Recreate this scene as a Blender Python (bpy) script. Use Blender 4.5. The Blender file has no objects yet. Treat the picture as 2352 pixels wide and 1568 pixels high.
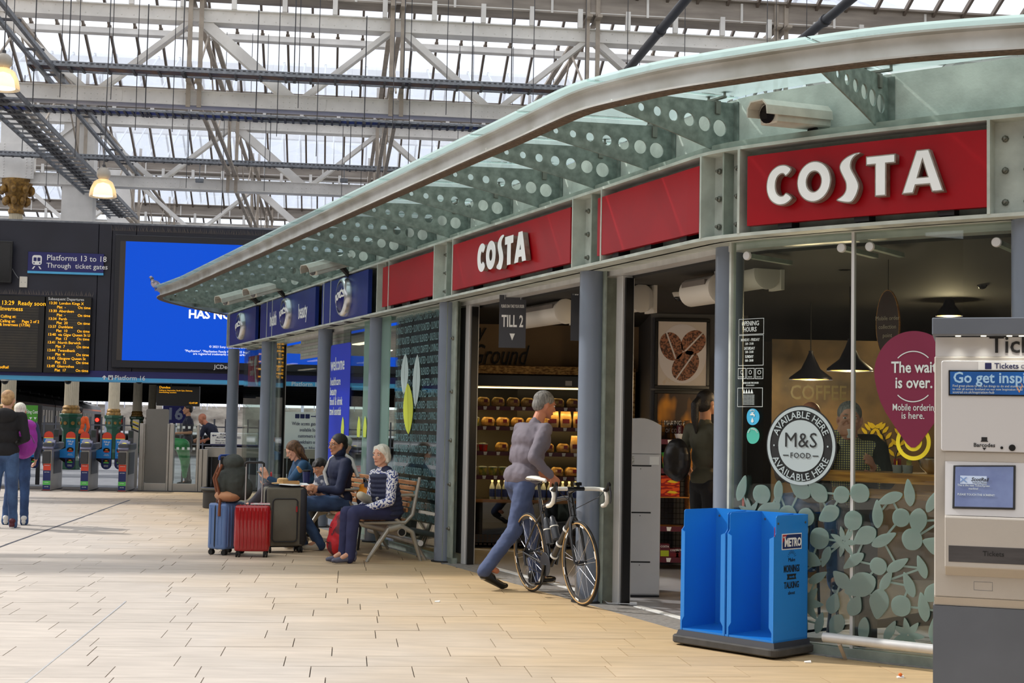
import bpy,bmesh,math,random
from mathutils import Vector,Matrix
random.seed(7)
PI=math.pi
SC=bpy.context.scene
COL=SC.collection
# ---------------------------------------------------------------- camera
H=1.4
PITCH=math.atan(196/3267.0);ROLL=math.radians(1.1);FPX=3267.0
cF=Vector((0,math.cos(PITCH),math.sin(PITCH)))
cU0=Vector((0,-math.sin(PITCH),math.cos(PITCH)))
cR=Vector((math.cos(ROLL),0,0))+cU0*math.sin(ROLL)
cU=cU0*math.cos(ROLL)-Vector((math.sin(ROLL),0,0))
cam_d=bpy.data.cameras.new('camera');cam=bpy.data.objects.new('camera',cam_d);COL.objects.link(cam)
cam_d.lens=50;cam_d.sensor_width=36;cam_d.clip_end=500;cam_d.clip_start=0.1
cam.matrix_world=Matrix(((cR.x,cU.x,-cF.x,0),(cR.y,cU.y,-cF.y,0),(cR.z,cU.z,-cF.z,H),(0,0,0,1)))
SC.camera=cam
# ---------------------------------------------------------------- light
def lin(c):
 c=c/255.0
 return c/12.92 if c<=.04045 else((c+.055)/1.055)**2.4
wd=bpy.data.worlds.new('sky');SC.world=wd;wd.use_nodes=True
wn=wd.node_tree.nodes;wl=wd.node_tree.links
bg=wn['Background'];bg.inputs[1].default_value=1.3
_tc=wn.new('ShaderNodeTexCoord');_nz=wn.new('ShaderNodeTexNoise');_nz.inputs['Scale'].default_value=2.2
_nz.inputs['Detail'].default_value=4
_rp=wn.new('ShaderNodeValToRGB');_rp.color_ramp.elements[0].color=(.93,.95,1.0,1);_rp.color_ramp.elements[1].color=(1.0,1.0,1.0,1)
_rp.color_ramp.elements[0].position=.35;_rp.color_ramp.elements[1].position=.62
wl.new(_tc.outputs['Generated'],_nz.inputs['Vector']);wl.new(_nz.outputs['Fac'],_rp.inputs['Fac']);wl.new(_rp.outputs['Color'],bg.inputs[0])
sun_d=bpy.data.lights.new('sun','SUN');sun=bpy.data.objects.new('sun',sun_d);COL.objects.link(sun)
sun_d.energy=3.1;sun_d.angle=math.radians(1.6);sun_d.color=(1.0,.96,.90)
_sd=Vector((.69,-.24,-.68)).normalized()
sun.rotation_euler=_sd.to_track_quat('-Z','Y').to_euler();sun.location=(-20,6,30)
vs=SC.view_settings;vs.view_transform='Standard';vs.look='None';vs.gamma=1;vs.use_curve_mapping=False
vs.exposure=0.0
SC.cycles.max_bounces=7;SC.cycles.transparent_max_bounces=16;SC.cycles.diffuse_bounces=3
SC.cycles.glossy_bounces=3;SC.cycles.sample_clamp_indirect=4.0
# ---------------------------------------------------------------- measuring helpers (all give real 3-D places)
def ray(px,py):
 return cF*FPX+cR*(px-1176)-cU*(py-784)
def G(px,py,z=0.0):
 d=ray(px,py);return Vector((0,0,H))+d*((z-H)/d.z)
def PY(px,py,y):
 d=ray(px,py);return Vector((0,0,H))+d*(y/d.y)
# ---------------------------------------------------------------- materials
MATS={}
def mat(name,rgb=(128,128,128),rough=.6,metal=0.0,var=0.0,scale=6.0,rgb2=None,emit=0.0,bump=0.0,bscale=60.0,spec=.5,coat=0.0,stretch=(1,1,1),coords='Object',detail=5.0,lo=.35,hi=.65):
 if name in MATS:return MATS[name]
 m=bpy.data.materials.new(name);m.use_nodes=True;MATS[name]=m
 nt=m.node_tree;b=nt.nodes['Principled BSDF'];L=nt.links
 c=tuple(lin(v)for v in rgb)+(1,)
 b.inputs['Base Color'].default_value=c;b.inputs['Roughness'].default_value=rough;b.inputs['Metallic'].default_value=metal
 b.inputs['Specular IOR Level'].default_value=spec;b.inputs['Coat Weight'].default_value=coat
 if var or rgb2 or bump:
  tc=nt.nodes.new('ShaderNodeTexCoord');mp=nt.nodes.new('ShaderNodeMapping');mp.inputs['Scale'].default_value=stretch
  L.new(tc.outputs[coords],mp.inputs['Vector'])
 if var or rgb2:
  nz=nt.nodes.new('ShaderNodeTexNoise');nz.inputs['Scale'].default_value=scale;nz.inputs['Detail'].default_value=detail
  L.new(mp.outputs[0],nz.inputs['Vector'])
  rp=nt.nodes.new('ShaderNodeValToRGB');e=rp.color_ramp.elements;e[0].position=lo;e[1].position=hi
  if rgb2:c2=tuple(lin(v)for v in rgb2)+(1,);e[0].color=c2;e[1].color=c
  else:e[0].color=tuple(v*(1-var)for v in c[:3])+(1,);e[1].color=tuple(min(1,v*(1+var))for v in c[:3])+(1,)
  L.new(nz.outputs['Fac'],rp.inputs['Fac']);L.new(rp.outputs['Color'],b.inputs['Base Color'])
 if bump:
  n2=nt.nodes.new('ShaderNodeTexNoise');n2.inputs['Scale'].default_value=bscale;n2.inputs['Detail'].default_value=3
  L.new(mp.outputs[0],n2.inputs['Vector']);bp=nt.nodes.new('ShaderNodeBump');bp.inputs['Strength'].default_value=bump;bp.inputs['Distance'].default_value=.01
  L.new(n2.outputs['Fac'],bp.inputs['Height']);L.new(bp.outputs[0],b.inputs['Normal'])
 if emit:
  b.inputs['Emission Color'].default_value=c;b.inputs['Emission Strength'].default_value=emit
 return m
def glass(name,tint=(235,245,242),refl=1.0,rough=0.0,milk=0.0,milk_rgb=(205,225,220)):
 if name in MATS:return MATS[name]
 m=bpy.data.materials.new(name);m.use_nodes=True;MATS[name]=m
 nt=m.node_tree;L=nt.links
 for n in list(nt.nodes):nt.nodes.remove(n)
 out=nt.nodes.new('ShaderNodeOutputMaterial');tr=nt.nodes.new('ShaderNodeBsdfTransparent');gl=nt.nodes.new('ShaderNodeBsdfGlossy')
 tr.inputs[0].default_value=tuple(lin(v)for v in tint)+(1,);gl.inputs['Roughness'].default_value=rough
 gl.inputs[0].default_value=(refl,refl,refl,1)
 lw=nt.nodes.new('ShaderNodeLayerWeight');lw.inputs[0].default_value=.5
 pw=nt.nodes.new('ShaderNodeMath');pw.operation='POWER';pw.inputs[1].default_value=4.5;L.new(lw.outputs['Facing'],pw.inputs[0])
 fr=nt.nodes.new('ShaderNodeMath');fr.operation='MULTIPLY_ADD';fr.inputs[1].default_value=.9;fr.inputs[2].default_value=.04;L.new(pw.outputs[0],fr.inputs[0])
 mx=nt.nodes.new('ShaderNodeMixShader');L.new(fr.outputs[0],mx.inputs[0]);L.new(gl.outputs[0],mx.inputs[2])
 if milk:
  fr.inputs[1].default_value=.5
  df=nt.nodes.new('ShaderNodeBsdfDiffuse');df.inputs[0].default_value=tuple(lin(v)for v in milk_rgb)+(1,)
  tl=nt.nodes.new('ShaderNodeBsdfTranslucent');tl.inputs[0].default_value=tuple(lin(v)for v in milk_rgb)+(1,)
  m0=nt.nodes.new('ShaderNodeMixShader');m0.inputs[0].default_value=.7;L.new(df.outputs[0],m0.inputs[1]);L.new(tl.outputs[0],m0.inputs[2])
  m1=nt.nodes.new('ShaderNodeMixShader');m1.inputs[0].default_value=milk;L.new(tr.outputs[0],m1.inputs[1]);L.new(m0.outputs[0],m1.inputs[2])
  L.new(m1.outputs[0],mx.inputs[1])
 else:L.new(tr.outputs[0],mx.inputs[1])
 L.new(mx.outputs[0],out.inputs[0]);return m
# ---------------------------------------------------------------- objects
def tag(o,label=None,cat=None,group=None,kind=None):
 if label:o['label']=label
 if cat:o['category']=cat
 if group:o['group']=group
 if kind:o['kind']=kind
 return o
def thing(name,label,cat,loc=(0,0,0),rz=0.0,group=None,kind=None):
 o=bpy.data.objects.new(name,None);COL.objects.link(o);o.location=loc;o.rotation_euler=(0,0,rz);o.empty_display_size=.1
 return tag(o,label,cat,group,kind)
def link(name,me,m,parent=None,label=None):
 o=bpy.data.objects.new(name,me);COL.objects.link(o)
 if m is not None:
  ml=m if isinstance(m,(list,tuple))else[m]
  if len(me.materials):me.materials.clear()
  for x in ml:me.materials.append(x)
 if parent is not None:o.parent=parent
 if label:o['label']=label
 return o
def inst(name,me,parent,loc=(0,0,0),rot=(0,0,0),scale=(1,1,1)):
 o=bpy.data.objects.new(name,me);COL.objects.link(o);o.parent=parent;o.location=loc;o.rotation_euler=rot;o.scale=scale
 return o
def copy_tree(o,parent=None):
 c=o.copy();COL.objects.link(c);c.parent=parent
 for ch in list(o.children):copy_tree(ch,c)
 return c
class MB:
 def __init__(s):s.v=[];s.f=[];s.m=[];s.cur=0
 def add(s,vs,fs):
  n=len(s.v);s.v+=[tuple(v)for v in vs];s.f+=[tuple(i+n for i in f)for f in fs];s.m+=[s.cur]*len(fs);return s
 def box(s,x0,x1,y0,y1,z0,z1):
  return s.add([(x0,y0,z0),(x1,y0,z0),(x1,y1,z0),(x0,y1,z0),(x0,y0,z1),(x1,y0,z1),(x1,y1,z1),(x0,y1,z1)],
[(0,3,2,1),(4,5,6,7),(0,1,5,4),(1,2,6,5),(2,3,7,6),(3,0,4,7)])
 def beam(s,a,b,w,h,up=(0,0,1)):
  a=Vector(a);b=Vector(b);d=(b-a).normalized();up=Vector(up)
  x=d.cross(up)
  if x.length<1e-4:x=d.cross(Vector((1,0,0)))
  x.normalize();y=x.cross(d).normalized();x=x*w/2;y=y*h/2
  vs_=[a-x-y,a+x-y,a+x+y,a-x+y,b-x-y,b+x-y,b+x+y,b-x+y]
  return s.add(vs_,[(0,3,2,1),(4,5,6,7),(0,1,5,4),(1,2,6,5),(2,3,7,6),(3,0,4,7)][::1])
 def tube(s,path,r,n=8,cap=True,squash=None):
  P=[Vector(p)for p in path];k=len(P);R=r if isinstance(r,(list,tuple))else[r]*k
  vs_=[];prev=None
  for i,p in enumerate(P):
   d=(P[min(i+1,k-1)]-P[max(i-1,0)])
   if d.length<1e-9:d=Vector((0,0,1))
   d.normalize()
   if prev is None:
    x=d.cross(Vector((0,0,1)))
    if x.length<.05:x=d.cross(Vector((0,1,0)))
    x.normalize()
   else:x=(prev-d*prev.dot(d)).normalized()
   prev=x;y=d.cross(x)
   for j in range(n):
    a=2*PI*j/n;vs_.append(p+x*(math.cos(a)*R[i])+y*(math.sin(a)*R[i]))
  fs=[(i*n+j,i*n+(j+1)%n,(i+1)*n+(j+1)%n,(i+1)*n+j)for i in range(k-1)for j in range(n)]
  if cap:fs+=[tuple(range(n-1,-1,-1)),tuple((k-1)*n+j for j in range(n))]
  return s.add(vs_,fs)
 def cyl(s,a,b,r,r2=None,n=16):return s.tube([a,b],[r,r if r2 is None else r2],n)
 def lathe(s,prof,n=24,c=(0,0,0),axis='z',cap=True):
  vs_=[];k=len(prof)
  for(r,z)in prof:
   for j in range(n):
    a=2*PI*j/n;p=(r*math.cos(a),r*math.sin(a),z)
    if axis=='y':p=(p[0],p[2],-p[1])
    if axis=='x':p=(p[2],p[0],p[1])
    vs_.append((p[0]+c[0],p[1]+c[1],p[2]+c[2]))
  fs=[(i*n+j,i*n+(j+1)%n,(i+1)*n+(j+1)%n,(i+1)*n+j)for i in range(k-1)for j in range(n)]
  if cap:fs+=[tuple(range(n-1,-1,-1)),tuple((k-1)*n+j for j in range(n))]
  return s.add(vs_,fs)
 def sph(s,c,r,nu=12,nv=8,M=None):
  if not isinstance(r,(tuple,list)):r=(r,r,r)
  pr=[(math.sin(PI*i/nv),-math.cos(PI*i/nv))for i in range(nv+1)]
  vs_=[(0,0,-1)]+[(q*math.cos(2*PI*j/nu),q*math.sin(2*PI*j/nu),z)for q,z in pr[1:-1]for j in range(nu)]+[(0,0,1)]
  out=[]
  for v in vs_:
   v=Vector((v[0]*r[0],v[1]*r[1],v[2]*r[2]))
   if M is not None:v=M@v
   out.append((v.x+c[0],v.y+c[1],v.z+c[2]))
  T=len(vs_)-1
  fs=[(0,1+(j+1)%nu,1+j)for j in range(nu)]
  for i in range(nv-2):
   for j in range(nu):fs.append((1+i*nu+j,1+i*nu+(j+1)%nu,1+(i+1)*nu+(j+1)%nu,1+(i+1)*nu+j))
  fs+=[(T,1+(nv-2)*nu+j,1+(nv-2)*nu+(j+1)%nu)for j in range(nu)]
  return s.add(out,fs)
 def prism(s,poly,y0,y1):
  """polygon in the XZ plane extruded along Y"""
  n=len(poly)
  return s.add([(p[0],y0,p[1])for p in poly]+[(p[0],y1,p[1])for p in poly],
[tuple(range(n)),tuple(range(2*n-1,n-1,-1))]+[(j,j+n,(j+1)%n+n,(j+1)%n)for j in range(n)])
 def prismz(s,poly,z0,z1):
  n=len(poly)
  return s.add([(p[0],p[1],z0)for p in poly]+[(p[0],p[1],z1)for p in poly],
[tuple(range(n-1,-1,-1)),tuple(range(n,2*n))]+[(j,(j+1)%n,(j+1)%n+n,j+n)for j in range(n)])
 def quad(s,a,b,c,d):return s.add([a,b,c,d],[(0,1,2,3)])
 def mesh(s,name='m',smooth=None,bevel=0,seg=1,fix=True):
  me=bpy.data.meshes.new(name);me.from_pydata(s.v,[],s.f)
  if any(s.m):me.polygons.foreach_set('material_index',s.m)
  if fix or bevel or smooth is not None:
   bm=bmesh.new();bm.from_mesh(me)
   if fix:bmesh.ops.recalc_face_normals(bm,faces=bm.faces)
   if bevel:
    ed=[e for e in bm.edges if len(e.link_faces)==2 and e.calc_face_angle(0)>.5]
    bmesh.ops.bevel(bm,geom=ed,offset=bevel,segments=seg,profile=.6,affect='EDGES',clamp_overlap=True)
   if smooth is not None:
    lim=math.radians(smooth)
    for f in bm.faces:f.smooth=True
    for e in bm.edges:
     if len(e.link_faces)!=2 or e.calc_face_angle(0)>lim:e.smooth=False
   bm.to_mesh(me);bm.free()
  return me
 def build(s,name,m,parent=None,smooth=None,bevel=0,seg=1,label=None,wmap=None,fix=True):
  if wmap:s.v=[wmap(v)for v in s.v]
  if parent is not None and wmap and wmap is not _idn:
   L=parent.location;s.v=[(v[0]-L[0],v[1]-L[1],v[2]-L[2])for v in s.v]
  return link(name,s.mesh(name,smooth,bevel,seg,fix),m,parent,label)
def _idn(v):return v
def wid(v):return v
def curve_mesh(loops,ext=0.0,bev=0.0,res=1,off=0.0):
 """closed 2-D loops in XY (holes allowed), filled and extruded along Z by +-ext"""
 cu=bpy.data.curves.new('outline','CURVE');cu.dimensions='2D';cu.fill_mode='BOTH';cu.extrude=ext;cu.bevel_depth=bev;cu.resolution_u=res;cu.offset=off
 for lp in loops:
  sp=cu.splines.new('POLY');sp.points.add(len(lp)-1)
  for i,p in enumerate(lp):sp.points[i].co=(p[0],p[1],0,1)
  sp.use_cyclic_u=True
 o=bpy.data.objects.new('outline',cu);me=bpy.data.meshes.new_from_object(o)
 bpy.data.objects.remove(o);bpy.data.curves.remove(cu);return me
def text_mesh(t,size,bold=0.0,ext=0.0,align='CENTER',sx=1.0,space=1.0,shear=0.0,line=1.0,res=2):
 cu=bpy.data.curves.new('text','FONT');cu.body=t;cu.size=size;cu.offset=bold*size;cu.extrude=ext
 cu.align_x=align;cu.space_character=space;cu.shear=shear;cu.resolution_u=res;cu.space_line=line
 o=bpy.data.objects.new('text',cu);me=bpy.data.meshes.new_from_object(o)
 bpy.data.objects.remove(o);bpy.data.curves.remove(cu)
 if sx!=1.0:
  for v in me.vertices:v.co.x*=sx
 return me
def stand(me,x=0,y=0,z=0,fn=None,rot=0.0):
 """turn an XY-plane mesh upright: X right, Z up, facing -Y, then move / map"""
 c,s_=math.cos(rot),math.sin(rot)
 for v in me.vertices:
  a,b,e=v.co
  a,b=a*c-b*s_,a*s_+b*c
  p=(x+a,y-e,z+b);v.co=fn(p)if fn else p
 return me
def text(name,t,size,m,parent,x=0,y=0,z=0,bold=0.0,align='CENTER',sx=1.0,ext=.0008,space=1.0,shear=0.0,fn=None,line=1.0,rot=0.0,label=None,res=2):
 me=text_mesh(t,size,bold,ext,align,sx,space,shear,line,res);stand(me,x,y,z,fn,rot)
 return link(name,me,m,parent,label)
def circ(cx_,cy_,rx,ry=None,n=32,a0=0.0,a1=2*PI):
 ry=rx if ry is None else ry;full=abs(a1-a0-2*PI)<1e-6
 return[(cx_+rx*math.cos(a0+(a1-a0)*i/(n if full else n-1)),cy_+ry*math.sin(a0+(a1-a0)*i/(n if full else n-1)))for i in range(n)]
def rrect(x0,x1,y0,y1,r,n=5):
 o=[]
 for cx_,cy_,a in((x1-r,y1-r,0),(x0+r,y1-r,90),(x0+r,y0+r,180),(x1-r,y0+r,270)):
  o+=[(cx_+r*math.cos(math.radians(a+90*i/n)),cy_+r*math.sin(math.radians(a+90*i/n)))for i in range(n+1)]
 return o
def catmull(P,n=8,closed=False):
 out=[];k=len(P);P=[Vector(p)for p in P]
 rng=range(k)if closed else range(k-1)
 for i in rng:
  p0=P[(i-1)%k]if closed or i>0 else P[i]*2-P[i+1];p1=P[i];p2=P[(i+1)%k]
  p3=P[(i+2)%k]if closed or i<k-2 else p2*2-p1
  for j in range(n):
   t=j/n
   out.append(.5*((2*p1)+(p2-p0)*t+(2*p0-5*p1+4*p2-p3)*t*t+(3*p1-p0-3*p2+p3)*t**3))
 if not closed:out.append(P[-1])
 return out
# ---------------------------------------------------------------- frames of the place
A7=math.radians(7.0)
e1=Vector((math.cos(A7),math.sin(A7),0));e2=Vector((-math.sin(A7),math.cos(A7),0))
def S(u,v,z=0.0):return e1*u+e2*v+Vector((0,0,z))
def SV(px,py,v):
 """place on the station plane v = const seen at a pixel of the photograph: (u, z)"""
 d=ray(px,py);t=v/d.dot(e2);p=Vector((0,0,H))+d*t;return p.dot(e1),p.z
# shopfront line: straight, then a rounded corner to the right
_P=[(-4.95,24.69)];_T=[];DS=.05
def _head(s):
 if s<16.2:return-67.65
 if s<16.65:return-67.65+(s-16.2)/.45*25
 return-42.65+min(18,(s-16.65)*5.6)
for i in range(520):
 a=math.radians(_head(i*DS));_T.append((math.cos(a),math.sin(a)));_P.append((_P[-1][0]+_T[-1][0]*DS,_P[-1][1]+_T[-1][1]*DS))
def FC(s):
 if s<0:i=0
 else:i=min(int(s/DS),518)
 t=_T[i];r=s-i*DS;x=_P[i][0]+t[0]*r;y=_P[i][1]+t[1]*r
 j=min(i+1,519);w=min(max(r/DS,0),1);tx=t[0]*(1-w)+_T[j][0]*w;ty=t[1]*(1-w)+_T[j][1]*w;l=math.hypot(tx,ty)
 return x,y,tx/l,ty/l
def FW(v):
 """(s along the shopfront, y = depth behind it, z) -> world"""
 x,y,tx,ty=FC(v[0]);return(x-ty*v[1],y+tx*v[1],v[2])
def proj(p):
 d=Vector(p)-Vector((0,0,H));z=d.dot(cF);return 1176+FPX*d.dot(cR)/z,784-FPX*d.dot(cU)/z
def FS(px,py,y=0.0,lo=-1.0,hi=19.5):
 """(s, z) on the surface y behind the shopfront, for a pixel of the photograph"""
 best=(1e9,0)
 n=600
 for i in range(n+1):
  s=lo+(hi-lo)*i/n;w=FW((s,y,H));q=proj(w)
# compare in the direction of the ray's plan
  d=ray(px,py);k=abs(w[0]*d.y-w[1]*d.x)/math.hypot(w[0],w[1])
  if w[1]>0 and k<best[0]:best=(k,s)
 s=best[1];st=(hi-lo)/n
 for _ in range(18):
  st*=.6
  for q in(s-st,s+st):
   w=FW((q,y,H));d=ray(px,py);k=abs(w[0]*d.y-w[1]*d.x)/math.hypot(w[0],w[1])
   if k<best[0]:best=(k,q);s=q
 w=FW((s,y,H));d=ray(px,py);return s,H+d.z*math.hypot(w[0],w[1])/math.hypot(d.x,d.y)
def Fang(s):x,y,tx,ty=FC(s);return math.atan2(ty,tx)
# ---------------------------------------------------------------- shared materials
M_green=mat('sage_green_paint',(186,192,185),.5,var=.16,scale=5,bump=.15)
M_greend=mat('sage_green_dull_paint',(152,162,153),.6,var=.2,scale=9,rgb2=(132,142,133))
M_col=mat('slate_blue_gloss_paint',(118,128,144),.32,var=.05,scale=3,coat=.3)
M_steel=mat('brushed_steel',(206,206,206),.36,.25,var=.08,scale=8,stretch=(1,1,.1))
M_chrome=mat('polished_steel',(215,215,218),.18,1.0)
M_gutter=mat('weathered_zinc',(198,198,195),.38,.4,var=.08,scale=2.5,rgb2=(168,165,156))
M_dark=mat('near_black',(26,26,28),.6)
M_black=mat('black_gloss',(12,12,14),.3)
M_rubber=mat('black_rubber',(22,22,23),.75)
M_bolt=mat('bolt_steel',(120,120,112),.4,.7)
M_white=mat('white_print',(238,240,240),.5)
M_glass=glass('shop_glass',(242,248,245))
M_gglass=glass('canopy_glass',(236,248,247),milk=.86,milk_rgb=(232,250,250));M_gclear=glass('canopy_glass_edge',(244,252,250),refl=.3)
M_frost=glass('frosted_film',(150,175,168),milk=.7,milk_rgb=(200,222,217))
M_frost2=glass('pale_frosted_film',(190,215,210),milk=.85,milk_rgb=(196,224,216))
M_red=mat('sign_red',(156,2,18),.35,var=.06,scale=2,spec=.25)
M_blue=mat('sign_blue',(26,44,118),.35,var=.1,scale=3,spec=.3)
M_navyink=mat('navy_print',(30,34,88),.5)
M_blackink=mat('black_print',(20,20,22),.55)
# ---------------------------------------------------------------- floor
M_mortar=mat('floor_joint',(92,84,76),.9)
def tile_mat():
 m=mat('sandstone_paving',(205,190,170),.62);nt=m.node_tree;L=nt.links;b=nt.nodes['Principled BSDF']
 g=nt.nodes.new('ShaderNodeNewGeometry');sp=nt.nodes.new('ShaderNodeSeparateXYZ');L.new(g.outputs['Position'],sp.inputs[0])
# golden, less worn stone along the shopfront: distance behind the shop line
 a=nt.nodes.new('ShaderNodeMath');a.operation='MULTIPLY';a.inputs[1].default_value=.9249;L.new(sp.outputs[0],a.inputs[0])
 c=nt.nodes.new('ShaderNodeMath');c.operation='MULTIPLY_ADD';c.inputs[1].default_value=.3803;L.new(sp.outputs[1],c.inputs[0]);L.new(a.outputs[0],c.inputs[2])
 nz=nt.nodes.new('ShaderNodeTexNoise');nz.inputs['Scale'].default_value=.9;nz.inputs['Detail'].default_value=3;L.new(g.outputs['Position'],nz.inputs['Vector'])
 c2=nt.nodes.new('ShaderNodeMath');c2.operation='MULTIPLY_ADD';c2.inputs[1].default_value=1.6;L.new(nz.outputs['Fac'],c2.inputs[0]);L.new(c.outputs[0],c2.inputs[2])
 mr=nt.nodes.new('ShaderNodeMapRange');mr.inputs['From Min'].default_value=2.6;mr.inputs['From Max'].default_value=5.4;L.new(c2.outputs[0],mr.inputs['Value'])
 r=nt.nodes.new('ShaderNodeMix');r.data_type='RGBA';r.inputs[6].default_value=tuple(lin(v)for v in(196,186,176))+(1,);r.inputs[7].default_value=tuple(lin(v)for v in(196,168,128))+(1,)
 L.new(mr.outputs[0],r.inputs[0])
 oi=nt.nodes.new('ShaderNodeTexNoise');oi.inputs['Scale'].default_value=7;oi.inputs['Detail'].default_value=6
 mp=nt.nodes.new('ShaderNodeMapping');mp.inputs['Scale'].default_value=(.35,1.6,1);L.new(g.outputs['Position'],mp.inputs[0]);L.new(mp.outputs[0],oi.inputs['Vector'])
 mu=nt.nodes.new('ShaderNodeMapRange');mu.inputs['From Min'].default_value=.25;mu.inputs['From Max'].default_value=.75;mu.inputs['To Min'].default_value=.84;mu.inputs['To Max'].default_value=1.1;L.new(oi.outputs['Fac'],mu.inputs['Value'])
 ri=nt.nodes.new('ShaderNodeObjectInfo');m4=nt.nodes.new('ShaderNodeMapRange');m4.inputs['To Min'].default_value=.93;m4.inputs['To Max'].default_value=1.06;L.new(ri.outputs['Random'],m4.inputs['Value'])
 m5=nt.nodes.new('ShaderNodeMath');m5.operation='MULTIPLY';L.new(mu.outputs[0],m5.inputs[0]);L.new(m4.outputs[0],m5.inputs[1])
 hs=nt.nodes.new('ShaderNodeVectorMath');hs.operation='SCALE';L.new(r.outputs[2],hs.inputs[0]);L.new(m5.outputs[0],hs.inputs['Scale']);L.new(hs.outputs[0],b.inputs['Base Color'])
 return m
M_tile=tile_mat()
floor=thing('floor','sandstone paved concourse floor',None,kind='structure')
fb=MB();fb.box(-34,34,-16,29.4,-.2,-.012);fb.build('floor_bed',M_mortar,floor)
TH=math.radians(6.5);g1=Vector((math.cos(TH),math.sin(TH),0));g2=Vector((-math.sin(TH),math.cos(TH),0))
r0=G(1000,1485.5).dot(g2)
def clip(poly,n,c):
 out=[]
 for i in range(len(poly)):
  a=poly[i];b=poly[(i+1)%len(poly)];da=a.x*n[0]+a.y*n[1]-c;db=b.x*n[0]+b.y*n[1]-c
  if da>=0:out.append(a)
  if(da>=0)!=(db>=0):out.append(a+(b-a)*(da/(da-db)))
 return out
def area(p):return abs(sum(p[i].x*p[(i+1)%len(p)].y-p[(i+1)%len(p)].x*p[i].y for i in range(len(p))))/2
def inside_front(c):
 """nearest shopfront s for plan point"""
 best=min(range(0,518,2),key=lambda i:(_P[i][0]-c.x)**2+(_P[i][1]-c.y)**2);return best
tiles=[];rnd=random.Random(3);RW=.36
k=-26
while True:
 v0=r0+k*RW;k+=1
 if v0>29.0:break
 c=-14.0+rnd.random()*.7 if v0>3 else-8+rnd.random()
 u_end=8.0 if v0<12 else 4.0
 while c<u_end:
  w=rnd.choice((.48,.58,.62,.66,.72,.78,.9));gp=.003
  P4=[g1*(c+gp)+g2*(v0+gp*.6),g1*(c+w-gp)+g2*(v0+gp*.6),g1*(c+w-gp)+g2*(v0+RW-gp*.6),g1*(c+gp)+g2*(v0+RW-gp*.6)]
  c+=w;m=sum(P4,Vector())/4
  if m.y<27.9+0*m.x and m.x>-13.5:
   i=inside_front(m);t=_T[min(i,518)];n=(t[1],-t[0]);off=n[0]*_P[i][0]+n[1]*_P[i][1]-.13
   poly=clip(P4,n,off)if i>2 else P4
   if i<=2 and(m-Vector((_P[0][0],_P[0][1],0))).dot(Vector((_T[0][0],_T[0][1],0)))>-.3 and(m.x*n[0]+m.y*n[1])<off:continue
   if len(poly)>2 and area(poly)>.004:tiles.append(poly)
def tile_px(p):
 m=sum(p,Vector())/len(p)
 if m.y<5:return 0
 q=[proj(a)for a in p];xs=[a[0]for a in q];ys=[a[1]for a in q]
 if max(xs)<-40 or min(xs)>2400 or min(ys)>1620 or(min(xs)>2150):return 0
 A=abs(sum(q[i][0]*q[(i+1)%len(q)][1]-q[(i+1)%len(q)][0]*q[i][1]for i in range(len(q))))/2
 return A
tiles.sort(key=tile_px,reverse=True)
rest=MB()
for i,p in enumerate(tiles):
 dz=rnd.uniform(-.0012,.0008)
 def put(mb,o):
  n=len(p);mb.add([(a.x-o.x,a.y-o.y,dz)for a in p]+[(a.x-o.x,a.y-o.y,-.014)for a in p],[tuple(range(n))]+[(j+n,(j+1)%n+n,(j+1)%n,j)for j in range(n)])
 if i<300:
  c=sum(p,Vector())/len(p);mb=MB();put(mb,c);o=mb.build('paving_slab',M_tile,floor,fix=False);o.location=(c.x,c.y,0)
 else:put(rest,Vector())
o=rest.build('paving_slabs_beyond',M_tile,floor,fix=False);o['kind']='stuff'
# plain paving outside the picture
side=MB();side.box(-34,-13.6,-16,29.4,-.012,-.002);side.box(-13.6,34,-16,-1,-.012,-.002);side.build('paving_outside',M_tile,floor)
# drainage joint and thin steel strip let into the paving
M_joint=mat('dark_joint_filler',(70,72,82),.8)
dj=MB();a=G(-20,1263,0);b=G(298,1148,0);dj.beam(a+Vector((0,0,-.001)),b+Vector((0,0,-.001)),.03,.006);dj.build('movement_joint',M_joint,floor)
st=MB();a=G(59,1568,0);b=G(289,1381,0);st.beam(a,b,.011,.006);st.build('steel_joint_strip',M_steel,floor)
# grey granite margin and shop floor
M_granite=mat('grey_granite_margin',(150,146,142),.6,var=.18,scale=25,rgb2=(120,117,114))
M_vinyl=mat('grey_shop_floor',(142,142,146),.35,var=.08,scale=4)
def band(s0,s1,y0,y1,z0,z1,n=None):
 n=n or max(2,int((s1-s0)/.15));mb=MB()
 for i in range(n):
  a=s0+(s1-s0)*i/n;b=s0+(s1-s0)*(i+1)/n;
  k0=len(mb.v);mb.v+=[(a,y0,z0),(a,y1,z0),(a,y1,z1),(a,y0,z1)]
  if i==n-1:mb.v+=[(b,y0,z0),(b,y1,z0),(b,y1,z1),(b,y0,z1)]
 for i in range(n):
  k0=i*4;k1=k0+4
  for j in range(4):mb.f.append((k0+j,k0+(j+1)%4,k1+(j+1)%4,k1+j));mb.m.append(0)
 mb.f+=[(3,2,1,0),(n*4,n*4+1,n*4+2,n*4+3)];mb.m+=[0,0]
 return mb
o=band(-.3,23,.132,.44,-.2,0.0,160).build('trim_1',M_granite,wmap=FW);tag(o,'grey granite margin under the shopfront',None,kind='structure')
o=band(-.3,23,.44,7.0,-.2,.004,160)
sf=o.build('floor_shop',M_vinyl,wmap=FW,fix=True);tag(sf,'grey vinyl floor inside the shops',None,kind='structure')
mb=band(11.5,14.4,.43,.50,-.05,.007,12);mb2=band(14.6,16.1,.43,.50,-.05,.007,6);mb.add(mb2.v,mb2.f)
o=mb.build('trim_2',mat('white_threshold',(235,235,232),.5,var=.08,scale=20),wmap=FW);tag(o,'white painted threshold strip',None,kind='structure')
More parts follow.
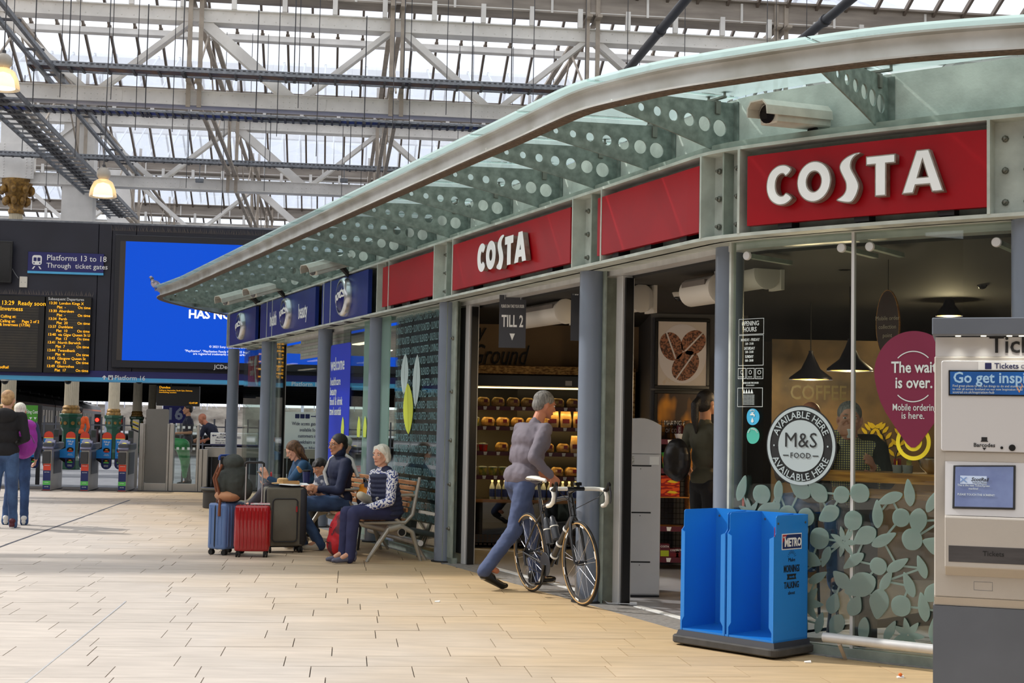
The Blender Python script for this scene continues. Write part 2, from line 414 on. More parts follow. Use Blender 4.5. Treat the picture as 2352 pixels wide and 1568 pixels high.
M_asph=mat('platform_asphalt',(128,130,136),.8,var=.14,scale=3)
mb=MB();mb.box(-100,100,29.4,176,-.2,-.004);o=mb.build('floor_platform',M_asph);tag(o,'grey asphalt platform beyond the ticket gates',None,kind='structure')
mb=MB();mb.add([tuple(S(-4.6,33)),tuple(S(-4.3,33)),tuple(S(-2.2,46)),tuple(S(-2.5,46))],[(0,1,2,3)])
# ================================================================ SHOP BUILDING
ZB,ZT=2.68,3.26
SPAN=20.5
# --- fascia beam: continuous sage green steel channel
fas=thing('fascia_beam','sage green riveted steel fascia beam carrying the shop signs','beam',FW((11,0,2.9)),kind='thing')
def part_band(name,parent,m,s0,s1,y0,y1,z0,z1,n=None,label=None,smooth=None):
 return band(s0,s1,y0,y1,z0,z1,n).build(name,m,parent,wmap=FW,label=label,smooth=smooth)
part_band('bottom_flange',fas,M_green,0,SPAN,-.0,.30,ZB,ZB+.022,140)
part_band('top_flange',fas,M_green,0,SPAN,-.0,.30,ZT,ZT+.022,140)
part_band('web',fas,M_greend,0,SPAN,.13,.16,ZB,ZT,140)
part_band('gutter_ledge',fas,M_greend,0,SPAN,.06,.30,ZT+.022,ZT+.075,140)
part_band('soffit',fas,M_steel,.2,SPAN,.30,.44,ZB-.04,ZB+.02,140)
wall=part_band('upstand_wall',fas,M_green,0,SPAN,.27,.34,ZT+.06,3.683,140)
POSTS=[(-.04,.16),(3.08,3.44),(6.45,6.80),(8.86,9.30),(10.86,11.42),(14.27,14.80),(16.33,16.68),(18.34,18.78)]
bolt_me=MB();bolt_me.lathe([(.012,0),(.021,0),(.021,.008),(.017,.016),(.0105,.019),(.0105,.034),(.003,.037)],8)
bolt_me=bolt_me.mesh('bolt',smooth=40)
bolt_me.materials.append(M_bolt)
M_galv=M_bolt
for i,(a,b)in enumerate(POSTS):
 p=thing('fascia_post','bolted sage green post panel between shop signs','post',FW(((a+b)/2,.05,ZB)),group='bolted fascia posts',kind='thing')
 names=['beside the round-emblem blue sign at the far end','left of the long blue sign','between the long blue sign and the last blue emblem sign','where the blue signs meet the red ones','left of the lettered red sign above the wide doorway','between the lettered red sign and the plain red one','above the grey column at the corner window','right of the large lettered red sign']
 del p['group'];p['label']='bolted sage green post panel '+names[i]
 for s in(a,b):
  mb=MB();mb.box(s-.009,s+.009,-.005,.13,ZB+.02,ZT);mb.build('fin',M_green,p,wmap=FW)
 mb=MB();mb.box(a,b,.112,.13,ZB+.022,ZT);mb.build('back_plate',M_green,p,wmap=FW)
 if b-a>.3:
  m_=(a*.42+b*.58);mb=MB();mb.box(m_-.006,m_+.006,.02,.12,ZB+.02,ZT);mb.build('stiffener',M_greend,p,wmap=FW)
  cols_=(a+.07,m_-.06,m_+.06,b-.06)
 else:cols_=((a+b)/2,)
 for s in cols_[::1]if b-a>.3 else cols_:
  for zz in(ZB+.1,ZB+.29,ZB+.48):
   w=FW((s,.112,zz));ang=Fang(s);L=p.location
   inst('bolt',bolt_me,p,(w[0]-L[0],w[1]-L[1],zz-L[2]),(PI/2,0,ang))
# bolts also beside the signs
# --- columns
COLS=[(FS(px,py,.2)[0],.2)for px,py in((536,850),(614,850),(746,830),(867,800),(1030,760),(1359,700))]+[(FS(1676,640,.36)[0],.36),(FS(2364,640,.2)[0],.2)]
clab=['far end of the blue-signed shop, beside the screen','left of the blue-signed shop doorway','right of the blue-signed shop doorway, behind the seated people','between the pale frosted window and the lettered window','left of the wide chiller doorway, beside the bench','behind the parked bicycle','behind the blue newspaper rack','far right of the window, above the ticket machine']
for(s,y),l in zip(COLS,clab):
 w=FW((s,y,0));p=thing('column','round slate-grey steel column '+l,'column',w,kind='thing')
 mb=MB();mb.lathe([(.1,0),(.1,ZB-.001)],40);mb.build('shaft',M_col,p,smooth=40)
 mb=MB();mb.lathe([(.13,0),(.13,.012),(.101,.014)],40);mb.build('base_plate',M_dark,p,smooth=40)
# --- shutter guides / door jambs : steel channel + green plate
def jamb(s0,y,lab,s_plate):
 w=FW((s0,y,0));p=thing('shutter_guide',lab,'door guide',w,kind='thing')
 mb=MB();mb.box(s0,s0+.11,y,y+.11,0,ZB-.04);mb.build('steel_channel',M_steel,p,wmap=FW,bevel=.004)
 mb=MB();mb.box(s0+.11,s0+.135,y+.02,y+.09,0,ZB-.06);mb.build('brush_seal',M_black,p,wmap=FW)
 mb=MB();mb.box(s_plate,s0-.002,y-.10,y-.085,0,ZB);mb.box(s_plate,s_plate+.012,y-.15,y+.12,0,ZB);mb.build('green_plate',M_greend,p,wmap=FW)
 for zz in(.35,.8,1.25,1.75,2.3):
  wq=FW(((s_plate+s0)/2,y-.1,zz));L=p.location
  inst('bolt',bolt_me,p,(wq[0]-L[0],wq[1]-L[1],zz-L[2]),(PI/2,0,Fang(s0)))
gj5=FS(1064,1000,.30)[0];gj6=FS(1411,1000,.36)[0];gj2=FS(637,900,.34)[0]
jamb(gj5,.30,'brushed steel shutter guide left of the wide chiller doorway',gj5-.16)
jamb(gj6,.36,'brushed steel shutter guide left of the narrow doorway with the white cabinet',gj6-.16)
jamb(gj2,.34,'brushed steel shutter guide at the blue-signed shop doorway',gj2-.12)
# far doorway rolling shutter, partly down
sh=thing('rolling_shutter','half rolled grey slatted shutter in the blue-signed shop doorway','shutter',FW((5.0,.38,2.5)))
for i in range(7):
 z=2.66-i*.045;mb=MB();mb.box(3.75,6.45,.375,.39,z-.042,z);mb.build('slat',M_greend if i%2 else mat('shutter_grey',(150,150,148),.5),sh,wmap=FW)
# --- glazing: panes in each bay
def pane(name,lab,s0,s1,y,z0,z1,m=M_glass,n=None,kind='structure'):
 p=band(s0,s1,y,y+.012,z0,z1,n or max(2,int((s1-s0)/.2))).build(name,m,wmap=FW);tag(p,lab,None,kind=kind);return p
pane('window_1','glass pane beside the far column with a red poster',.42,1.75,.22,.05,ZB)
pane('window_2','glass pane left of the blue-signed doorway',1.765,3.3,.22,.05,ZB)
pane('window_3','glass pane with the tall blue welcome sign',6.68,7.62,.22,.05,ZB)
pane('window_4','pale frosted glass pane',7.64,8.7,.22,.05,ZB,M_frost2)
mid45=FS(942,1000,.22)[0]
pane('window_5','dark glass pane with repeated lettering, left half',8.92,mid45-.008,.22,.05,ZB)
pane('window_6','dark glass pane with repeated lettering, right half',mid45+.008,11.02,.22,.05,ZB)
midc=FS(1958,1000,.22)[0]
pane('window_7','left corner shop window pane with opening hours',16.42,midc-.006,.22,.05,ZB)
pane('window_8','right corner shop window pane with the purple balloon shape',midc+.006,18.6,.22,.05,ZB)
pane('window_9','shop window pane beyond the last column',18.8,20.4,.22,.05,ZB)
# end wall glass of the far shop (perpendicular to the front) and green glazing channel
mb=MB();mb.box(.25,.262,.3,5.5,.12,ZB);o=mb.build('window_10',M_glass,wmap=FW);tag(o,'end glass of the far shop',None,kind='structure')
for i,(a,b)in enumerate(((.4,3.3),(6.68,8.7),(8.92,11.02),(16.42,18.6),(18.8,20.4))):
 o=part_band('trim_%d'%(i+3),None,M_greend,a,b,.2,.26,0,.055);tag(o,'green channel under the shop glass',None,kind='structure')
mb=MB();mb.box(midc-.01,midc+.01,.213,.243,.05,ZB);o=mb.build('trim_8',M_steel,wmap=FW);tag(o,'slim steel glazing bar',None,kind='structure')
mb=MB();mb.box(16.40,16.425,.205,.25,.0,ZB);o=mb.build('trim_9',M_green,wmap=FW);tag(o,'green window edge',None,kind='structure')
# --- canopy
def EC(s):
 """outer edge of the glass canopy"""
 off=1.13-max(0,min(1,s/14.5))*.22
 return FW((s,-off,0))
_pts=[(-5.35,28.6),(-5.56,27.8),(-5.78,26.8),(-5.95,25.8),(-6.06,24.9),(-6.03,24.25),(-5.88,23.75),(-5.6,23.2)]
edge=[Vector((a,b,0))for a,b in _pts]
for i in range(1,30):
 s=1.9+i*.44
 if s<14.6:q=EC(s);edge.append(Vector((q[0],q[1],0)))
edge+=[Vector((a,b,0))for a,b in[(.02,10.25),(.24,9.72),(.46,9.24),(.70,8.92),(.97,8.62),(1.32,8.34),(1.65,8.10),(2.15,7.79),(2.75,7.56),(3.5,7.36),(4.6,7.2)]]
edge=catmull(edge,5)
can=thing('canopy','curved glass canopy with a zinc edge channel over the shopfront','canopy',(0,10,3.5))
def sweep(path,prof,mname,m,parent,smooth=35,label=None):
 mb=MB();k=len(prof)
 for i,p in enumerate(path):
  d=(path[min(i+1,len(path)-1)]-path[max(i-1,0)]);d.z=0;d.normalize();n=Vector((d.y,-d.x,0))
  for(a,z)in prof:mb.v.append((p.x+n.x*a-0,p.y+n.y*a,z))
 for i in range(len(path)-1):
  for j in range(k):mb.f.append((i*k+j,i*k+(j+1)%k,(i+1)*k+(j+1)%k,(i+1)*k+j));mb.m.append(0)
 mb.f+=[tuple(range(k-1,-1,-1)),tuple((len(path)-1)*k+j for j in range(k))];mb.m+=[0,0]
 return mb.build(mname,m,parent,smooth=smooth,label=label,wmap=wid)
# C-channel profile: outward positive
prof=[(.055,3.475),(.055,3.487),(.012,3.492),(.004,3.52),(.004,3.575),(.014,3.60),(.060,3.605),(.060,3.618),(-.05,3.618),(-.05,3.604),(-.012,3.60),(-.010,3.49),(-.04,3.486),(-.04,3.475)]
sweep(edge,prof,'edge_channel',M_gutter,can)
sweep(edge,[(-.045,3.468),(.05,3.468),(.05,3.4745),(-.045,3.4745)],'rusted_lower_lip',mat('rusty_edge',(92,78,64),.8,var=.3,scale=30),can)
# glass panes: between successive rib stations, wall line to edge
def near_edge(s):
 """edge point that the rib at s reaches"""
 x,y,tx,ty=FC(s);n=Vector((ty,-tx,0));b=Vector((x,y,0));best=None
 for i in range(len(edge)-1):
  a=edge[i];c=edge[i+1];e=c-a;den=n.x*e.y-n.y*e.x
  if abs(den)<1e-9:continue
  r=a-b;t=(r.x*e.y-r.y*e.x)/den;w=(r.x*n.y-r.y*n.x)/den
  if t>0 and-.001<=w<=1.001 and(best is None or t<best[0]):best=(t,i+w)
 return best
RIBS=[.1,1.1,2.2,3.25,4.35,5.5,6.62,7.85,9.08,10.1,11.14,12.28,13.42,14.54,15.45,16.36,17.62,18.72,19.7]
def edge_at(f):
 i=min(int(f),len(edge)-2);return edge[i].lerp(edge[i+1],f-i)
stations=[]
for s in RIBS:
 q=near_edge(s);stations.append((s,q[1]if q else None))
if stations[0][1]is None:stations[0]=(RIBS[0],30.0)
ZG0,ZG1=3.632,3.69
for k in range(len(stations)-1):
 s0,f0=stations[k];s1,f1=stations[k+1];n=8;mb=MB()
 for i in range(n+1):
  w=i/n;s=s0+.012+(s1-s0-.024)*w;a=edge_at(f0+.06+(f1-f0-.12)*w);x,y,tx,ty=FC(s)
  b=Vector(FW((s,.3,0)));d=(a-b).normalized();a=a+d*.11
  mb.v+=[(a.x,a.y,ZG0),(b.x,b.y,ZG1),(b.x,b.y,ZG1+.016),(a.x,a.y,ZG0+.016)]
 for i in range(n):
  for j in range(4):mb.f.append((i*4+j,i*4+(j+1)%4,i*4+4+(j+1)%4,i*4+4+j));mb.m.append(1 if j==2 else 0)
 mb.f+=[(3,2,1,0),(n*4,n*4+1,n*4+2,n*4+3)];mb.m+=[0,0]
 mb.build('glass_pane',[M_gclear,M_gglass],can,wmap=wid)
# wrap-round glass at the far end
fe=[edge_at(stations[0][1]*i/6)for i in range(7)]
for k in range(6):
 a,b=fe[k],fe[k+1];c0=Vector(FW((.1,.3+3.6*(1-k/6.0),0)));c1=Vector(FW((.1,.3+3.6*(1-(k+1)/6.0),0)))
 mb=MB();mb.add([(a.x,a.y,ZG0),(b.x,b.y,ZG0),(c1.x,c1.y,ZG1),(c0.x,c0.y,ZG1),(a.x,a.y,ZG0+.016),(b.x,b.y,ZG0+.016),(c1.x,c1.y,ZG1+.016),(c0.x,c0.y,ZG1+.016)],
[(3,2,1,0),(4,5,6,7),(0,1,5,4),(1,2,6,5),(2,3,7,6),(3,0,4,7)]);mb.build('glass_pane',M_gglass,can,wmap=wid)
# ribs: tapered plates with a row of growing holes
M_rib=mat('rib_green_paint',(126,137,130),.6,var=.2,scale=14,rgb2=(94,104,98))
def rib_at(root,tip,nm='canopy_rib',hang=True):
 """root on wall (plan), tip at edge (plan)"""
 d=tip-root;d.z=0;Lr=d.length;ang=math.atan2(d.y,d.x)
 o=thing(nm,'','bracket',(root.x,root.y,3.5),ang)
# 2-D outline: x from 0 root to Lr tip, y = z
 top=lambda x:3.655-(3.655-3.60)*x/Lr
 bot=lambda x:3.25+(3.505-3.25)*(x/Lr)**.82
 pts=[(0,top(0)-3.5),(0,bot(0)-3.5)]+[(Lr*t,bot(Lr*t)-3.5)for t in(.08,.2,.35,.5,.65,.8,.92,1)]+[(Lr,top(Lr)-3.5)]
 holes=[]
 for j in range(7):
  t=.10+j*.118;x=Lr*t+.02;zc=(top(x)+bot(x))/2-3.5-.004;r=.058-j*.0062
  holes.append(circ(x,zc,r*Lr/1.03 if Lr<1.1 else r,None,20)[::-1])
 me=curve_mesh([pts]+holes,.006)
 for v in me.vertices:a,b,e=v.co;v.co=(a,-e,b)
 link('holed_plate',me,M_rib,o)
 mb=MB();mb.box(0,.012,-.045,.045,-.22,.16);mb.build('root_plate',M_rib,o)
# spider fittings: arm + two disc heads under the glass
 mb=MB();xx=.16
 mb.box(xx-.02,xx+.02,-.022,.022,.06,.15);mb.beam((xx,-.09,.165),(xx,.09,.165),.03,.014)
 mb.build('spider_arm',M_bolt,o)
 for sy in(-.085,.085):
  mb=MB();mb.lathe([(.009,.165),(.009,.205),(.034,.208),(.036,.214),(.0,.2145)],16,(xx,sy,0));mb.build('disc_fixing',M_bolt,o,smooth=40)
 mb=MB();mb.lathe([(.0,.05),(.026,.056),(.034,.075),(.034,.10),(.01,.115)],14,(Lr-.12,0,0));mb.build('tip_fixing',mat('dirty_bronze',(98,92,74),.6,.4),o,smooth=40)
 return o
ribs=[]
for k,(s,f)in enumerate(stations):
 ribs.append(rib_at(Vector(FW((s,.265,0))),edge_at(f)))
for k in range(1,4):
 f=stations[0][1]*(1-k/4.0);ribs.append(rib_at(Vector(FW((.1,.3+1.0*k,0))),edge_at(f)))
for i,r in enumerate(ribs):
 q=proj(r.location)
 where={0:'at the far corner of the blue-signed shop',3:'above the post left of the long blue sign',4:'first above the long blue sign',5:'second above the long blue sign',6:'above the post left of the last blue emblem sign',7:'above the last blue emblem sign',8:'where blue and red signs meet',9:'above the plain red sign beside the blue ones',10:'above the post left of the small lettered red sign',11:'above the left third of the small lettered red sign',12:'above the right third of the small lettered red sign',13:'above the post behind the bicycle column',14:'above the plain red sign over the narrow doorway',15:'above the corner column',16:'above the large lettered red sign, beside the big camera',17:'above the post at the right frame edge',18:'beyond the ticket machine',1:'above the far blue emblem sign, farther one',2:'above the far blue emblem sign, nearer one'}
 r['label']='green holed canopy bracket '+(where[i]if i in where else 'fanned round the far end, %s'%['first','second','third'][i-19])
# --- signs
def sign_board(s0,s1,m,lab,z0=2.745,z1=3.20,y0=.0,th=.05):
 p=thing('shop_sign',lab,'sign',FW(((s0+s1)/2,0,z0)))
 band(s0,s1,y0,y0+th,z0,z1).build('sign_board',m,p,wmap=FW)
 k=3 if s1-s0>1.5 else 2
 for i in range(k):
  s=s0+(s1-s0)*(i+.5)/k;mb=MB();mb.box(s-.05,s+.05,y0+.03,.13,z0-.03,z0+.02);mb.build('fixing_bracket',M_dark,p,wmap=FW)
 return p
sl=lambda px,y=0:FS(px,600,y)[0]
sg4=sign_board(sl(1715),sl(2273),M_red,'large red shop sign with raised white lettering above the corner window',2.745,3.205)
sg3=sign_board(sl(1371),sl(1604),M_red,'plain red sign panel above the narrow doorway')
sg2=sign_board(sl(1040),sl(1309),M_red,'red shop sign with smaller raised white lettering above the wide chiller doorway')
sg1=sign_board(sl(880),sl(996),M_red,'plain red sign panel beside the blue signs')
sb3=sign_board(sl(742),sl(847),M_blue,'dark blue sign panel with a round emblem nearest the red signs',2.70,3.24)
sb2=sign_board(sl(602),sl(727),M_blue,'long dark blue sign with a round emblem between two white words',2.70,3.24)
sb1=sign_board(sl(530),sl(591),M_blue,'dark blue sign panel with a round emblem at the far end',2.70,3.24)
M_letter=mat('opal_letter_face',(246,247,250),.35)
M_lside=mat('letter_side_steel',(150,142,132),.4,.6,var=.2,scale=20)
def costa_loops(hh):
 """five letter outlines (lists of loops) of height hh, laid left to right"""
 out=[];u=hh
 C=[(a*u,b*u)for a,b in[(.70,.85),(.60,.96),(.46,1.0),(.30,.98),(.14,.88),(.04,.72),(0,.5),(.04,.28),(.14,.12),(.30,.02),(.46,0),(.60,.04),(.72,.16),(.56,.30),(.47,.24),(.38,.25),(.30,.34),(.27,.5),(.30,.66),(.38,.75),(.47,.76),(.55,.70)]]
 out.append(([catl(C)],.72))
 O=circ(.45*u,.5*u,.45*u,.5*u,40);Oi=circ(.45*u,.5*u,.185*u,.24*u,28)[::-1];out.append(([O,Oi],.92))
 Sx=[(.58,1.08),(.44,1.08),(.26,1.02),(.12,.92),(.06,.80),(.08,.68),(.16,.52),(.22,.38),(.22,.22),(.14,.10),(.0,.02),(.02,-.03),(.20,-.08),(.36,-.09),(.46,.0),(.54,.16),(.56,.32),(.50,.48),(.42,.62),(.36,.76),(.38,.90),(.46,1.0),(.56,1.05)]
 out.append(([catl([(a*u,b*u)for a,b in Sx])],.60))
 T=[(0,.97),(.72,.97),(.72,.75),(.50,.75),(.50,0),(.22,0),(.22,.75),(0,.75)];out.append(([[(a*u,b*u)for a,b in T]],.74))
 A_=[(.34,1.0),(.64,1.0),(.98,0),(.70,0),(.645,.18),(.335,.18),(.28,0),(0,0)];Ah=[(.49,.72),(.385,.37),(.595,.37)]
 out.append(([[(a*u,b*u)for a,b in A_],[(a*u,b*u)for a,b in Ah][::1]],1.0));return out
def catl(P,n=3):
 q=catmull([(a,b,0)for a,b in P],n,True);return[(v.x,v.y)for v in q]
def costa(parent,s0,s1,zb,hh,y=0.0,depth=.05):
 L=costa_loops(hh);tot=sum(w for _,w in L)*hh;gap=((s1-s0)-tot)/4;x=s0
 for loops,w in L:
  me=curve_mesh(loops,depth/2)
  stand(me,x,y-depth/2-.012,zb);
  for v in me.vertices:v.co=Vector(FW(v.co))-parent.location
  me.materials.append(M_lside);o=link('letter',me,M_lside,parent)
  wind=lambda q:sum(q[i][0]*q[(i+1)%len(q)][1]-q[(i+1)%len(q)][0]*q[i][1]for i in range(len(q)))
  lp2=[q if(wind(q)>0)==(n_==0)else q[::-1]for n_,q in enumerate(loops)]
  wd3=lambda m_:max(v.co.x for v in m_.vertices)-min(v.co.x for v in m_.vertices)
  me2=curve_mesh(lp2,.001,off=-.0075)
  if wd3(me2)>wd3(me):me2=curve_mesh(lp2,.001,off=.0075)
  stand(me2,x,y-depth-.0145,zb)
  for v in me2.vertices:v.co=Vector(FW(v.co))-parent.location
  f=link('letter_face',me2,M_letter,o);x+=w*hh+gap
a4,z4a=FS(1762,470,-.06);b4,z4b=FS(2172,445,-.06)
costa(sg4,a4,b4,2.845,.262,0,.06)
a2=FS(1100,622,-.05)[0];b2=FS(1211,600,-.05)[0]
costa(sg2,a2,b2,2.845,.25,0,.05)
# blue emblem signs: domed blue lens in a polished ring with script lettering
M_lens=mat('blue_lens',(14,20,100),.3,spec=.3)
M_ring=mat('silver_ring',(205,208,212),.25,.8)
def emblem(parent,s,z,r):
 x,y,tx,ty=FC(s);L=parent.location;w=FW((s,-.0,z))
 def mp(v):
  q=FW((s+v[0],v[1],z+v[2]));return q
 mb=MB();pr=[(r*1.22,0),(r*1.22,.05),(r*1.12,.08),(r*.98,.085),(r*.98,.0)]
 mb.lathe([(a,b)for a,b in pr],36,axis='y');mb.v=[(v[0],-abs(v[1]),v[2])for v in mb.v];e=mb.build('emblem_ring',M_ring,parent,smooth=50,wmap=mp)
 mb=MB();k=10;mb.lathe([(r*math.cos(PI/2*i/k),.04+r*.42*math.sin(PI/2*i/k))for i in range(k)]+[(0.001,.04+r*.42)],32,axis='y');mb.v=[(v[0],-abs(v[1]),v[2])for v in mb.v]
 mb.build('emblem_lens',M_lens,parent,smooth=60,wmap=mp)
 me=text_mesh('Boots',r*.95,.018,.002,'CENTER',1.0,.92,.45);stand(me,-.02*r,0,-r*.28,rot=.30)
 for v in me.vertices:
  q=v.co;rr=min(1,math.hypot(q.x,q.z)/r);dep=.04+r*.42*math.sqrt(max(0,1-rr*rr))+.004
  v.co=Vector(mp((q.x,-dep+q.y,q.z)))-L
 link('script_lettering',me,M_white,parent)
for sg,px in((sb1,557),(sb2,660),(sb3,792)):
 s=FS(px,690,-.02)[0];emblem(sg,s,2.975,.185 if sg is not sb3 else .2)
def ftext(parent,t,size,s,z,m,y=-.002,**k):
 L=parent.location
 return text('lettering',t,size,m,parent,s,y,z,fn=lambda p:tuple(Vector(FW(p))-L),**k)
ftext(sb2,'health',.30,FS(628,720,0)[0],2.86,M_white,bold=.012,sx=.62)
ftext(sb2,'beauty',.30,FS(696,700,0)[0],2.86,M_white,bold=.012,sx=.62)
# ================================================================ STATION ROOF
M_truss=mat('pale_grey_truss_paint',(238,235,230),.6,var=.08,scale=2,bump=.05)
M_trussd=mat('dull_truss_paint',(176,164,150),.65,var=.15,scale=4)
M_gbeam=mat('grimy_gutter_paint',(160,150,140),.65,var=.2,scale=3,stretch=(.3,1,2))
M_barm=mat('glazing_bar_brown',(112,100,90),.6,var=.12,scale=5)
M_wbar=mat('white_glazing_bar',(222,226,236),.6)
M_rsheet=glass('snowy_roof_glass',(250,252,255),milk=.35,milk_rgb=(236,240,250))
M_rglass=glass('roof_glass',(250,252,255),milk=.12,milk_rgb=(225,232,245))
VT=[29.6,40.4,51.2,62.0]
ZC0,ZC1=8.0,9.73
U0=SV(212,228,29.6)[0];PANEL=4.12
riv=MB()
def rivmesh(L,rows,step,zc):
 mb=MB();n=int(L/step)
 for i in range(n):
  for z in rows:
   x=-L/2+i*step+(step/2 if z<0 else 0)
   k=len(mb.v);r=.019
   mb.v+=[(x-r,0,zc+z),(x-r*.5,0,zc+z-r),(x+r*.5,0,zc+z-r),(x+r,0,zc+z),(x+r*.5,0,zc+z+r),(x-r*.5,0,zc+z+r),(x,-.016,zc+z)]
   mb.f+=[(k+j,k+(j+1)%6,k+6)for j in range(6)];mb.m+=[0]*6
 return mb
def make_truss(v,um,up_,label,near=True):
 L=up_-um;o=thing('roof_truss',label,'roof truss',S((um+up_)/2,v,ZC0),A7);z0=-ZC0;hx=L/2;c=(um+up_)/2
 mb=MB()
 for y in(-.17,.15):mb.box(-hx,hx,y,y+.02,-.14,.14)
 mb.box(-hx,hx,-.21,.21,-.155,-.14);mb.box(-hx,hx,-.21,.21,.14,.155)
 mb.build('bottom_chord',M_truss,o)
 mb=MB();zz=ZC1-ZC0
 for y in(-.17,.15):mb.box(-hx,hx,y,y+.02,zz-.12,zz+.12)
 mb.box(-hx,hx,-.24,.24,zz+.12,zz+.14);mb.box(-hx,hx,-.2,.2,zz-.135,zz-.12)
 mb.build('top_chord',M_truss,o)
 if near:
  a=rivmesh(L,(-.085,.085),.24,0);b=rivmesh(L,(-.06,.07),.24,zz);a.add(b.v,b.f);a.v=[(x,y-.171,z)for x,y,z in a.v]
  r=a.build('rivets',M_truss,o,fix=False);r['kind']='stuff'
 k0=int(math.floor((um-U0)/PANEL));k1=int(math.ceil((up_-U0)/PANEL))
 for k in range(k0,k1+1):
  ub=U0+k*PANEL-c;ut=ub+PANEL/2
  for(a,b,w)in((ub,ut,.10),(ub+PANEL,ut,.13 if k%3 else .22)):
   if abs(a)>hx or abs(b)>hx:continue
   mb=MB()
   for y in(-.15,.12):mb.beam((a,y,0),(b,y,zz),.02 if 0 else w,.03,up=(0,1,0))
   mb.beam((a,0,0),(b,0,zz),.05,.22,up=(0,1,0))
   mb.build('diagonal',M_truss,o)
  if near and abs(ub)<hx:
   g=MB();P_=[(-.62,-.10),(-.55,-.16),(.55,-.16),(.62,-.10),(.62,.10),(.55,.165),(-.55,.165),(-.62,.10)]
   g.prism([(ub+x,z)for x,z in P_],-.185,-.171)
   for i in range(9):
    for z in(-.1,0,.1):
     x=ub-.5+i*.125;r=.018;kk=len(g.v);g.v+=[(x-r,-.186,z),(x,-.186,z-r),(x+r,-.186,z),(x,-.186,z+r),(x,-.2,z)];g.f+=[(kk,kk+1,kk+4),(kk+1,kk+2,kk+4),(kk+2,kk+3,kk+4),(kk+3,kk,kk+4)];g.m+=[0]*4
   g.build('gusset_plate',M_truss,o,fix=False)
# gutter girder riding on the truss
 mb=MB();mb.box(-hx,hx,-.3,.3,zz+.42,zz+.46);mb.box(-hx,hx,-.30,-.26,zz+.46,zz+.86);mb.box(-hx,hx,.26,.30,zz+.46,zz+.86);mb.box(-hx,hx,-.42,-.26,zz+.86,zz+.9)
 mb.build('gutter_girder',M_gbeam,o)
 i=0;x=-hx+.3
 mb=MB()
 for i in range(int(L/1.03)):
  x=-hx+.3+i*1.03;mb.box(x,x+.1,-.36,-.26,zz+.12,zz+.52)
  if i%2==0:mb.box(x+.45,x+.50,-.33,-.30,zz+.42,zz+.84)
 mb.build('gutter_brackets',M_truss,o)['kind']='stuff'
 return o
make_truss(VT[0],-15,19,'nearest pale riveted roof truss, its bottom chord at the height of the blue cable tray')
make_truss(VT[1],-18,19,'second pale roof truss, behind the nearest one')
make_truss(VT[2],-20,19,'third roof truss, half hidden behind the dark sign wall')
make_truss(VT[3],-22,19,'farthest roof truss just above the dark sign wall',False)
for v,w_ in((18.8,'just above the top of the picture'),(8.0,'above the bicycle and newspaper rack'),(-2.8,'behind the viewer')):make_truss(v,-24,20,'roof truss over the concourse, '+w_,False)
# longitudinal lattice girders, seen end on
for i,k in enumerate((-1,0,1,2,3)):
 u=U0+PANEL/2+k*PANEL
 o=thing('lattice_girder','brownish lattice girder running away under the roof, '+['leftmost of the five','second from the left','middle one','second from the right','rightmost of the five'][i],'girder',S(u,45,ZC1),A7)
 mb=MB();mb.box(-.16,-.05,-16,17,.30,.36);mb.box(.05,.16,-16,17,.30,.36);mb.build('top_chord',M_trussd,o)
 mb=MB();mb.box(-.14,-.05,-16,17,-1.48,-1.42);mb.box(.05,.14,-16,17,-1.48,-1.42);mb.build('bottom_chord',M_trussd,o)
 ks=[v-45 for v in VT]
 for v in ks:
  for dx in(-.11,.11):
   mb=MB();mb.box(dx-.045,dx+.045,v-.34,v-.30,-1.95,1.2);mb.build('post',M_trussd,o)
 mb=MB();n=6
 for j in range(n):
  a=-15.6+j*5.4;b=a+5.4;mb.beam((0,a,-1.42),(0,(a+b)/2,.32),.03,.05);mb.beam((0,(a+b)/2,.32),(0,b,-1.42),.03,.05)
 mb.build('lattice_bars',M_trussd,o)['kind']='stuff'
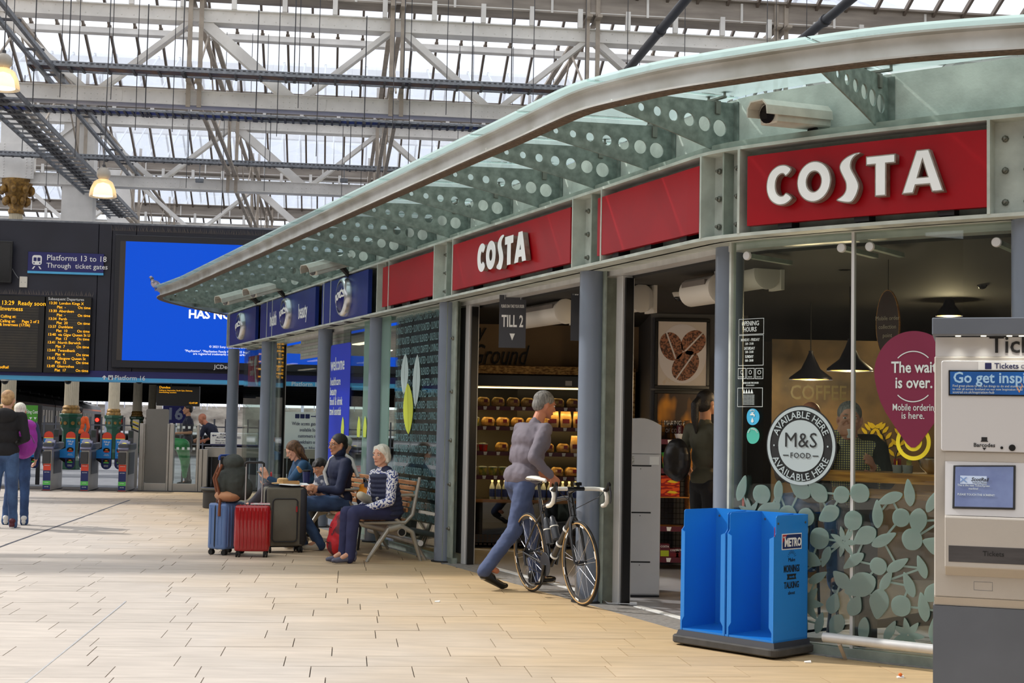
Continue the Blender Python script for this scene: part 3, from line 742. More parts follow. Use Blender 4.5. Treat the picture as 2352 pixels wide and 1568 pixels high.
# ridge-and-furrow glazing
RZ=ZC1+.75;RH=2.5;HALF=5.4
bar=MB();Ls=math.hypot(HALF,RH);bar.box(-.03,.03,0,Ls,-.10,0);bar.box(-.05,.05,.02,.18,-.16,-.08);bar.box(-.05,.05,Ls*.47,Ls*.47+.14,-.15,-.02)
bar_me=bar.mesh('glazing_bar');bar_me.materials.append(M_barm)
BS=.66
pn=MB();pn.box(.035,BS-.035,.05,Ls*.47,-.012,-.004);pane_me=pn.mesh('roof_pane');pane_me.materials.append(M_rglass)
names={18.8:'above the large corner sign, top right',29.6:'behind the nearest truss',40.4:'behind the second truss',51.2:'behind the third truss',62.0:'farthest, low above the sign wall'}
for v in(18.8,29.6,40.4,51.2,62.0):
 um=-13-(v-18.8)*.16;n=int((13-um+(5 if v<20 else 0))/BS)
# slope that falls away from the camera, seen from below: ridge at v+5.4 down to v+10.8
 o=thing('roof_glazing','sloping strip of roof glazing '+names[v],'roof glazing',S(um,v+2*HALF,RZ),A7,kind='thing')
 ang=-math.atan2(RH,HALF)
 for i in range(n):
  x=i*BS
  inst('glazing_bar',bar_me,o,(x,0,0),(math.atan2(RH,HALF),0,PI))
  for r in range(2):inst('glass_pane',pane_me,o,(x+BS,0-r*HALF*.5,r*RH*.5),(math.atan2(RH,HALF),0,PI))
 W_=n*BS
 for nm,t,w in(('ridge_beam',1.0,.2),('purlin',.5,.12),('eaves_beam',.03,.2)):
  mb=MB();y=-HALF*t;z=RH*t;mb.box(0,W_,y-.05,y+.05,z-.16-w,z-.12);mb.box(0,W_,y-.14,y+.14,z-.17-w,z-.15-w);mb.build(nm,M_truss,o)
# the other slope, falling toward the camera
 mb=MB()
 for i in range(0,n,1):
  x=i*BS;mb.beam((x,-HALF,RH-.05),(x,-2*HALF,-.05),.04,.05)
 mb.build('near_slope_bars',M_wbar,o)['kind']='stuff'
 mb=MB();mb.quad((0,-HALF,RH),(W_,-HALF,RH),(W_,-2*HALF,0),(0,-2*HALF,0));mb.build('near_slope_sheet',M_rsheet,o)
# walkway ladder trays, pipes and wires under the roof
M_tray=mat('galvanised_tray',(132,136,142),.45,.5,var=.2,scale=12)
M_trayd=mat('dark_tray',(70,70,74),.6)
M_bcable=mat('blue_cables',(40,62,140),.5,rgb2=(62,62,70),scale=.9,lo=.45,hi=.55)
M_rcable=mat('mixed_cables',(66,66,88),.6,rgb2=(110,84,70),scale=3)
def tray_u(name,lab,v,z,u0,u1,w,cable,step=.5,side=.1,slots=True):
 o=thing(name,lab,'cable tray',S((u0+u1)/2,v,z),A7);h=(u1-u0)/2
 mb=MB();mb.box(-h,h,0,.03,0,side);mb.box(-h,h,w,w+.03,0,side);mb.build('side_rail',M_tray,o)
 mb=MB();n=int(2*h/step)
 for i in range(n):x=-h+i*step;mb.box(x,x+.045,0,w,-.02,.01)
 mb.build('rungs',M_trayd,o)['kind']='stuff'
 mb=MB()
 for i in range(5):mb.tube([(-h,.06+i*(w-.1)/5,.03),(h,.06+i*(w-.1)/5,.03)],.022,6)
 mb.build('cables',cable,o)
 if slots:
  mb=MB();n=int(2*h/.11)
  for i in range(n):x=-h+i*.11;mb.box(x,x+.06,-.004,0,side*.55,side*.8)
  mb.build('slots',M_trayd,o,fix=False)['kind']='stuff'
 for i in range(int(2*h/2.2)):
  x=-h+.8+i*2.2;mb=MB();mb.tube([(x,-.03,side),(x,-.03,2.2)],.012,5);mb.box(x-.03,x+.03,-.05,w*.7,-.05,-.02);mb.build('hanger',M_trayd,o)
 return o
za=SV(700,178,28.6)[1];tray_u('cable_tray','slotted steel cable tray with red and grey cables in front of the nearest truss',28.6,za,SV(62,150,28.6)[0],SV(1370,215,28.6)[0],.5,M_rcable)
zb=SV(450,262,29.1)[1];tray_u('cable_tray','cable tray with blue cables slung under the nearest truss',29.1,zb,SV(-20,240,29.1)[0],SV(1250,300,29.1)[0],.45,M_bcable,.16,.05,False)
zc=SV(500,376,39.4)[1];tray_u('cable_tray','thin lattice cable tray in front of the second truss',39.4,zc,SV(-20,355,39.4)[0],SV(1050,405,39.4)[0],.2,M_trayd,.25,.12)
o=thing('ladder_walkway','steel ladder walkway with dark cables slanting away at upper left','walkway',S(-6.7,36,7.6),A7)
mb=MB()
for x in(-.42,.42):mb.box(x,x+.04,-10,9,0,.1)
mb.build('side_rail',M_tray,o)
mb=MB()
for i in range(38):mb.box(-.42,.42,-10+i*.5,-9.96+i*.5,.01,.05)
mb.build('rungs',M_tray,o)['kind']='stuff'
mb=MB()
for x in(-.12,-.04,.05):mb.tube([(x,-10,.08),(x,9,.08)],.05,6)
mb.build('cables',M_trayd,o)
for x,l in((-6.0,'left'),(-5.72,'right')):
 o=thing('conduit_rail','dark steel conduit rail slanting away at upper left, %s of the pair'%l,'rail',S(x,32,8.3),A7)
 mb=MB();mb.box(-.035,.035,-11,10,-.03,.05);mb.build('channel',M_tray,o)
 mb=MB()
 for i in range(10):mb.box(-.05,.3 if l=='left' else .05,-10.5+i*2,-10.45+i*2,.05,.09)
 mb.build('clips',M_trayd,o)['kind']='stuff'
for(u,v0,v1,l)in((5.8,22.5,31,'left'),(8.55,22,28.5,'right')):
 o=thing('drain_pipe','black drainpipe slanting under the roof above the canopy, %s one'%l,'pipe',S(u,(v0+v1)/2,8.8),A7)
 h=(v1-v0)/2;mb=MB();mb.tube([(0,-h,0),(0,h,0)],.085,12);mb.build('pipe_run',mat('black_pipe',(50,50,54),.5),o,smooth=40)
 mb=MB();mb.tube([(0,-h*.3,0),(0,-h*.3+.12,0)],.11,12);mb.tube([(0,h*.5,0),(0,h*.5+.12,0)],.11,12);mb.build('collar',M_trayd,o,smooth=40)
# suspended wires
rw=random.Random(5);o=thing('hanging_wires','thin dark suspension wires hanging from the roof trusses','wires',S(0,28,8),A7);mb=MB()
for i in range(46):
 x=-11+i*.48+rw.uniform(-.15,.15);y=rw.choice((-.2,1.0,8,12));z0=rw.choice((-.2,-.8,-1.4));mb.tube([(x,y,z0),(x,y,3.2)],.008,4)
mb.build('wire_strands',M_trayd,o)['kind']='stuff'
# bell lamps
M_lampg=glass('lamp_glass',(235,225,205),milk=.5,milk_rgb=(240,225,200))
M_lampe=mat('lamp_glow',(255,226,176),.4,emit=4.0)
def bell_lamp(px,pyb,v,lab,s=1.0):
 u,z=SV(px,pyb,v);o=thing('bell_lamp',lab,'lamp',S(u,v,z),A7)
 mb=MB();mb.lathe([(.27*s,0),(.275*s,.03),(.25*s,.16*s),(.19*s,.30*s),(.10*s,.36*s),(.001,.37*s)],28,cap=False);mb.build('glass_bell',M_lampg,o,smooth=60)
 mb=MB();mb.lathe([(.20*s,.02),(.18*s,.16*s),(.12*s,.26*s),(.001,.30*s)],20,cap=True);mb.build('glow',M_lampe,o,smooth=60)
 mb=MB();mb.sph((0,0,.47*s),.14*s,20,12);mb.build('gear_globe',mat('grey_globe',(178,170,158),.35),o,smooth=60)
 mb=MB();mb.cyl((0,0,.36*s),(0,0,.42*s),.09*s,.11*s);mb.cyl((0,0,.6*s),(0,0,.66*s),.03);mb.build('collar',M_trayd,o)
 mb=MB();mb.tube([(0,0,.66*s),(.02,0,9.6-z)],.01,5);mb.build('suspension_wire',M_trayd,o)
bell_lamp(236,452,27.5,'glowing glass bell lamp hanging above the blue screen',.93)
bell_lamp(6,205,22.6,'glowing glass bell lamp cut by the left frame edge',.93)
for px,py,v in((458,415,40),(790,415,40)):
 u,z=SV(px,py,v);o=thing('roof_speaker','small grey loudspeaker hung under the second truss, %s one'%('left' if px<500 else 'right'),'speaker',S(u,v,z),A7)
 mb=MB();mb.box(-.11,.11,-.06,.06,-.05,.06);mb.build('speaker_body',M_tray,o,bevel=.01);mb=MB();mb.tube([(0,0,.06),(0,0,.5)],.012,6);mb.build('drop_rod',M_tray,o)
# ================================================================ DARK SIGN WALL
VB=31.5
M_clad=mat('black_blue_cladding',(34,36,50),.5,var=.15,scale=1.5)
M_band=mat('navy_sign_band',(30,32,104),.4,var=.06,scale=1)
M_lblue=mat('light_blue_stripe',(84,180,232),.45)
uL=-20.0;uR=SV(905,800,VB)[0]+1.5
zT=SV(300,516,VB)[1];zB=SV(300,877,VB)[1];zS=SV(300,868,VB)[1];zN=SV(300,853,VB)[1]
bwl=thing('sign_wall','long dark blue-black overhead sign wall above the ticket gates','sign wall',S(0,VB,0),A7,kind='thing')
js=[uL,-15.5,-12.6,SV(225,600,VB)[0],SV(256,600,VB)[0],-4.4,-1.2,uR]
for a,b in zip(js,js[1:]):
 mb=MB();mb.box(a+.006,b-.006,0,.7,zN,zT);mb.build('cladding_panel',M_clad,bwl,bevel=.004)
mb=MB();mb.box(uL,uR,-.02,.7,zS,zN);mb.build('platform_sign_band',M_band,bwl)
mb=MB();mb.box(uL,uR,-.02,.7,zB,zS);mb.build('light_blue_edge',M_lblue,bwl)
x0,z0=SV(238,868,VB);
def bt(parent,t,px,py,hpx,m,v=VB,**k):
 u,z=SV(px,py,v);L=parent.location;lx=u-L.dot(e1)
 return text('lettering',t,hpx*v/FPX/.72,m,parent,lx,k.pop('y',-.03),z-L.z,**k)
bt(bwl,'Platform 16',263,872,10.5,M_white,align='LEFT',bold=.004,sx=.98)
bt(bwl,'Platform 17 and 18',669,886,10,M_white,align='LEFT',bold=.004)
def icon(parent,px,py,w,m1,m2,v=VB,lx=None):
 u,z=SV(px,py,v);mb=MB();L=parent.location;u-=L.dot(e1);z-=L.z;s=w*v/FPX
 mb.prism(rrect(u-s/2,u+s/2,z-s/2,z+s/2,s*.1),-.034,-.03);mb.build('pictogram_plate',m1,parent)
 mb=MB();mb.prism(rrect(u-s*.28,u+s*.28,z-s*.2,z+s*.36,s*.1),-.038,-.034);mb.prism([(u-s*.3,z-s*.4),(u-s*.12,z-s*.22),(u+s*.12,z-s*.22),(u+s*.3,z-s*.4)],-.038,-.034);mb.build('train_pictogram',m2,parent)
 mb=MB();mb.prism(rrect(u-s*.2,u+s*.2,z+.05*s,z+s*.28,s*.04),-.041,-.038);mb.build('train_window',m1,parent)
icon(bwl,254.5,867,10.5,M_white,M_navyink)
u,z=SV(240,867,VB);mb=MB();mb.prism([(u-.012,z-.045),(u+.012,z-.045),(u+.012,z+.01),(u+.04,z-.012),(u+.04,z+.012),(u,z+.05),(u-.04,z+.012),(u-.04,z-.012),(u-.012,z+.01)],-.034,-.03);mb.build('arrow',M_white,bwl)
# bird spikes
def spikes(parent,u0,u1,z,y=-.02):
 rs=random.Random(int(u0*10));mb=MB();x=u0
 while x<u1:
  a=x+rs.uniform(-.02,.02);mb.add([(x-.004,y,z),(x+.004,y,z),(a+rs.uniform(-.05,.05),y-rs.uniform(0,.06),z+rs.uniform(.09,.13))],[(0,1,2)]);x+=.028
 mb.build('bird_spikes',mat('spike_grey',(128,118,108),.5),parent,fix=False)['kind']='stuff'
spikes(bwl,js[4],uR,SV(300,531,VB)[1]);spikes(bwl,uL+5,SV(218,676,VB)[0],SV(100,679,VB)[1],-.16)
mb=MB();mb.box(uL,uR,.1,.14,zT,zT+.05);mb.box(uL,uR,.5,.54,zT,zT+.05);mb.build('top_rail',M_tray,bwl)
# LED screen
o=thing('led_screen','huge blue advertising screen in a black frame','screen',S(SV(270,700,VB)[0],VB-.14,0),A7);L=o.location.dot(e1)
def lx(px,py=700,v=VB):return SV(px,py,v)[0]-L
fz1=SV(300,541,VB)[1];fz0=SV(300,845,VB)[1];W1=uR-.1-L
mb=MB();fx0=lx(262);mb.box(fx0,W1,0,.13,fz0,fz1);mb.build('screen_frame',mat('screen_frame_black',(24,26,36),.4),o,bevel=.01)
sz1=SV(300,556,VB)[1];sz0=SV(300,828,VB)[1]
mb=MB();mb.box(lx(274),lx(286.5),-.012,.0,sz0,sz1);mb.build('unlit_strip',mat('unlit_led',(66,60,56),.6),o)
M_led=mat('led_blue',(0,84,226),.5,emit=.85,spec=.2);M_led.node_tree.nodes['Principled BSDF'].inputs['Base Color'].default_value=(.001,.005,.02,1)
mb=MB();mb.box(lx(286.5),W1-.3,-.012,.0,sz0,sz1);mb.build('led_display',M_led,o)
M_ledw=mat('led_white',(250,250,252),.5,emit=.9)
def bt2(t,px,py,hpx,m,**k):
 u,z=SV(px,py,VB);return text('lettering',t,hpx*VB/FPX/.72,m,o,u-L,-.02,z,**k)
bt2('HAS NO LIMITS',434,731,19,M_ledw,align='LEFT',bold=.03,sx=.98)
bt2('\u00a9 2023 Sony Interactive Entertainment',482,799,5,M_ledw,align='LEFT')
bt2('"PlayStation", "PlayStation Family Mark", "PS5 logo"',426,808.5,5,M_ledw,align='LEFT')
bt2('are registered trademarks or trademarks',445,815,5,M_ledw,align='LEFT')
bt2('JCDecaux',493,847,9.5,M_white,align='LEFT',bold=.01)
# platform direction sign
u,z=SV(64,630,VB);u2,z2=SV(240,582,VB);zt=SV(150,581,VB)[1];zb_=SV(150,630,VB)[1]
o=thing('platform_sign','navy platform direction sign with a white train symbol','sign',S(u,VB-.06,zb_),A7);W_=u2-u;Hh=zt-zb_
mb=MB();mb.box(0,W_,0,.05,.05,Hh);mb.build('sign_plate',M_band,o,bevel=.004);mb=MB();mb.box(0,W_,-.002,.05,0,.048);mb.build('light_blue_edge',M_lblue,o)
text('lettering','Platforms 13 to 18',.17,M_white,o,W_*.245,-.003,Hh*.63,align='LEFT',bold=.006,sx=.98)
text('lettering','Through  ticket gates',.152,M_white,o,W_*.245,-.003,Hh*.28,align='LEFT',bold=.005,sx=.98)
def train_icon(p,x,z,s,m,mbk):
 mb=MB();mb.prism(rrect(x-s*.5,x+s*.5,z-s*.3,z+s*.75,s*.25),-.006,-.001);mb.prism([(x-s*.5,z-.75*s),(x-s*.35,z-.75*s),(x-s*.15,z-s*.45),(x-s*.3,z-s*.45)],-.006,-.001);mb.prism([(x+s*.5,z-.75*s),(x+s*.35,z-.75*s),(x+s*.15,z-s*.45),(x+s*.3,z-s*.45)],-.006,-.001);mb.build('train_pictogram',m,p)
 mb=MB();mb.prism(rrect(x-s*.36,x-s*.04,z+s*.1,z+s*.5,s*.06),-.009,-.006);mb.prism(rrect(x+s*.04,x+s*.36,z+s*.1,z+s*.5,s*.06),-.009,-.006)
 mb.prism([(x-s*.3+q[0]*s*.08,z-s*.1+q[1]*s*.08)for q in circ(0,0,1,n=8)],-.009,-.006);mb.prism([(x+s*.3+q[0]*s*.08,z-s*.1+q[1]*s*.08)for q in circ(0,0,1,n=8)],-.009,-.006);mb.build('train_detail',mbk,p)
train_icon(o,W_*.12,Hh*.52,.2,M_white,M_band)
# dark monitor at the left edge + junction box
u,z=SV(30,652,VB);o=thing('monitor','switched-off black monitor at the left frame edge','monitor',S(u-.5,VB-.2,z),A7)
mb=MB();mb.box(-.8,.5,0,.1,0,.9);mb.build('monitor_case',M_black,o,bevel=.01);mb=MB();mb.box(-.7,.46,-.004,0,.05,.86);mb.build('monitor_screen',mat('off_screen',(8,8,12),.15),o)
mb=MB();mb.tube([(.48,.06,.35),(.56,.12,.2),(.62,.14,.12)],.008,6);mb.build('cable',M_tray,o)
u,z=SV(45,660,VB);o=thing('junction_box','small white junction box on the dark sign wall','box',S(u,VB-.05,z),A7)
mb=MB();mb.box(0,.16,0,.05,0,.235);mb.build('box_cover',mat('cream_plastic',(226,222,210),.5),o,bevel=.006);mb=MB();mb.cyl((.04,-.003,.11),(.04,.003,.11),.008);mb.cyl((.12,-.003,.11),(.12,.003,.11),.008);mb.build('cover_screws',M_tray,o)
# departure boards
M_dbk=mat('display_black',(20,19,18),.35);M_dln=mat('display_rows',(44,42,38),.5,rgb2=(58,52,42),scale=3)
M_amber=mat('amber_led',(255,176,20),.5,emit=1.3)
def dep(px0,px1,py0,py1,title,rows,lab,rows_n=24):
 u0,z1=SV(px0,py0,VB);u1,_=SV(px1,py0,VB);z0=SV(px0,py1,VB)[1]
 o=thing('departure_board',lab,'departure board',S(u0,VB-.16,z0),A7);W_=u1-u0;Hh=z1-z0
 mb=MB();mb.box(0,W_,0,.15,0,Hh);mb.build('display_case',M_dbk,o,bevel=.008)
 mb=MB()
 for i in range(rows_n):z=.1+i*(Hh-.28)/rows_n;mb.box(.05,W_-.12,-.003,0,z,z+(Hh-.28)/rows_n*.82)
 mb.build('led_rows',M_dln,o)['kind']='stuff'
 text('title_lettering',title,.085,M_white,o,.05,-.005,Hh-.085,align='LEFT',bold=.004,sx=.92)
 for(t,x,y,s)in rows:
  text('led_lettering',t,s,M_amber,o,x*W_,-.006,Hh-y,align='LEFT',bold=.0,sx=.95)
 return o
k=VB/FPX
dep(-58,107,677,852,'Departures',[('13:29  Ready soon',.395,18*k+.03,.13),('Inverness',.385,31*k+.03,.13),('Calling at:',.395,60*k-.1,.085),('Calling at:      Page 2 of 2',.385,60*k,.085),('& Inverness (17:06)',.385,68*k,.085),('ScotRail',.36,162*k,.085)],'amber departure board listing one train, left of the two')
L_=o
b=dep(109,213,681,856,'Subsequent Departures',[(t,.07 if i%2==0 else .25,(18+i*8.75)*k,.082)for i,t in enumerate(['13:30  London Kings X','Plat  -','13:30  Aberdeen','Plat  -','13:34  Perth','Plat  20','13:37  Dunblane','Plat  10','13:40  via Glgw Queen St LI','Plat  13','13:41  North Berwick','Plat  7','13:44  Tweedbank','Plat  4','13:45  Glasgow Queen St','Plat  12','13:49  Glenrothes','Plat  17'])]+[('On time',.71,(18+(2*i+1)*8.75)*k,.082)for i in range(9)],'amber departure board listing nine later trains, right of the two')
# ================================================================ SHOP INTERIORS
M_ceil=mat('dark_shop_ceiling',(46,44,42),.8)
M_wallg=mat('charcoal_wall',(78,78,80),.7,var=.08,scale=2)
M_wallb=mat('tobacco_brown_wall',(158,130,96),.75,var=.08,scale=2)
M_wood=mat('rough_sawn_timber',(214,170,104),.7,rgb2=(122,84,44),scale=3.5,stretch=(6,6,14),lo=.38,hi=.6,bump=.4)
M_oak=mat('varnished_oak',(206,140,60),.35,rgb2=(150,92,34),scale=4,stretch=(1,1,16),coat=.3)
M_cwhite=mat('cabinet_white',(206,206,208),.5,var=.05,scale=2)
M_burg=mat('burgundy_edge',(92,32,50),.45)
pts=[FW((8.85+i*.25,.45,0))[:2]for i in range(46)]
poly=pts+[(9.5,8.6),(9.5,19.6),(3.2,19.6),(-.2,18.2)]
mb=MB();mb.prismz(poly,2.62,2.66);o=mb.build('ceiling',M_ceil);tag(o,'dark ceiling of the coffee shop',None,kind='structure')
mb=MB();mb.prismz([FW((.0+i*.5,.36,0))[:2]for i in range(19)]+pts[::1]+[(9.5,8.6),(9.5,19.6),(0.2,26.5),(-.2,27)],3.3,3.36);o=mb.build('roof_shop',M_greend);tag(o,'flat roof of the shop building',None,kind='structure')  # unseen roof slab added to block sunlight from the shop interior
def wallbox(nm,a,b,z0,z1,m,lab,t=.08):
 mb=MB();mb.beam((a[0],a[1],(z0+z1)/2),(b[0],b[1],(z0+z1)/2),t,z1-z0);o=mb.build(nm,m);tag(o,lab,None,kind='structure');return o
wallbox('wall_left',(-1.33,16.75),(3.3,18.7),0,2.62,M_wallg,'partition between the two shops')
wallbox('wall_brown',(-1.28,17.0),(1.6,17.0),2.08,2.62,M_wallb,'brown wall above the chiller')
wallbox('wall_side',(1.56,17.2),(1.50,14.95),0,2.62,M_wallg,'charcoal side wall')
wallbox('wall_pictures',(1.46,14.98),(2.45,14.98),0,2.62,M_wallg,'charcoal wall with the two pictures')
wallbox('wall_back',(2.4,19.3),(9.5,19.3),0,2.62,mat('cafe_back_wall',(88,72,56),.8,var=.2,scale=1.2),'brown back wall of the coffee shop')
wallbox('wall_right',(9.4,8.4),(9.4,19.4),0,3.3,M_wallg,'right wall of the coffee shop')
wallbox('wall_inner',(2.45,14.98),(3.1,19.3),0,2.62,M_wallg,'inner wall behind the pictures')
# backing of the lettered window
o=part_band('trim_20',None,mat('window_backing',(30,32,34),.7),8.95,11.0,.30,.33,.1,2.62);tag(o,'dark backing board behind the lettered window',None,kind='structure')
# far shop: pale slatted ceiling with light panels
o=thing('shop_ceiling','pale slatted ceiling of the blue-signed shop with strip lights','ceiling',FW((4.5,2.5,2.62)),kind='structure')
mb=MB()
for i in range(30):y=.55+i*.16;mb.box(.4,8.6,y,y+.145,2.60,2.63)
mb.build('ceiling_slats',mat('ceiling_white',(214,212,204),.6),o,wmap=FW)['kind']='stuff'
M_strip=mat('strip_light',(255,240,214),.5,emit=2.2)
for y in(1.1,2.0,3.0):
 for s in(2.2,4.6,7.0):mb=MB();mb.box(s-.6,s+.6,y,y+.12,2.585,2.60);mb.build('light_panel',M_strip,o,wmap=FW)
def local_text(p,t,size,m,x,y,z,**k):return text('lettering',t,size,m,p,x,y,z,**k)
# --- chiller
CY=16.62
def cx_(px):return(px-1176)/FPX*CY+.0
def cz_(py,px=1200):return PY(px,py,CY).z
ch=thing('chiller','tall open-front chiller cabinet full of wrapped food inside the wide doorway','chiller',(.3,CY,0));X0=-1.05-.3;X1=cx_(1432)+.0-.3
M_chs=mat('chiller_dark_steel',(74,76,78),.35,.5)
mb=MB();mb.box(X0,X0+.05,-.05,.75,0,cz_(862));mb.build('side_panel',M_chs,ch);mb=MB();mb.box(X1-.05,X1,-.05,.75,0,cz_(862));mb.build('side_panel',M_chs,ch)
mb=MB();mb.box(X0,X1,.68,.72,.1,cz_(862));mb.build('back_panel',M_black,ch)
mb=MB();mb.box(X0,X1,-.06,.6,cz_(888),cz_(861));mb.build('header',M_chs,ch,bevel=.01)
mb=MB();mb.box(X0+.1,X0+.25,-.066,-.06,cz_(884),cz_(877));mb.build('label_plate',M_cwhite,ch);mb=MB();mb.box(cx_(1300)-.3,cx_(1315)-.3,-.066,-.06,cz_(884),cz_(873));mb.build('label_plate',M_cwhite,ch)
mb=MB();mb.box(X0-.02,X1+.07,-.09,.3,cz_(859),cz_(841));mb.build('timber_top_trim',M_wood,ch)
mb=MB();mb.box(X1+.0,X1+.14,-.09,.3,0.1,cz_(841));mb.build('timber_side_trim',M_wood,ch)
mb=MB();mb.box(X0+.1,X1-.1,.05,.09,cz_(888)-.02,cz_(888)-.005);mb.build('light_strip',mat('chiller_light',(255,220,150),.5,emit=3.5),ch)
SH=[cz_(y)for y in(936,982,1040,1095,1150)]
for i,z in enumerate(SH):
 d=.0+i*.0
 mb=MB();mb.box(X0+.05,X1-.05,.0,.62,z-.01,z+.01);mb.build('shelf',M_chs,ch)
 mb=MB();mb.box(X0+.05,X1-.05,-.02,0,z-.035,z+.012);mb.build('price_rail',M_burg if i<4 else M_oak,ch)
 if i<4:
  mb=MB();r=random.Random(i)
  for k in range(14):x=X0+.12+k*(X1-X0-.2)/14+r.uniform(-.02,.02);mb.prism([(x,z-.03),(x+.03,z-.03),(x+.04,z+.008),(x-.005,z+.008)],-.025,-.021)
  mb.build('price_tickets',M_white,ch)['kind']='stuff'
  mb=MB();mb.box(X0+.06,X1-.06,.004,.03,z-.034,z-.014);mb.build('shelf_light',mat('shelf_glow',(255,206,120),.5,emit=11),ch)
mb=MB();mb.box(X0,X1,-.06,-.04,cz_(1228),cz_(1154));mb.build('lower_front_glass',glass('chiller_glass',(200,205,205),refl=.9),ch)
mb=MB();mb.box(X0,X1,-.0,.6,.1,cz_(1200));mb.build('lower_well',mat('burgundy_well',(96,40,48),.5,rgb2=(40,36,36),scale=3),ch)
mb=MB()
for i in range(44):
 for j in range(4):x=X0+.05+i*(X1-X0-.1)/44;z=cz_(1252)+j*.033;mb.box(x,x+.034,-.062,-.05,z,z+.022)
mb.build('air_grille',mat('grille_bronze',(84,70,62),.5,.3),ch)['kind']='stuff'
mb=MB();mb.box(X0,X1,-.05,.6,.06,cz_(1228));mb.build('grille_housing',M_chs,ch)
# products: built once each, copied as things of their own
M_film=mat('gold_lit_wrap',(226,196,120),.3,rgb2=(130,92,40),scale=16,coat=.6)
M_bread=mat('sandwich_bread',(206,160,96),.6,rgb2=(120,84,40),scale=18)
M_lab=mat('wrapper_label_wine',(110,28,40),.4)
M_salad=mat('salad_green',(88,120,50),.5,rgb2=(190,170,90),scale=25)
M_redfruit=mat('red_fruit',(176,28,26),.4,rgb2=(120,20,20),scale=20)
M_bottleb=mat('bottle_blue_label',(40,60,130),.4)
M_clearb=mat('clear_bottle',(150,165,175),.2)
def proto_wrap():
 t=thing('wrapped_sandwich','','food',(0,0,0));mb=MB();mb.prism([(-.075,0),(.075,0),(.08,.07),(.055,.105),(-.05,.11),(-.08,.065)],0,.12);mb.build('wrapper',M_film,t,bevel=.012,smooth=50)
 mb=MB();mb.box(-.066,.066,-.004,0.02,.012,.05);mb.build('filling',M_bread,t);mb=MB();mb.box(.01,.055,-.009,0,.045,.085);mb.build('label_patch',M_lab,t);return t
def proto_pot():
 t=thing('food_pot','','food',(0,0,0));mb=MB();mb.lathe([(.04,0),(.052,.09)],14);mb.build('pot',M_salad,t,smooth=40);mb=MB();mb.lathe([(.054,.09),(.054,.1),(.03,.106)],14);mb.build('lid',M_clearb,t,smooth=40);return t
def proto_fruit():
 t=thing('fruit_pot','','food',(0,0,0));mb=MB();mb.lathe([(.045,0),(.055,.08)],14);mb.build('pot',M_redfruit,t,smooth=40);mb=MB();mb.lathe([(.057,.08),(.057,.09),(.02,.1)],14);mb.build('lid',M_clearb,t,smooth=40);return t
def proto_bag():
 t=thing('snack_bag','','food',(0,0,0));mb=MB();mb.add([(-.06,.0,0),(.06,.0,0),(.06,.08,0),(-.06,.08,0),(-.068,-.01,.09),(.068,-.01,.09),(.068,.09,.09),(-.068,.09,.09),(-.055,.035,.2),(.055,.035,.2),(.055,.045,.2),(-.055,.045,.2)],[(0,3,2,1),(0,1,5,4),(1,2,6,5),(2,3,7,6),(3,0,4,7),(4,5,9,8),(5,6,10,9),(6,7,11,10),(7,4,8,11),(8,9,10,11)]);mb.build('foil_bag',mat('pastry_bag',(222,196,140),.3,rgb2=(190,150,80),scale=14,coat=.4),t,smooth=60)
 mb=MB();mb.box(-.04,.04,-.016,-.006,.05,.1);mb.build('label_patch',M_lab,t);return t
def proto_bottle():
 t=thing('drink_bottle','','bottle',(0,0,0));mb=MB();mb.lathe([(.03,0),(.032,.02),(.032,.14),(.012,.19),(.012,.205)],14);mb.build('bottle_body',M_clearb,t,smooth=50);mb=MB();mb.lathe([(.033,.03),(.033,.12)],14,cap=False);mb.build('paper_label',M_bottleb,t,smooth=50);mb=MB();mb.lathe([(.014,.2),(.014,.222)],10);mb.build('cap',M_white,t);return t
rs=random.Random(11)
def row(proto,name_lab,grp,z,xs,y=.05,used={}):
 for x in xs:
  if proto not in used:o=proto();used[proto]=o
  else:o=copy_tree(used[proto])
  o.location=(.3+x,CY+y+rs.uniform(0,.03),z+.0105);o.rotation_euler=(0,0,rs.uniform(-.15,.15));o['label']=name_lab;o['group']=grp
def span(a,b,st):
 o=[];x=a
 while x<b:o.append(x);x+=st
 return o
row(proto_wrap,'gold-lit wrapped sandwich on the top chiller shelf','sandwiches on the top chiller shelf',SH[0],span(X0+.55,X1-.1,.175))
row(proto_wrap,'wrapped sandwich on the second chiller shelf, behind the walking man','sandwiches on the second chiller shelf',SH[1],span(X0+.78,X0+1.5,.175))
row(proto_pot,'small lidded pot at the left of the second chiller shelf','pots on the second chiller shelf',SH[1],span(X0+.52,X0+.72,.115))
row(proto_bag,'upright pastry bag at the right of the second chiller shelf','pastry bags on the second chiller shelf',SH[1],span(X0+1.55,X1-.1,.15))
row(proto_fruit,'red fruit pot on the third chiller shelf','fruit pots on the third chiller shelf',SH[2],span(X0+.5,X0+.85,.118))
row(proto_wrap,'wrapped roll on the third chiller shelf','rolls on the third chiller shelf',SH[2],span(X0+.95,X0+1.75,.18))
row(proto_bag,'tall snack bag at the right end of the third chiller shelf','snack bags on the third chiller shelf',SH[2],span(X0+1.82,X1-.1,.16))
row(proto_pot,'green salad pot on the fourth chiller shelf','salad pots on the fourth chiller shelf',SH[3],span(X0+.5,X0+1.2,.118))
row(proto_wrap,'wrapped item at the right of the fourth chiller shelf','items on the fourth chiller shelf',SH[3],span(X0+1.6,X1-.1,.18))
row(proto_bottle,'clear bottle with a blue label on the lowest chiller shelf','bottles on the lowest chiller shelf',SH[4],span(X0+.85,X1-.3,.075))
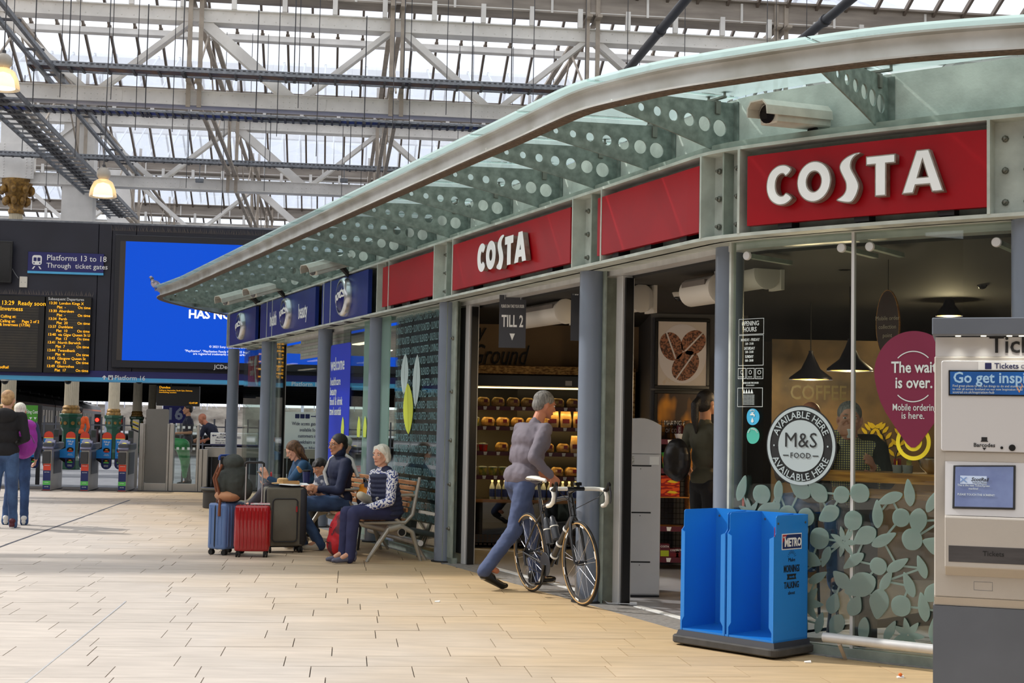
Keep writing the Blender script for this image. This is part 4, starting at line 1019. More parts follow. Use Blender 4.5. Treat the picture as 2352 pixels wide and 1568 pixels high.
# wall lettering above the chiller
o=thing('wall_lettering','black brush-script words on the brown wall above the chiller','lettering',(-.3,16.93,2.2))
text('lettering','hly',.34,M_blackink,o,-.28,0,.22,align='LEFT',shear=.35,sx=.62,bold=-.002);text('lettering','Ground',.34,M_blackink,o,-.2,0,-.06,align='LEFT',shear=.35,sx=.62)
# --- white cabinet in the narrow doorway
dv=thing('recycling_cabinet','tall white cabinet with rounded top and slots in the narrow doorway','cabinet',G(1467,1372),math.radians(3))
W_=.345;mb=MB();arc=[(W_/2*-1+W_*i/12,1.40+.095*math.sin(PI*(.12+.76*i/12))/1.0)for i in range(13)]
mb.prism([(-W_/2,.02)]+[(W_/2,.02)]+arc[::-1],0,.42);mb.build('cabinet_body',M_cwhite,dv,bevel=.003)
mb=MB();mb.box(-W_/2+.002,W_/2-.002,-.012,0,.03,1.19);mb.build('front_door',M_cwhite,dv,bevel=.003)
mb=MB();mb.prism([(-W_/2+.002,1.2),(W_/2-.002,1.2)]+[(x*.99,z-.004)for x,z in arc[::-1]],-.012,0);mb.build('top_flap',M_cwhite,dv)
for z in(1.09,.70,.29):mb=MB();mb.box(-.09,.09,-.0135,-.011,z,z+.012);mb.build('slot',M_dark,dv);mb=MB();mb.cyl((0,-.014,z-.02),(0,-.011,z-.02),.004);mb.build('lock',M_dark,dv)
mb=MB();mb.box(-W_/2+.01,-W_/2+.055,-.017,-.012,1.32,1.41);mb.build('red_tag',mat('red_plastic',(190,16,24),.4),dv,bevel=.008)
mb=MB();mb.box(-.14,-.055,-.0145,-.012,1.11,1.175);mb.build('paper_label',mat('label_grey',(120,122,118),.6,rgb2=(220,220,215),scale=60),dv);mb=MB();mb.box(.075,.155,-.0145,-.012,1.105,1.175);mb.build('paper_label',M_white,dv)
mb=MB();mb.box(-W_/2,W_/2,.01,.42,0,.02);mb.build('plinth',M_dark,dv)
text('lettering','VISION',.018,M_blackink,dv,-.135,-.0146,1.15,align='LEFT',bold=.004)
# small plug on the floor
o=thing('floor_plug','small white plug and cable lying on the threshold','plug',G(1455,1391));mb=MB();mb.box(-.03,.03,-.02,.02,0.005,.03);mb.build('plug_body',M_cwhite,o,bevel=.006)
mb=MB();mb.tube([(-.03,0,.015),(-.1,.03,.012),(-.2,.05,.012),(-.22,.2,.012)],.004,6);mb.build('cable',M_cwhite,o)
# --- wall pictures
def picture(px0,px1,py0,py1,y,lab):
 a=PY(px0,py1,y);b=PY(px1,py0,y);p=thing('framed_picture',lab,'picture',(a.x,y-.05,a.z));w=b.x-a.x;h=b.z-a.z;t=.035
 mb=MB();mb.box(0,w,0,.04,0,t);mb.box(0,w,0,.04,h-t,h);mb.box(0,t,0,.04,t,h-t);mb.box(w-t,w,0,.04,t,h-t);mb.build('frame',M_black,p,bevel=.004);return p,w,h
def coffee_mat():
 m=mat('speckled_beans',(150,98,72),.6,rgb2=(60,30,22),scale=50,lo=.42,hi=.55);return m
p,w,h=picture(1502,1630,733,892,14.93,'framed picture of three speckled coffee beans on a plate')
mb=MB();mb.box(.03,w-.03,.012,.02,.03,h-.03);mb.build('print',mat('plate_cream',(196,186,180),.4,rgb2=(176,140,70),scale=1.6,lo=.38,hi=.42),p)
def flat(parent,nm,loops,m,x,y,z,rot=0.0,ext=.0006):return link(nm,stand(curve_mesh(loops,ext),x,y,z,None,rot),m,parent)
flat(p,'plate_print',[circ(0,0,w*.44,h*.42,40)],mat('plate_white_print',(206,200,204),.4),w*.5,.010,h*.5)
for(x,z,r,sx_,sz)in((.30,.60,.35,.12,.15),(.70,.66,-.75,.12,.14),(.56,.33,-.6,.13,.17)):
 for sd in(-1,1):
  hf=[(sd*(.008+math.cos(a)*sx_*.9),math.sin(a)*sz)for a in[(-PI/2+PI*i/12)for i in range(13)]]
  flat(p,'bean_print',[hf],coffee_mat(),w*x,.008,h*z,r)
p,w,h=picture(1500,1622,898,1040,14.93,'framed orange coffee-making picture partly behind the shelf unit')
mb=MB();mb.box(.03,w-.03,.012,.02,.03,h-.03);mb.build('print',mat('amber_picture',(214,140,24),.4,rgb2=(50,26,12),scale=5,stretch=(1,1,.5),detail=2,lo=.42,hi=.6),p)
text('lettering','MAKING A CUP',.066,M_white,p,w*.5,.009,h*.45,bold=.012,sx=.72);text('lettering','OF COFFEE IS AN',.06,M_white,p,w*.5,.009,h*.33,bold=.008,sx=.66)
# --- retail shelf unit
RY=14.35;a=PY(1518,1304,RY);b=PY(1588,1304,RY)
ru=thing('retail_shelf_unit','narrow retail shelf unit with burgundy edges behind the white cabinet','shelf unit',(a.x-.25,RY,0));W_=b.x-a.x+.25
mb=MB()
for x in(0,W_-.03):mb.box(x,x+.03,0,.4,0,1.5)
mb.build('uprights',M_oak,ru)
mb=MB()
for i in range(14):mb.box(W_*i/14,W_*i/14+.006,.38,.386,.1,1.5)
for i in range(26):mb.box(0,W_,.38,.386,.1+i*.055,.106+i*.055)
mb.build('wire_back',M_dark,ru)['kind']='stuff'
rz=lambda py:PY(1550,py,RY).z
shz=[rz(1010),rz(1077),rz(1141),rz(1210),rz(1281)]
for i,z in enumerate(shz):
 mb=MB();mb.box(.02,W_-.02,0,.38,z-.01,z);mb.build('shelf',M_oak,ru);
 if i!=2:mb=MB();mb.box(0,W_,-.012,0,z-.045,z+.005);mb.build('price_rail',M_burg,ru);mb=MB();mb.prism([(W_*.55,z-.04),(W_*.61,z-.04),(W_*.63,z),(W_*.54,z)],-.016,-.012);mb.build('price_ticket',M_white,ru)
def item(nm,lab,cat,px,z,y=.06,grp=None):
 q=PY(px,1000,RY+y);return thing(nm,lab,cat,(q.x,RY+y,z),group=grp)
t=item('tea_cup','white patterned cup and saucer on top of the retail shelf','cup',1562,shz[0]+.002);mb=MB();mb.lathe([(.03,0),(.045,.02),(.058,.06),(.055,.06),(.03,.01)],18);mb.build('cup_bowl',mat('cup_white',(220,220,220),.3,rgb2=(60,70,120),scale=24,lo=.3,hi=.4),t,smooth=50)
mb=MB();mb.tube([(.055+.03*math.sin(a),0,.035+.02*math.cos(a))for a in[PI*i/6 for i in range(7)]],.005,6);mb.build('handle',M_white,t,smooth=50)
t=item('drink_can','tall burgundy tin standing behind the patterned cup','tin',1562,shz[0]+.002,.15);mb=MB();mb.lathe([(.035,0),(.035,.14),(.03,.145)],16);mb.build('can_body',M_burg,t,smooth=40);text('lettering','COSTA',.03,M_white,t,0,-.0362,.08,rot=PI/2)
M_swirl=mat('swirl_cup_print',(226,90,30),.35,rgb2=(70,160,50),scale=9,detail=1,lo=.44,hi=.52)
for i,(px,w_)in enumerate(((1531,'left one, half behind the white cabinet'),(1549,'middle one'),(1562,'right one'))):
 t=item('straw_tumbler','swirl-patterned tumbler with a green straw, '+w_,'tumbler',px,shz[1]+.002,.05+.06*(i%2));mb=MB();mb.lathe([(.032,0),(.047,.15)],18);mb.build('tumbler_body',M_swirl,t,smooth=40)
 mb=MB();mb.lathe([(.05,.15),(.05,.162),(.02,.166)],18);mb.build('lid',mat('tumbler_green',(40,150,60),.4),t,smooth=40);mb=MB();mb.tube([(0,0,.16),(.012,0,.22)],.005,6);mb.build('straw',mat('tumbler_green',(40,150,60)),t)
for i,(z,w_)in enumerate(((shz[2]+.001,'lower one'),(shz[2]+.107,'upper one stacked on it'))):
 t=item('gift_box','orange and red patterned gift box, '+w_,'box',1540,z,.04);mb=MB();mb.box(-.09,.10,0,.2,0,.105);mb.build('carton',mat('orange_pattern',(226,84,24),.4,rgb2=(150,18,16),scale=11,stretch=(1,1,3),detail=1,lo=.47,hi=.53),t,bevel=.002)
 mb=MB();mb.prism([(-.03,.04),(.0,.06),(.05,.055),(.085,.04),(.05,.03),(0,.035)],-.003,0);mb.build('yellow_motif',mat('motif_yellow',(226,196,30),.5),t)
for i,(px,hh,w_)in enumerate(((1530,.11,'with a lime label, next to the white cabinet'),(1552,.07,'smaller middle one'),(1566,.075,'right-hand one'))):
 t=item('capsule_box','burgundy capsule box on the lowest shelf, '+w_,'box',px,shz[4]+.002,.03);mb=MB();mb.box(-.05,.05,0,.15,0,hh*1.2);mb.build('carton',M_burg,t,bevel=.002)
 mb=MB();mb.box(-.042,.042,-.002,0,.01,hh*.62);mb.build('label_patch',mat('lime_label',(170,190,40),.5)if i==0 else M_lab,t);text('lettering','COSTA',.026,M_white,t,0,-.003,hh*.9,bold=.01)
# --- air curtain heaters, dome cameras, hanging till signs
M_heat=mat('heater_white',(214,208,198),.4)
def heater(pxa,pya,depth,ln,lab,ang=None):
 s,z=FS(pxa,pya,depth);a=FW((s,depth,z));p=thing('air_curtain',lab,'air curtain',a,Fang(s))
 mb=MB();pr=[(.11*math.cos(t)*.8,.11*math.sin(t))for t in[2*PI*i/20 for i in range(20)]]
 mb.lathe([(.11,-ln),(.11,0)],24,axis='x');mb.build('drum',M_heat,p,smooth=40)
 mb=MB();mb.lathe([(.12,0),(.12,.02),(.10,.03)],24,axis='x');mb.build('end_cap',M_heat,p,smooth=40)
 mb=MB();mb.box(-.9*ln,-.05,-.112,-.05,.03,.07);mb.build('intake_grille',mat('grille_grey',(112,104,98),.6),p)
 mb=MB();mb.box(-.12,.05,.10,.13,-.12,.14);mb.build('mounting_plate',M_heat,p)
 mb=MB();mb.tube([(-.08,0,.1),(-.08,0,2.62-z)],.008,6);mb.tube([(-.04,0,.1),(-.04,0,2.62-z)],.008,6);mb.build('hanger_rods',M_cwhite,p)
 return p
heater(1298,715,.75,1.3,'white drum air curtain above the wide doorway')
heater(1472,685,.75,.9,'white drum air curtain left of the dome camera in the narrow doorway')
heater(1655,662,.75,.45,'white drum air curtain at the right of the narrow doorway')
heater(1760,628,1.0,.5,'white drum air curtain seen through the corner window')
def dome(p3,lab,r=.06):
 p=thing('dome_camera',lab,'camera',p3);mb=MB();mb.lathe([(r*.8,2.62-p3[2]),(r*.8,.14),(r*.5,.12),(r*1.05,.07),(r*1.05,.03),(r*.8,0)],20);mb.build('housing',M_heat,p,smooth=40)
 mb=MB();mb.sph((0,0,-.0),r*.72,16,8);mb.build('dome_lens',mat('smoked_dome',(20,20,24),.08),p,smooth=60);return p
q=PY(1560,682,12.6);dome((q.x,q.y,q.z),'white dome camera hanging in the narrow doorway')
q=PY(2256,652,11.5);dome((q.x,q.y,q.z),'white dome camera inside the corner window above the ticket machine')
q=PY(1940,556,10.6);dome((q.x,q.y,q.z),'dome camera near the top of the corner window glazing bar')
def tillsign(px0,px1,py0,py1,y,lab,full=True):
 a=PY(px0,py1,y);b=PY(px1,py0,y);p=thing('hanging_sign',lab,'sign',(a.x,y,a.z));w=b.x-a.x;h=b.z-a.z
 mb=MB();mb.box(0,w,0,.006,0,h);mb.build('sign_card',mat('till_card',(58,60,68),.5),p);mb=MB();mb.tube([(w*.2,0,h),(w*.2,0,2.62-a.z)],.002,4);mb.tube([(w*.8,0,h),(w*.8,0,2.62-a.z)],.002,4);mb.build('strings',M_white,p)
 if full:
  text('lettering','PLEASE CAN I TAKE YOUR ORDER',.042,M_white,p,w/2,-.001,h*.76,sx=w*.9/.72 if 0 else .34,bold=.012);text('lettering','TILL 2',.16,M_white,p,w/2,-.001,h*.40,sx=.5,bold=.02)
  mb=MB();mb.prism([(w*.4,h*.27),(w*.6,h*.27),(w*.5,h*.14)],-.002,0);mb.build('arrow_print',M_white,p)
 else:text('lettering','PLEASE',.07,M_white,p,.015,-.001,h*.8,sx=.45,bold=.012,align='LEFT')
 return p
tillsign(1145,1209,678,798,13.6,'dark hanging till sign with an arrow in the wide doorway')
tillsign(1310,1362,652,782,12.9,'dark hanging sign half behind the bicycle column',False)
# ================================================================ corner window: bar counter, lamps, decor
mb=band(16.72,20.2,.50,.95,1.085,1.15,40);o=mb.build('bar_counter',M_oak,wmap=FW);
ct=thing('window_counter','varnished oak bar counter behind the corner window','counter',FW((18,.7,0)))
o.name='counter_top';o.parent=ct;o.matrix_parent_inverse=Matrix.Translation(-ct.location)
mb=band(17.05,20.2,.62,.66,.98,1.04,40);mb.build('apron',M_oak,ct,wmap=FW)
for s in(17.2,18.4,19.6):mb=MB();mb.box(s,s+.06,.62,.9,.004,1.085);mb.build('leg',M_dark,ct,wmap=FW)
# pendants
M_pend=mat('navy_enamel',(34,36,50),.35);M_bulb=mat('warm_bulb',(255,205,130),.5,emit=9)
def pendant(px,py,y,r,lab):
 q=PY(px,py,y);p=thing('pendant_lamp',lab,'lamp',q);mb=MB();mb.lathe([(r,0),(r*.98,.02),(r*.45,.10),(r*.2,.2),(.02,.25),(.02,.27)],28,cap=False);mb.build('shade',M_pend,p,smooth=50)
 mb=MB();mb.lathe([(r*.9,.006),(r*.3,.05)],24,cap=True);mb.build('warm_reflector',mat('warm_inner',(240,180,70),.5,emit=.9),p,smooth=50)
 mb=MB();mb.sph((0,0,.03),.035,12,8);mb.build('bulb',M_bulb,p,smooth=60);mb=MB();mb.tube([(0,0,.25),(0,0,2.62-q.z)],.005,5);mb.build('flex',M_black,p)
 l=bpy.data.lights.new('bulb_light','POINT');l.energy=26;l.color=(1,.75,.45);l.shadow_soft_size=.05;lo=bpy.data.objects.new('bulb_light',l);COL.objects.link(lo);lo.parent=p;lo.location=(0,0,-.06)
pendant(1952,852,11.8,.19,'dark enamel pendant lamp above the drinking man');pendant(1862,872,13.2,.2,'dark enamel pendant lamp farther back, above the bald man')
pendant(2180,726,12.8,.12,'small glowing pendant above the ticket machine top')
for px,py in((1770,565),(1782,620),(1858,648),(1786,640),(1860,590),(1898,584)):
 q=PY(px,py,13.5);p=thing('ceiling_bulb','tiny warm ceiling bulb deep inside the coffee shop','bulb',q,group='tiny warm bulbs under the coffee shop ceiling');mb=MB();mb.sph((0,0,0),.02,10,6);mb.build('bulb_glass',M_bulb,p);mb=MB();mb.cyl((0,0,.015),(0,0,2.62-q.z),.006,n=6);mb.build('stem',M_black,p)
for px,py,y,r,l in((1880,560,12.5,.42,'large pale ceiling disc left of the glazing bar'),(2260,578,12.5,.22,'pale ceiling disc above the ticket machine')):
 q=PY(px,py,y);p=thing('ceiling_disc',l,'ceiling light',q);mb=MB();mb.lathe([(r,0),(r,.02),(r*.3,.05)],30);mb.build('disc',mat('cream_disc',(214,206,190),.6,emit=.15),p,smooth=40);mb=MB();mb.tube([(0,0,.05),(0,0,max(.06,2.62-q.z))],.01,6);mb.build('stem',M_black,p)
# inside: mural branch with yellow leaves + letters
q=PY(2010,830,13.8);p=thing('leaf_mural','painted branches with yellow leaves inside the coffee shop','mural',(q.x,13.8,0))
mb=MB();mb.box(-1.0,.95,0,.03,.004,2.3);mb.build('mural_panel',mat('mural_tan',(120,96,66),.8,rgb2=(52,44,36),scale=1.5),p)
ml=[(0.0,0,0),(.02,0,.05)]
M_yl=mat('mural_yellow',(206,176,30),.6)
leaf_me=curve_mesh([[(0,-.045),(.018,-.01),(.012,.03),(0,.05),(-.014,.025),(-.016,-.015)]],.001);leaf_me.materials.append(M_yl)
stand(leaf_me)
for b_,(x,z)in enumerate(((-.12,1.25),(.14,1.0),(-.75,1.05))):
 pathp=[(x+.03*i,-.005,z+.1*i-(.012*i*i if b_%2==0 else 0))for i in range(9)];mb=MB();mb.tube(pathp,.006,5);mb.build('branch',M_blackink,p)
 for i in range(1,9):
  for sd in(-1,1):inst('leaf',leaf_me,p,(pathp[i][0]+sd*.04,-.008,pathp[i][2]+.02),(0,sd*.7,0))
text('lettering','COFFEE',.2,mat('faded_gold',(78,68,40),.6),p,-.55,-.006,1.72,bold=.01,sx=.8)
# counter-top things: sachet pots and bowl
for px,c,w_ in((2062,M_redfruit,'left one with red sachets'),(2085,M_salad,'right one with green sachets')):
 s,_=FS(px,1080,.7);t=thing('sachet_pot','small grey pot of sachets on the oak counter, '+w_,'pot',FW((s,.7,1.15)));mb=MB();mb.lathe([(.03,0),(.036,.05),(.03,.05)],14);mb.build('pot',mat('pot_grey',(150,152,150),.5),t,smooth=40)
 mb=MB();r=random.Random(px)
 for i in range(5):a=r.uniform(0,6);mb.box(.018*math.cos(a)-.008,.018*math.cos(a)+.008,.018*math.sin(a)-.002,.018*math.sin(a)+.002,.03,.08+r.uniform(0,.015))
 mb.build('sachets',c,t)
s,_=FS(2140,1080,.7);t=thing('steel_bowl','shiny steel bowl on the oak counter beside the ticket machine','bowl',FW((s,.7,1.15)));mb=MB();mb.lathe([(.03,0),(.07,.04),(.09,.1),(.086,.1),(.06,.03)],24);mb.build('bowl_shell',M_chrome,t,smooth=50);mb=MB();mb.lathe([(.088,.098),(.093,.1),(.088,.103)],24,cap=False);mb.build('rim',M_chrome,t)
# ================================================================ decals on the glass
M_film1=mat('pale_vinyl',(176,196,196),.5);M_film2=mat('vinyl_black',(20,24,26),.5);M_film3=mat('vinyl_silver',(170,184,188),.5);M_vwhite=mat('vinyl_white',(216,226,226),.5)
GY=.213
def dthing(nm,lab,cat,s,z):return thing(nm,lab,cat,FW((s,GY,z)))
def dmesh(nm,parent,me,m,s,z,y=GY):
 L=parent.location;stand(me,s,y,z,lambda p:tuple(Vector(FW(p))-L));return link(nm,me,m,parent)
def dtext(parent,t,size,s,z,m,y=GY-.003,**k):
 L=parent.location;return text('lettering',t,size,m,parent,s,y,z,fn=lambda p:tuple(Vector(FW(p))-L),**k)
def ring_text(parent,t,size,s,z,r,a_mid,m,y,flip=False,bold=.01,adv=.72):
 """letters set one by one round a circle"""
 n=len(t);L=parent.location;ws=[]
 wd_={'I':.38,'L':.62,'M':1.0,' ':.45,'E':.68}
 tot=sum(wd_.get(c,.78)for c in t)*size*adv;a=a_mid+(tot/r/2)*(1 if not flip else-1)
 out=None;bm=bmesh.new()
 for c in t:
  w=wd_.get(c,.78)*size*adv;a+=(-w/r/2)if not flip else(w/r/2)
  if c!=' ':
   me=text_mesh(c,size,bold,.0008,'CENTER');ro=(a-PI/2)if not flip else(a+PI/2);rr=r if not flip else r+size*.7
   stand(me,s+rr*math.cos(a),y,z+rr*math.sin(a),lambda p:tuple(Vector(FW(p))-L),ro);bm.from_mesh(me);bpy.data.meshes.remove(me)
  a+=(-w/r/2)if not flip else(w/r/2)
 me=bpy.data.meshes.new('ring');bm.to_mesh(me);bm.free();return link('ring_lettering',me,m,parent)
s1_,z1_=FS(1766,1023,GY);s2_,z2_=FS(1918,1023,GY);sc_=(s1_+s2_)/2;zt_=FS(1842,931,GY)[1];zb_=FS(1842,1117,GY)[1];zc_=(zt_+zb_)/2;R_=(zt_-zb_)/2
d=dthing('round_food_sticker','round black and silver food sticker on the corner window','sticker',sc_,zc_)
dmesh('black_disc',d,curve_mesh([circ(0,0,R_,n=56)],.002),M_film2,sc_,zc_,GY-.004);dmesh('outer_silver_ring',d,curve_mesh([circ(0,0,R_*.965,n=56),circ(0,0,R_*.885,n=56)[::-1]],.001),M_film3,sc_,zc_,GY-.0075)
dmesh('centre_disc',d,curve_mesh([circ(0,0,R_*.64,n=48)],.001),M_film3,sc_,zc_,GY-.0075)
dtext(d,'M&S',R_*.52,sc_,zc_+R_*-.03,M_film2,GY-.0105,sx=.98,bold=-.004);dtext(d,'FOOD',R_*.19,sc_,zc_-R_*.30,M_film2,GY-.0105,space=1.15)
for sx_ in(-1,1):dmesh('dash',d,curve_mesh([[(-.02*1,-.003),(.022,-.003),(.022,.003),(-.02,.003)]],.0006),M_film2,sc_+sx_*R_*.42,zc_-R_*.24,GY-.0105);dmesh('dot',d,curve_mesh([circ(0,0,.006,n=12)],.0006),M_film3,sc_+sx_*R_*.76,zc_,GY-.0105)
ring_text(d,'AVAILABLE HERE',R_*.24,sc_,zc_,R_*.69,PI/2,M_film3,GY-.0105);ring_text(d,'AVAILABLE HERE',R_*.24,sc_,zc_,R_*.69,-PI/2,M_film3,GY-.0105,flip=True)
# balloon / drop sign
sA=FS(2009,870,GY)[0];sM=FS(2098,870,GY)[0];zT_=FS(2098,760,GY)[1];zP=FS(2098,1015,GY)[1];rr=(sM-sA);zc2=zT_-rr
d=dthing('purple_drop_sign','large purple drop-shaped window sticker about mobile ordering','sticker',sM,zc2)
out=[(rr*math.cos(a),rr*math.sin(a))for a in[math.radians(-10+200*i/40)for i in range(41)]]+[(x*rr,z*rr)for x,z in((-.93,-.42),(-.84,-.70),(-.70,-.97),(-.38,-1.42),(-.15,-1.72),(-.05,-1.8),(.05,-1.8),(.15,-1.72),(.38,-1.42),(.70,-.97),(.84,-.70),(.93,-.42))]
dmesh('drop_shape',d,curve_mesh([out],.002),mat('burgundy_vinyl',(122,22,62),.45),sM,zc2,GY-.004)
dtext(d,'The wait',.098,sM+.005,zc2+.0,M_vwhite,GY-.0075,bold=.02,sx=.84);dtext(d,'is over.',.098,sM+.005,zc2-.095,M_vwhite,GY-.0075,bold=.02,sx=.84)
dtext(d,'Mobile ordering',.06,sM+.01,zc2-.235,M_vwhite,GY-.0075,bold=.006,sx=.74);dtext(d,'is here.',.06,sM+.0,zc2-.285,M_vwhite,GY-.0075,bold=.006,sx=.85)
for a0 in(45,225):
 o_=circ(0,0,rr*.56,n=20,a0=math.radians(a0),a1=math.radians(a0+90));i_=circ(0,0,rr*.535,n=20,a0=math.radians(a0),a1=math.radians(a0+90))[::-1];dmesh('thin_arc',d,curve_mesh([o_+i_],.0006),M_vwhite,sM,zc2-.01+(.0 if a0<90 else-.03),GY-.0075)
zY=FS(2096,1015,GY)[1];M_yel=mat('yellow_vinyl',(222,204,26),.5)
d=dthing('yellow_target_sticker','yellow ring and dot sticker under the purple drop','sticker',sM,zY);r_=FS(2138,1010,GY)[0]-sM
dmesh('yellow_ring',d,curve_mesh([circ(0,0,r_,n=44),circ(0,0,r_*.78,n=44)[::-1]],.0008),M_yel,sM,zY);dmesh('yellow_dot',d,curve_mesh([circ(0,0,r_*.5,n=30)],.0008),M_yel,sM,zY)
# small brown mobile collection point board inside
s,z=FS(2040,745,1.2);d=thing('collection_point_sign','dark brown oval collection point sign inside the window','sign',FW((s,1.2,z)),Fang(s));L_=circ(0,0,.085,.24,36)
link('oval_board',stand(curve_mesh([L_],.01)),mat('brown_board',(62,34,30),.5),d);link('gold_outline',stand(curve_mesh([circ(0,0,.087,.242,36),circ(0,0,.083,.237,36)[::-1]],.011)),M_oak,d)
for i,w_ in enumerate(('Mobile order','collection','point')):text('lettering',w_,.042,mat('faint_cream',(190,170,150),.6),d,0,-.0125,.03-i*.06,sx=.8)
mb=MB();mb.tube([(0,0,.24),(0,0,2.62-z)],.003,4);mb.build('string',M_black,d)
# opening hours block
def hframe(d,px0,px1,py0,py1):
 sa,za=FS(px0,py1,GY);sb,zb__=FS(px1,py0,GY);w=sb-sa;h=zb__-za;t=.003
 dmesh('thin_frame',d,curve_mesh([[(0,0),(w,0),(w,h),(0,h)],[(t,t),(t,h-t),(w-t,h-t),(w-t,t)]],.0006),M_vwhite,sa,za);return sa,za,w,h
d=dthing('opening_hours_sticker','white opening hours lettering in thin frames on the corner window','sticker',FS(1725,850,GY)[0],1.6)
sa,za,w,h=hframe(d,1697,1755,730,769);dtext(d,'OPENING',.044,sa+w/2,za+h*.56,M_vwhite,sx=.85,bold=.008);dtext(d,'HOURS',.044,sa+w/2,za+h*.18,M_vwhite,sx=.85,bold=.008)
sa,za,w,h=hframe(d,1696,1754,768,840)
for t,f,b in(('MONDAY - FRIDAY',.80,1),('5:00 - 21:00',.68,0),('SATURDAY',.52,1),('5:00 - 21:00',.41,0),('SUNDAY',.25,1),('8:00 - 20:00',.13,0)):dtext(d,t,.027 if b else .022,sa+w/2,za+h*f,M_vwhite,sx=.75,bold=.006)
for i in range(3):
 sa,za,w,h=hframe(d,1695+i*20,1713+i*20,845,870)
 dmesh('round_pictogram',d,curve_mesh([circ(0,0,.014,n=20),circ(0,0,.011,n=20)[::-1]],.0005),M_vwhite,sa+w/2,za+h*.62);dtext(d,('NO SMOKING','FREE WIFI','NO PETS')[i],.009,sa+w/2,za+h*.14,M_vwhite)
dtext(d,'PLEASE CLOSE THE DOOR',.017,FS(1723,879,GY)[0],FS(1723,881,GY)[1],M_vwhite,sx=.72,bold=.005)
dtext(d,"LET'S SAVE ENERGY",.011,FS(1723,879,GY)[0],FS(1723,886,GY)[1],M_vwhite,sx=.8)
sa,za,w,h=hframe(d,1694,1752,890,934)
dmesh('triangle_print',d,curve_mesh([[(i*.026+(.012 if k else 0),(.03 if k else 0)),(i*.026+.012+(.012 if k else 0),(0 if k else .03)),(i*.026+.024+(.0 if k else 0),(.03 if k else 0))][::1]for i in range(4)for k in(0,)],.0005),M_vwhite,sa+w*.25,za+h*.7)
for i in range(8):dtext(d,'Please let us know if you have any food allergies',.0075,sa+w*.5,za+h*(.6-i*.07),M_vwhite,sx=.75)
for px,py,c,l,tcol in((1729,957,(60,170,214),'round light blue tap-water sticker on the corner window',0),(1729,1000,(70,176,158),'round turquoise sticker below the light blue one',1)):
 s,z=FS(px,py,GY);d=dthing('round_sticker',l,'sticker',s,z);r_=.055
 dmesh('sticker_disc',d,curve_mesh([circ(0,0,r_,n=32)],.0008),mat('sticker_%d'%tcol,c,.45),s,z,GY-.002)
 if tcol==0:dmesh('tap_print',d,curve_mesh([[(-.012,.03),(.012,.03),(.004,.022),(.018,.016),(.018,.002),(.01,.002),(.01,.01),(-.018,.01),(-.018,.02),(-.004,.022)],[(.0,-.005),(.012,-.03),(.0,-.04),(-.012,-.03)]],.0006),M_vwhite,s,z,GY-.004)
 ring_text(d,'BABY FRIENDLY' if tcol else 'REFILL',.014,s,z,r_*.72,PI/2,M_vwhite,GY-.004)
# pane discs (patch fittings)
for px,py,l in((1716,587,'left edge of the corner window'),(1933,569,'left of the glazing bar'),(1998,566,'right of the glazing bar'),(2289,556,'upper right of the corner window')):
 s,z=FS(px,py,GY-.01);o=thing('glass_fitting','round brushed steel glass fitting at the '+l,'fitting',FW((s,GY-.001,z)),Fang(s));mb=MB();mb.lathe([(.03,.0),(.03,.014),(.026,.02),(.0,.02)],24,axis='y');mb.v=[(a,-abs(b),c)for a,b,c in mb.v];mb.build('steel_disc',M_steel,o,smooth=40)
 mb=MB();mb.box(-.02,.02,.014,.5,-.015,.015);mb.build('bracket_arm',M_greend,o)
# frosted leaf pattern
lf=thing('frosted_leaf_film','frosted leaf and branch pattern along the lower corner window','window film',FW((17.5,GY,.7)))
shapes=[[(0,-.5),(.25,-.34),(.36,-.05),(.26,.24),(0,.56),(-.22,.3),(-.34,0),(-.26,-.32)],[(0,-.5),(.18,-.3),(.24,0),(.18,.3),(.02,.62),(-.14,.28),(-.2,0),(-.16,-.3)],[(0,-.45),(.32,-.3),(.42,0),(.3,.26),(0,.42),(-.3,.28),(-.42,0),(-.3,-.28)]]
leafm=[]
for sh_ in shapes:me=stand(curve_mesh([catl(sh_,3)],.004));me.materials.append(M_frost);leafm.append(me)
rl=random.Random(21);nodes=[]
sa0=16.5;zmax=1.03;cw=.155
nx=15;nzz=7
for j in range(nzz):
 for i in range(nx):
  s=sa0+.06+(i+.5*(j%2))*cw+rl.uniform(-.03,.03);z=.20+j*.135+rl.uniform(-.025,.025)
  if s<18.55:nodes.append((s,z,i,j))
pos={(i,j):(s,z)for s,z,i,j in nodes}
stm=MB()
for(i,j),(s,z)in pos.items():
 for di,dj in((1,0),(0,1),(1,1)):
  q=pos.get((i+di,j+dj))
  if q and rl.random()<(.42 if dj==0 else .40):
   dx,dz=q[0]-s,q[1]-z;l=math.hypot(dx,dz);nx_,nz_=-dz/l*.0065,dx/l*.0065
   if l<.26:stm.prism([(s-nx_,z-nz_),(q[0]-nx_,q[1]-nz_),(q[0]+nx_,q[1]+nz_),(s+nx_,z+nz_)],GY-.003,GY-.001)
stm.build('stems',M_frost,lf,wmap=FW)['kind']='stuff'
for s,z,i,j in nodes:
 big=rl.random()<.12;k=rl.choice((0,0,1,1,2));sc=rl.uniform(.125,.165)*(1.35 if big else 1)
 if(i+j*5)%17==8:
  for a in range(7):
   o=inst('leaf',leafm[1],lf,Vector(FW((s+.05*math.cos(a*.9),GY-.004,z+.05*math.sin(a*.9))))-lf.location,(0,-a*.9+PI/2,Fang(s)),(sc*.6,)*3)
  continue
 o=inst('leaf',leafm[k],lf,Vector(FW((s,GY-.004,z)))-lf.location,(0,rl.uniform(-1.2,1.2)+(PI if rl.random()<.4 else 0),Fang(s)),(sc,1,sc))
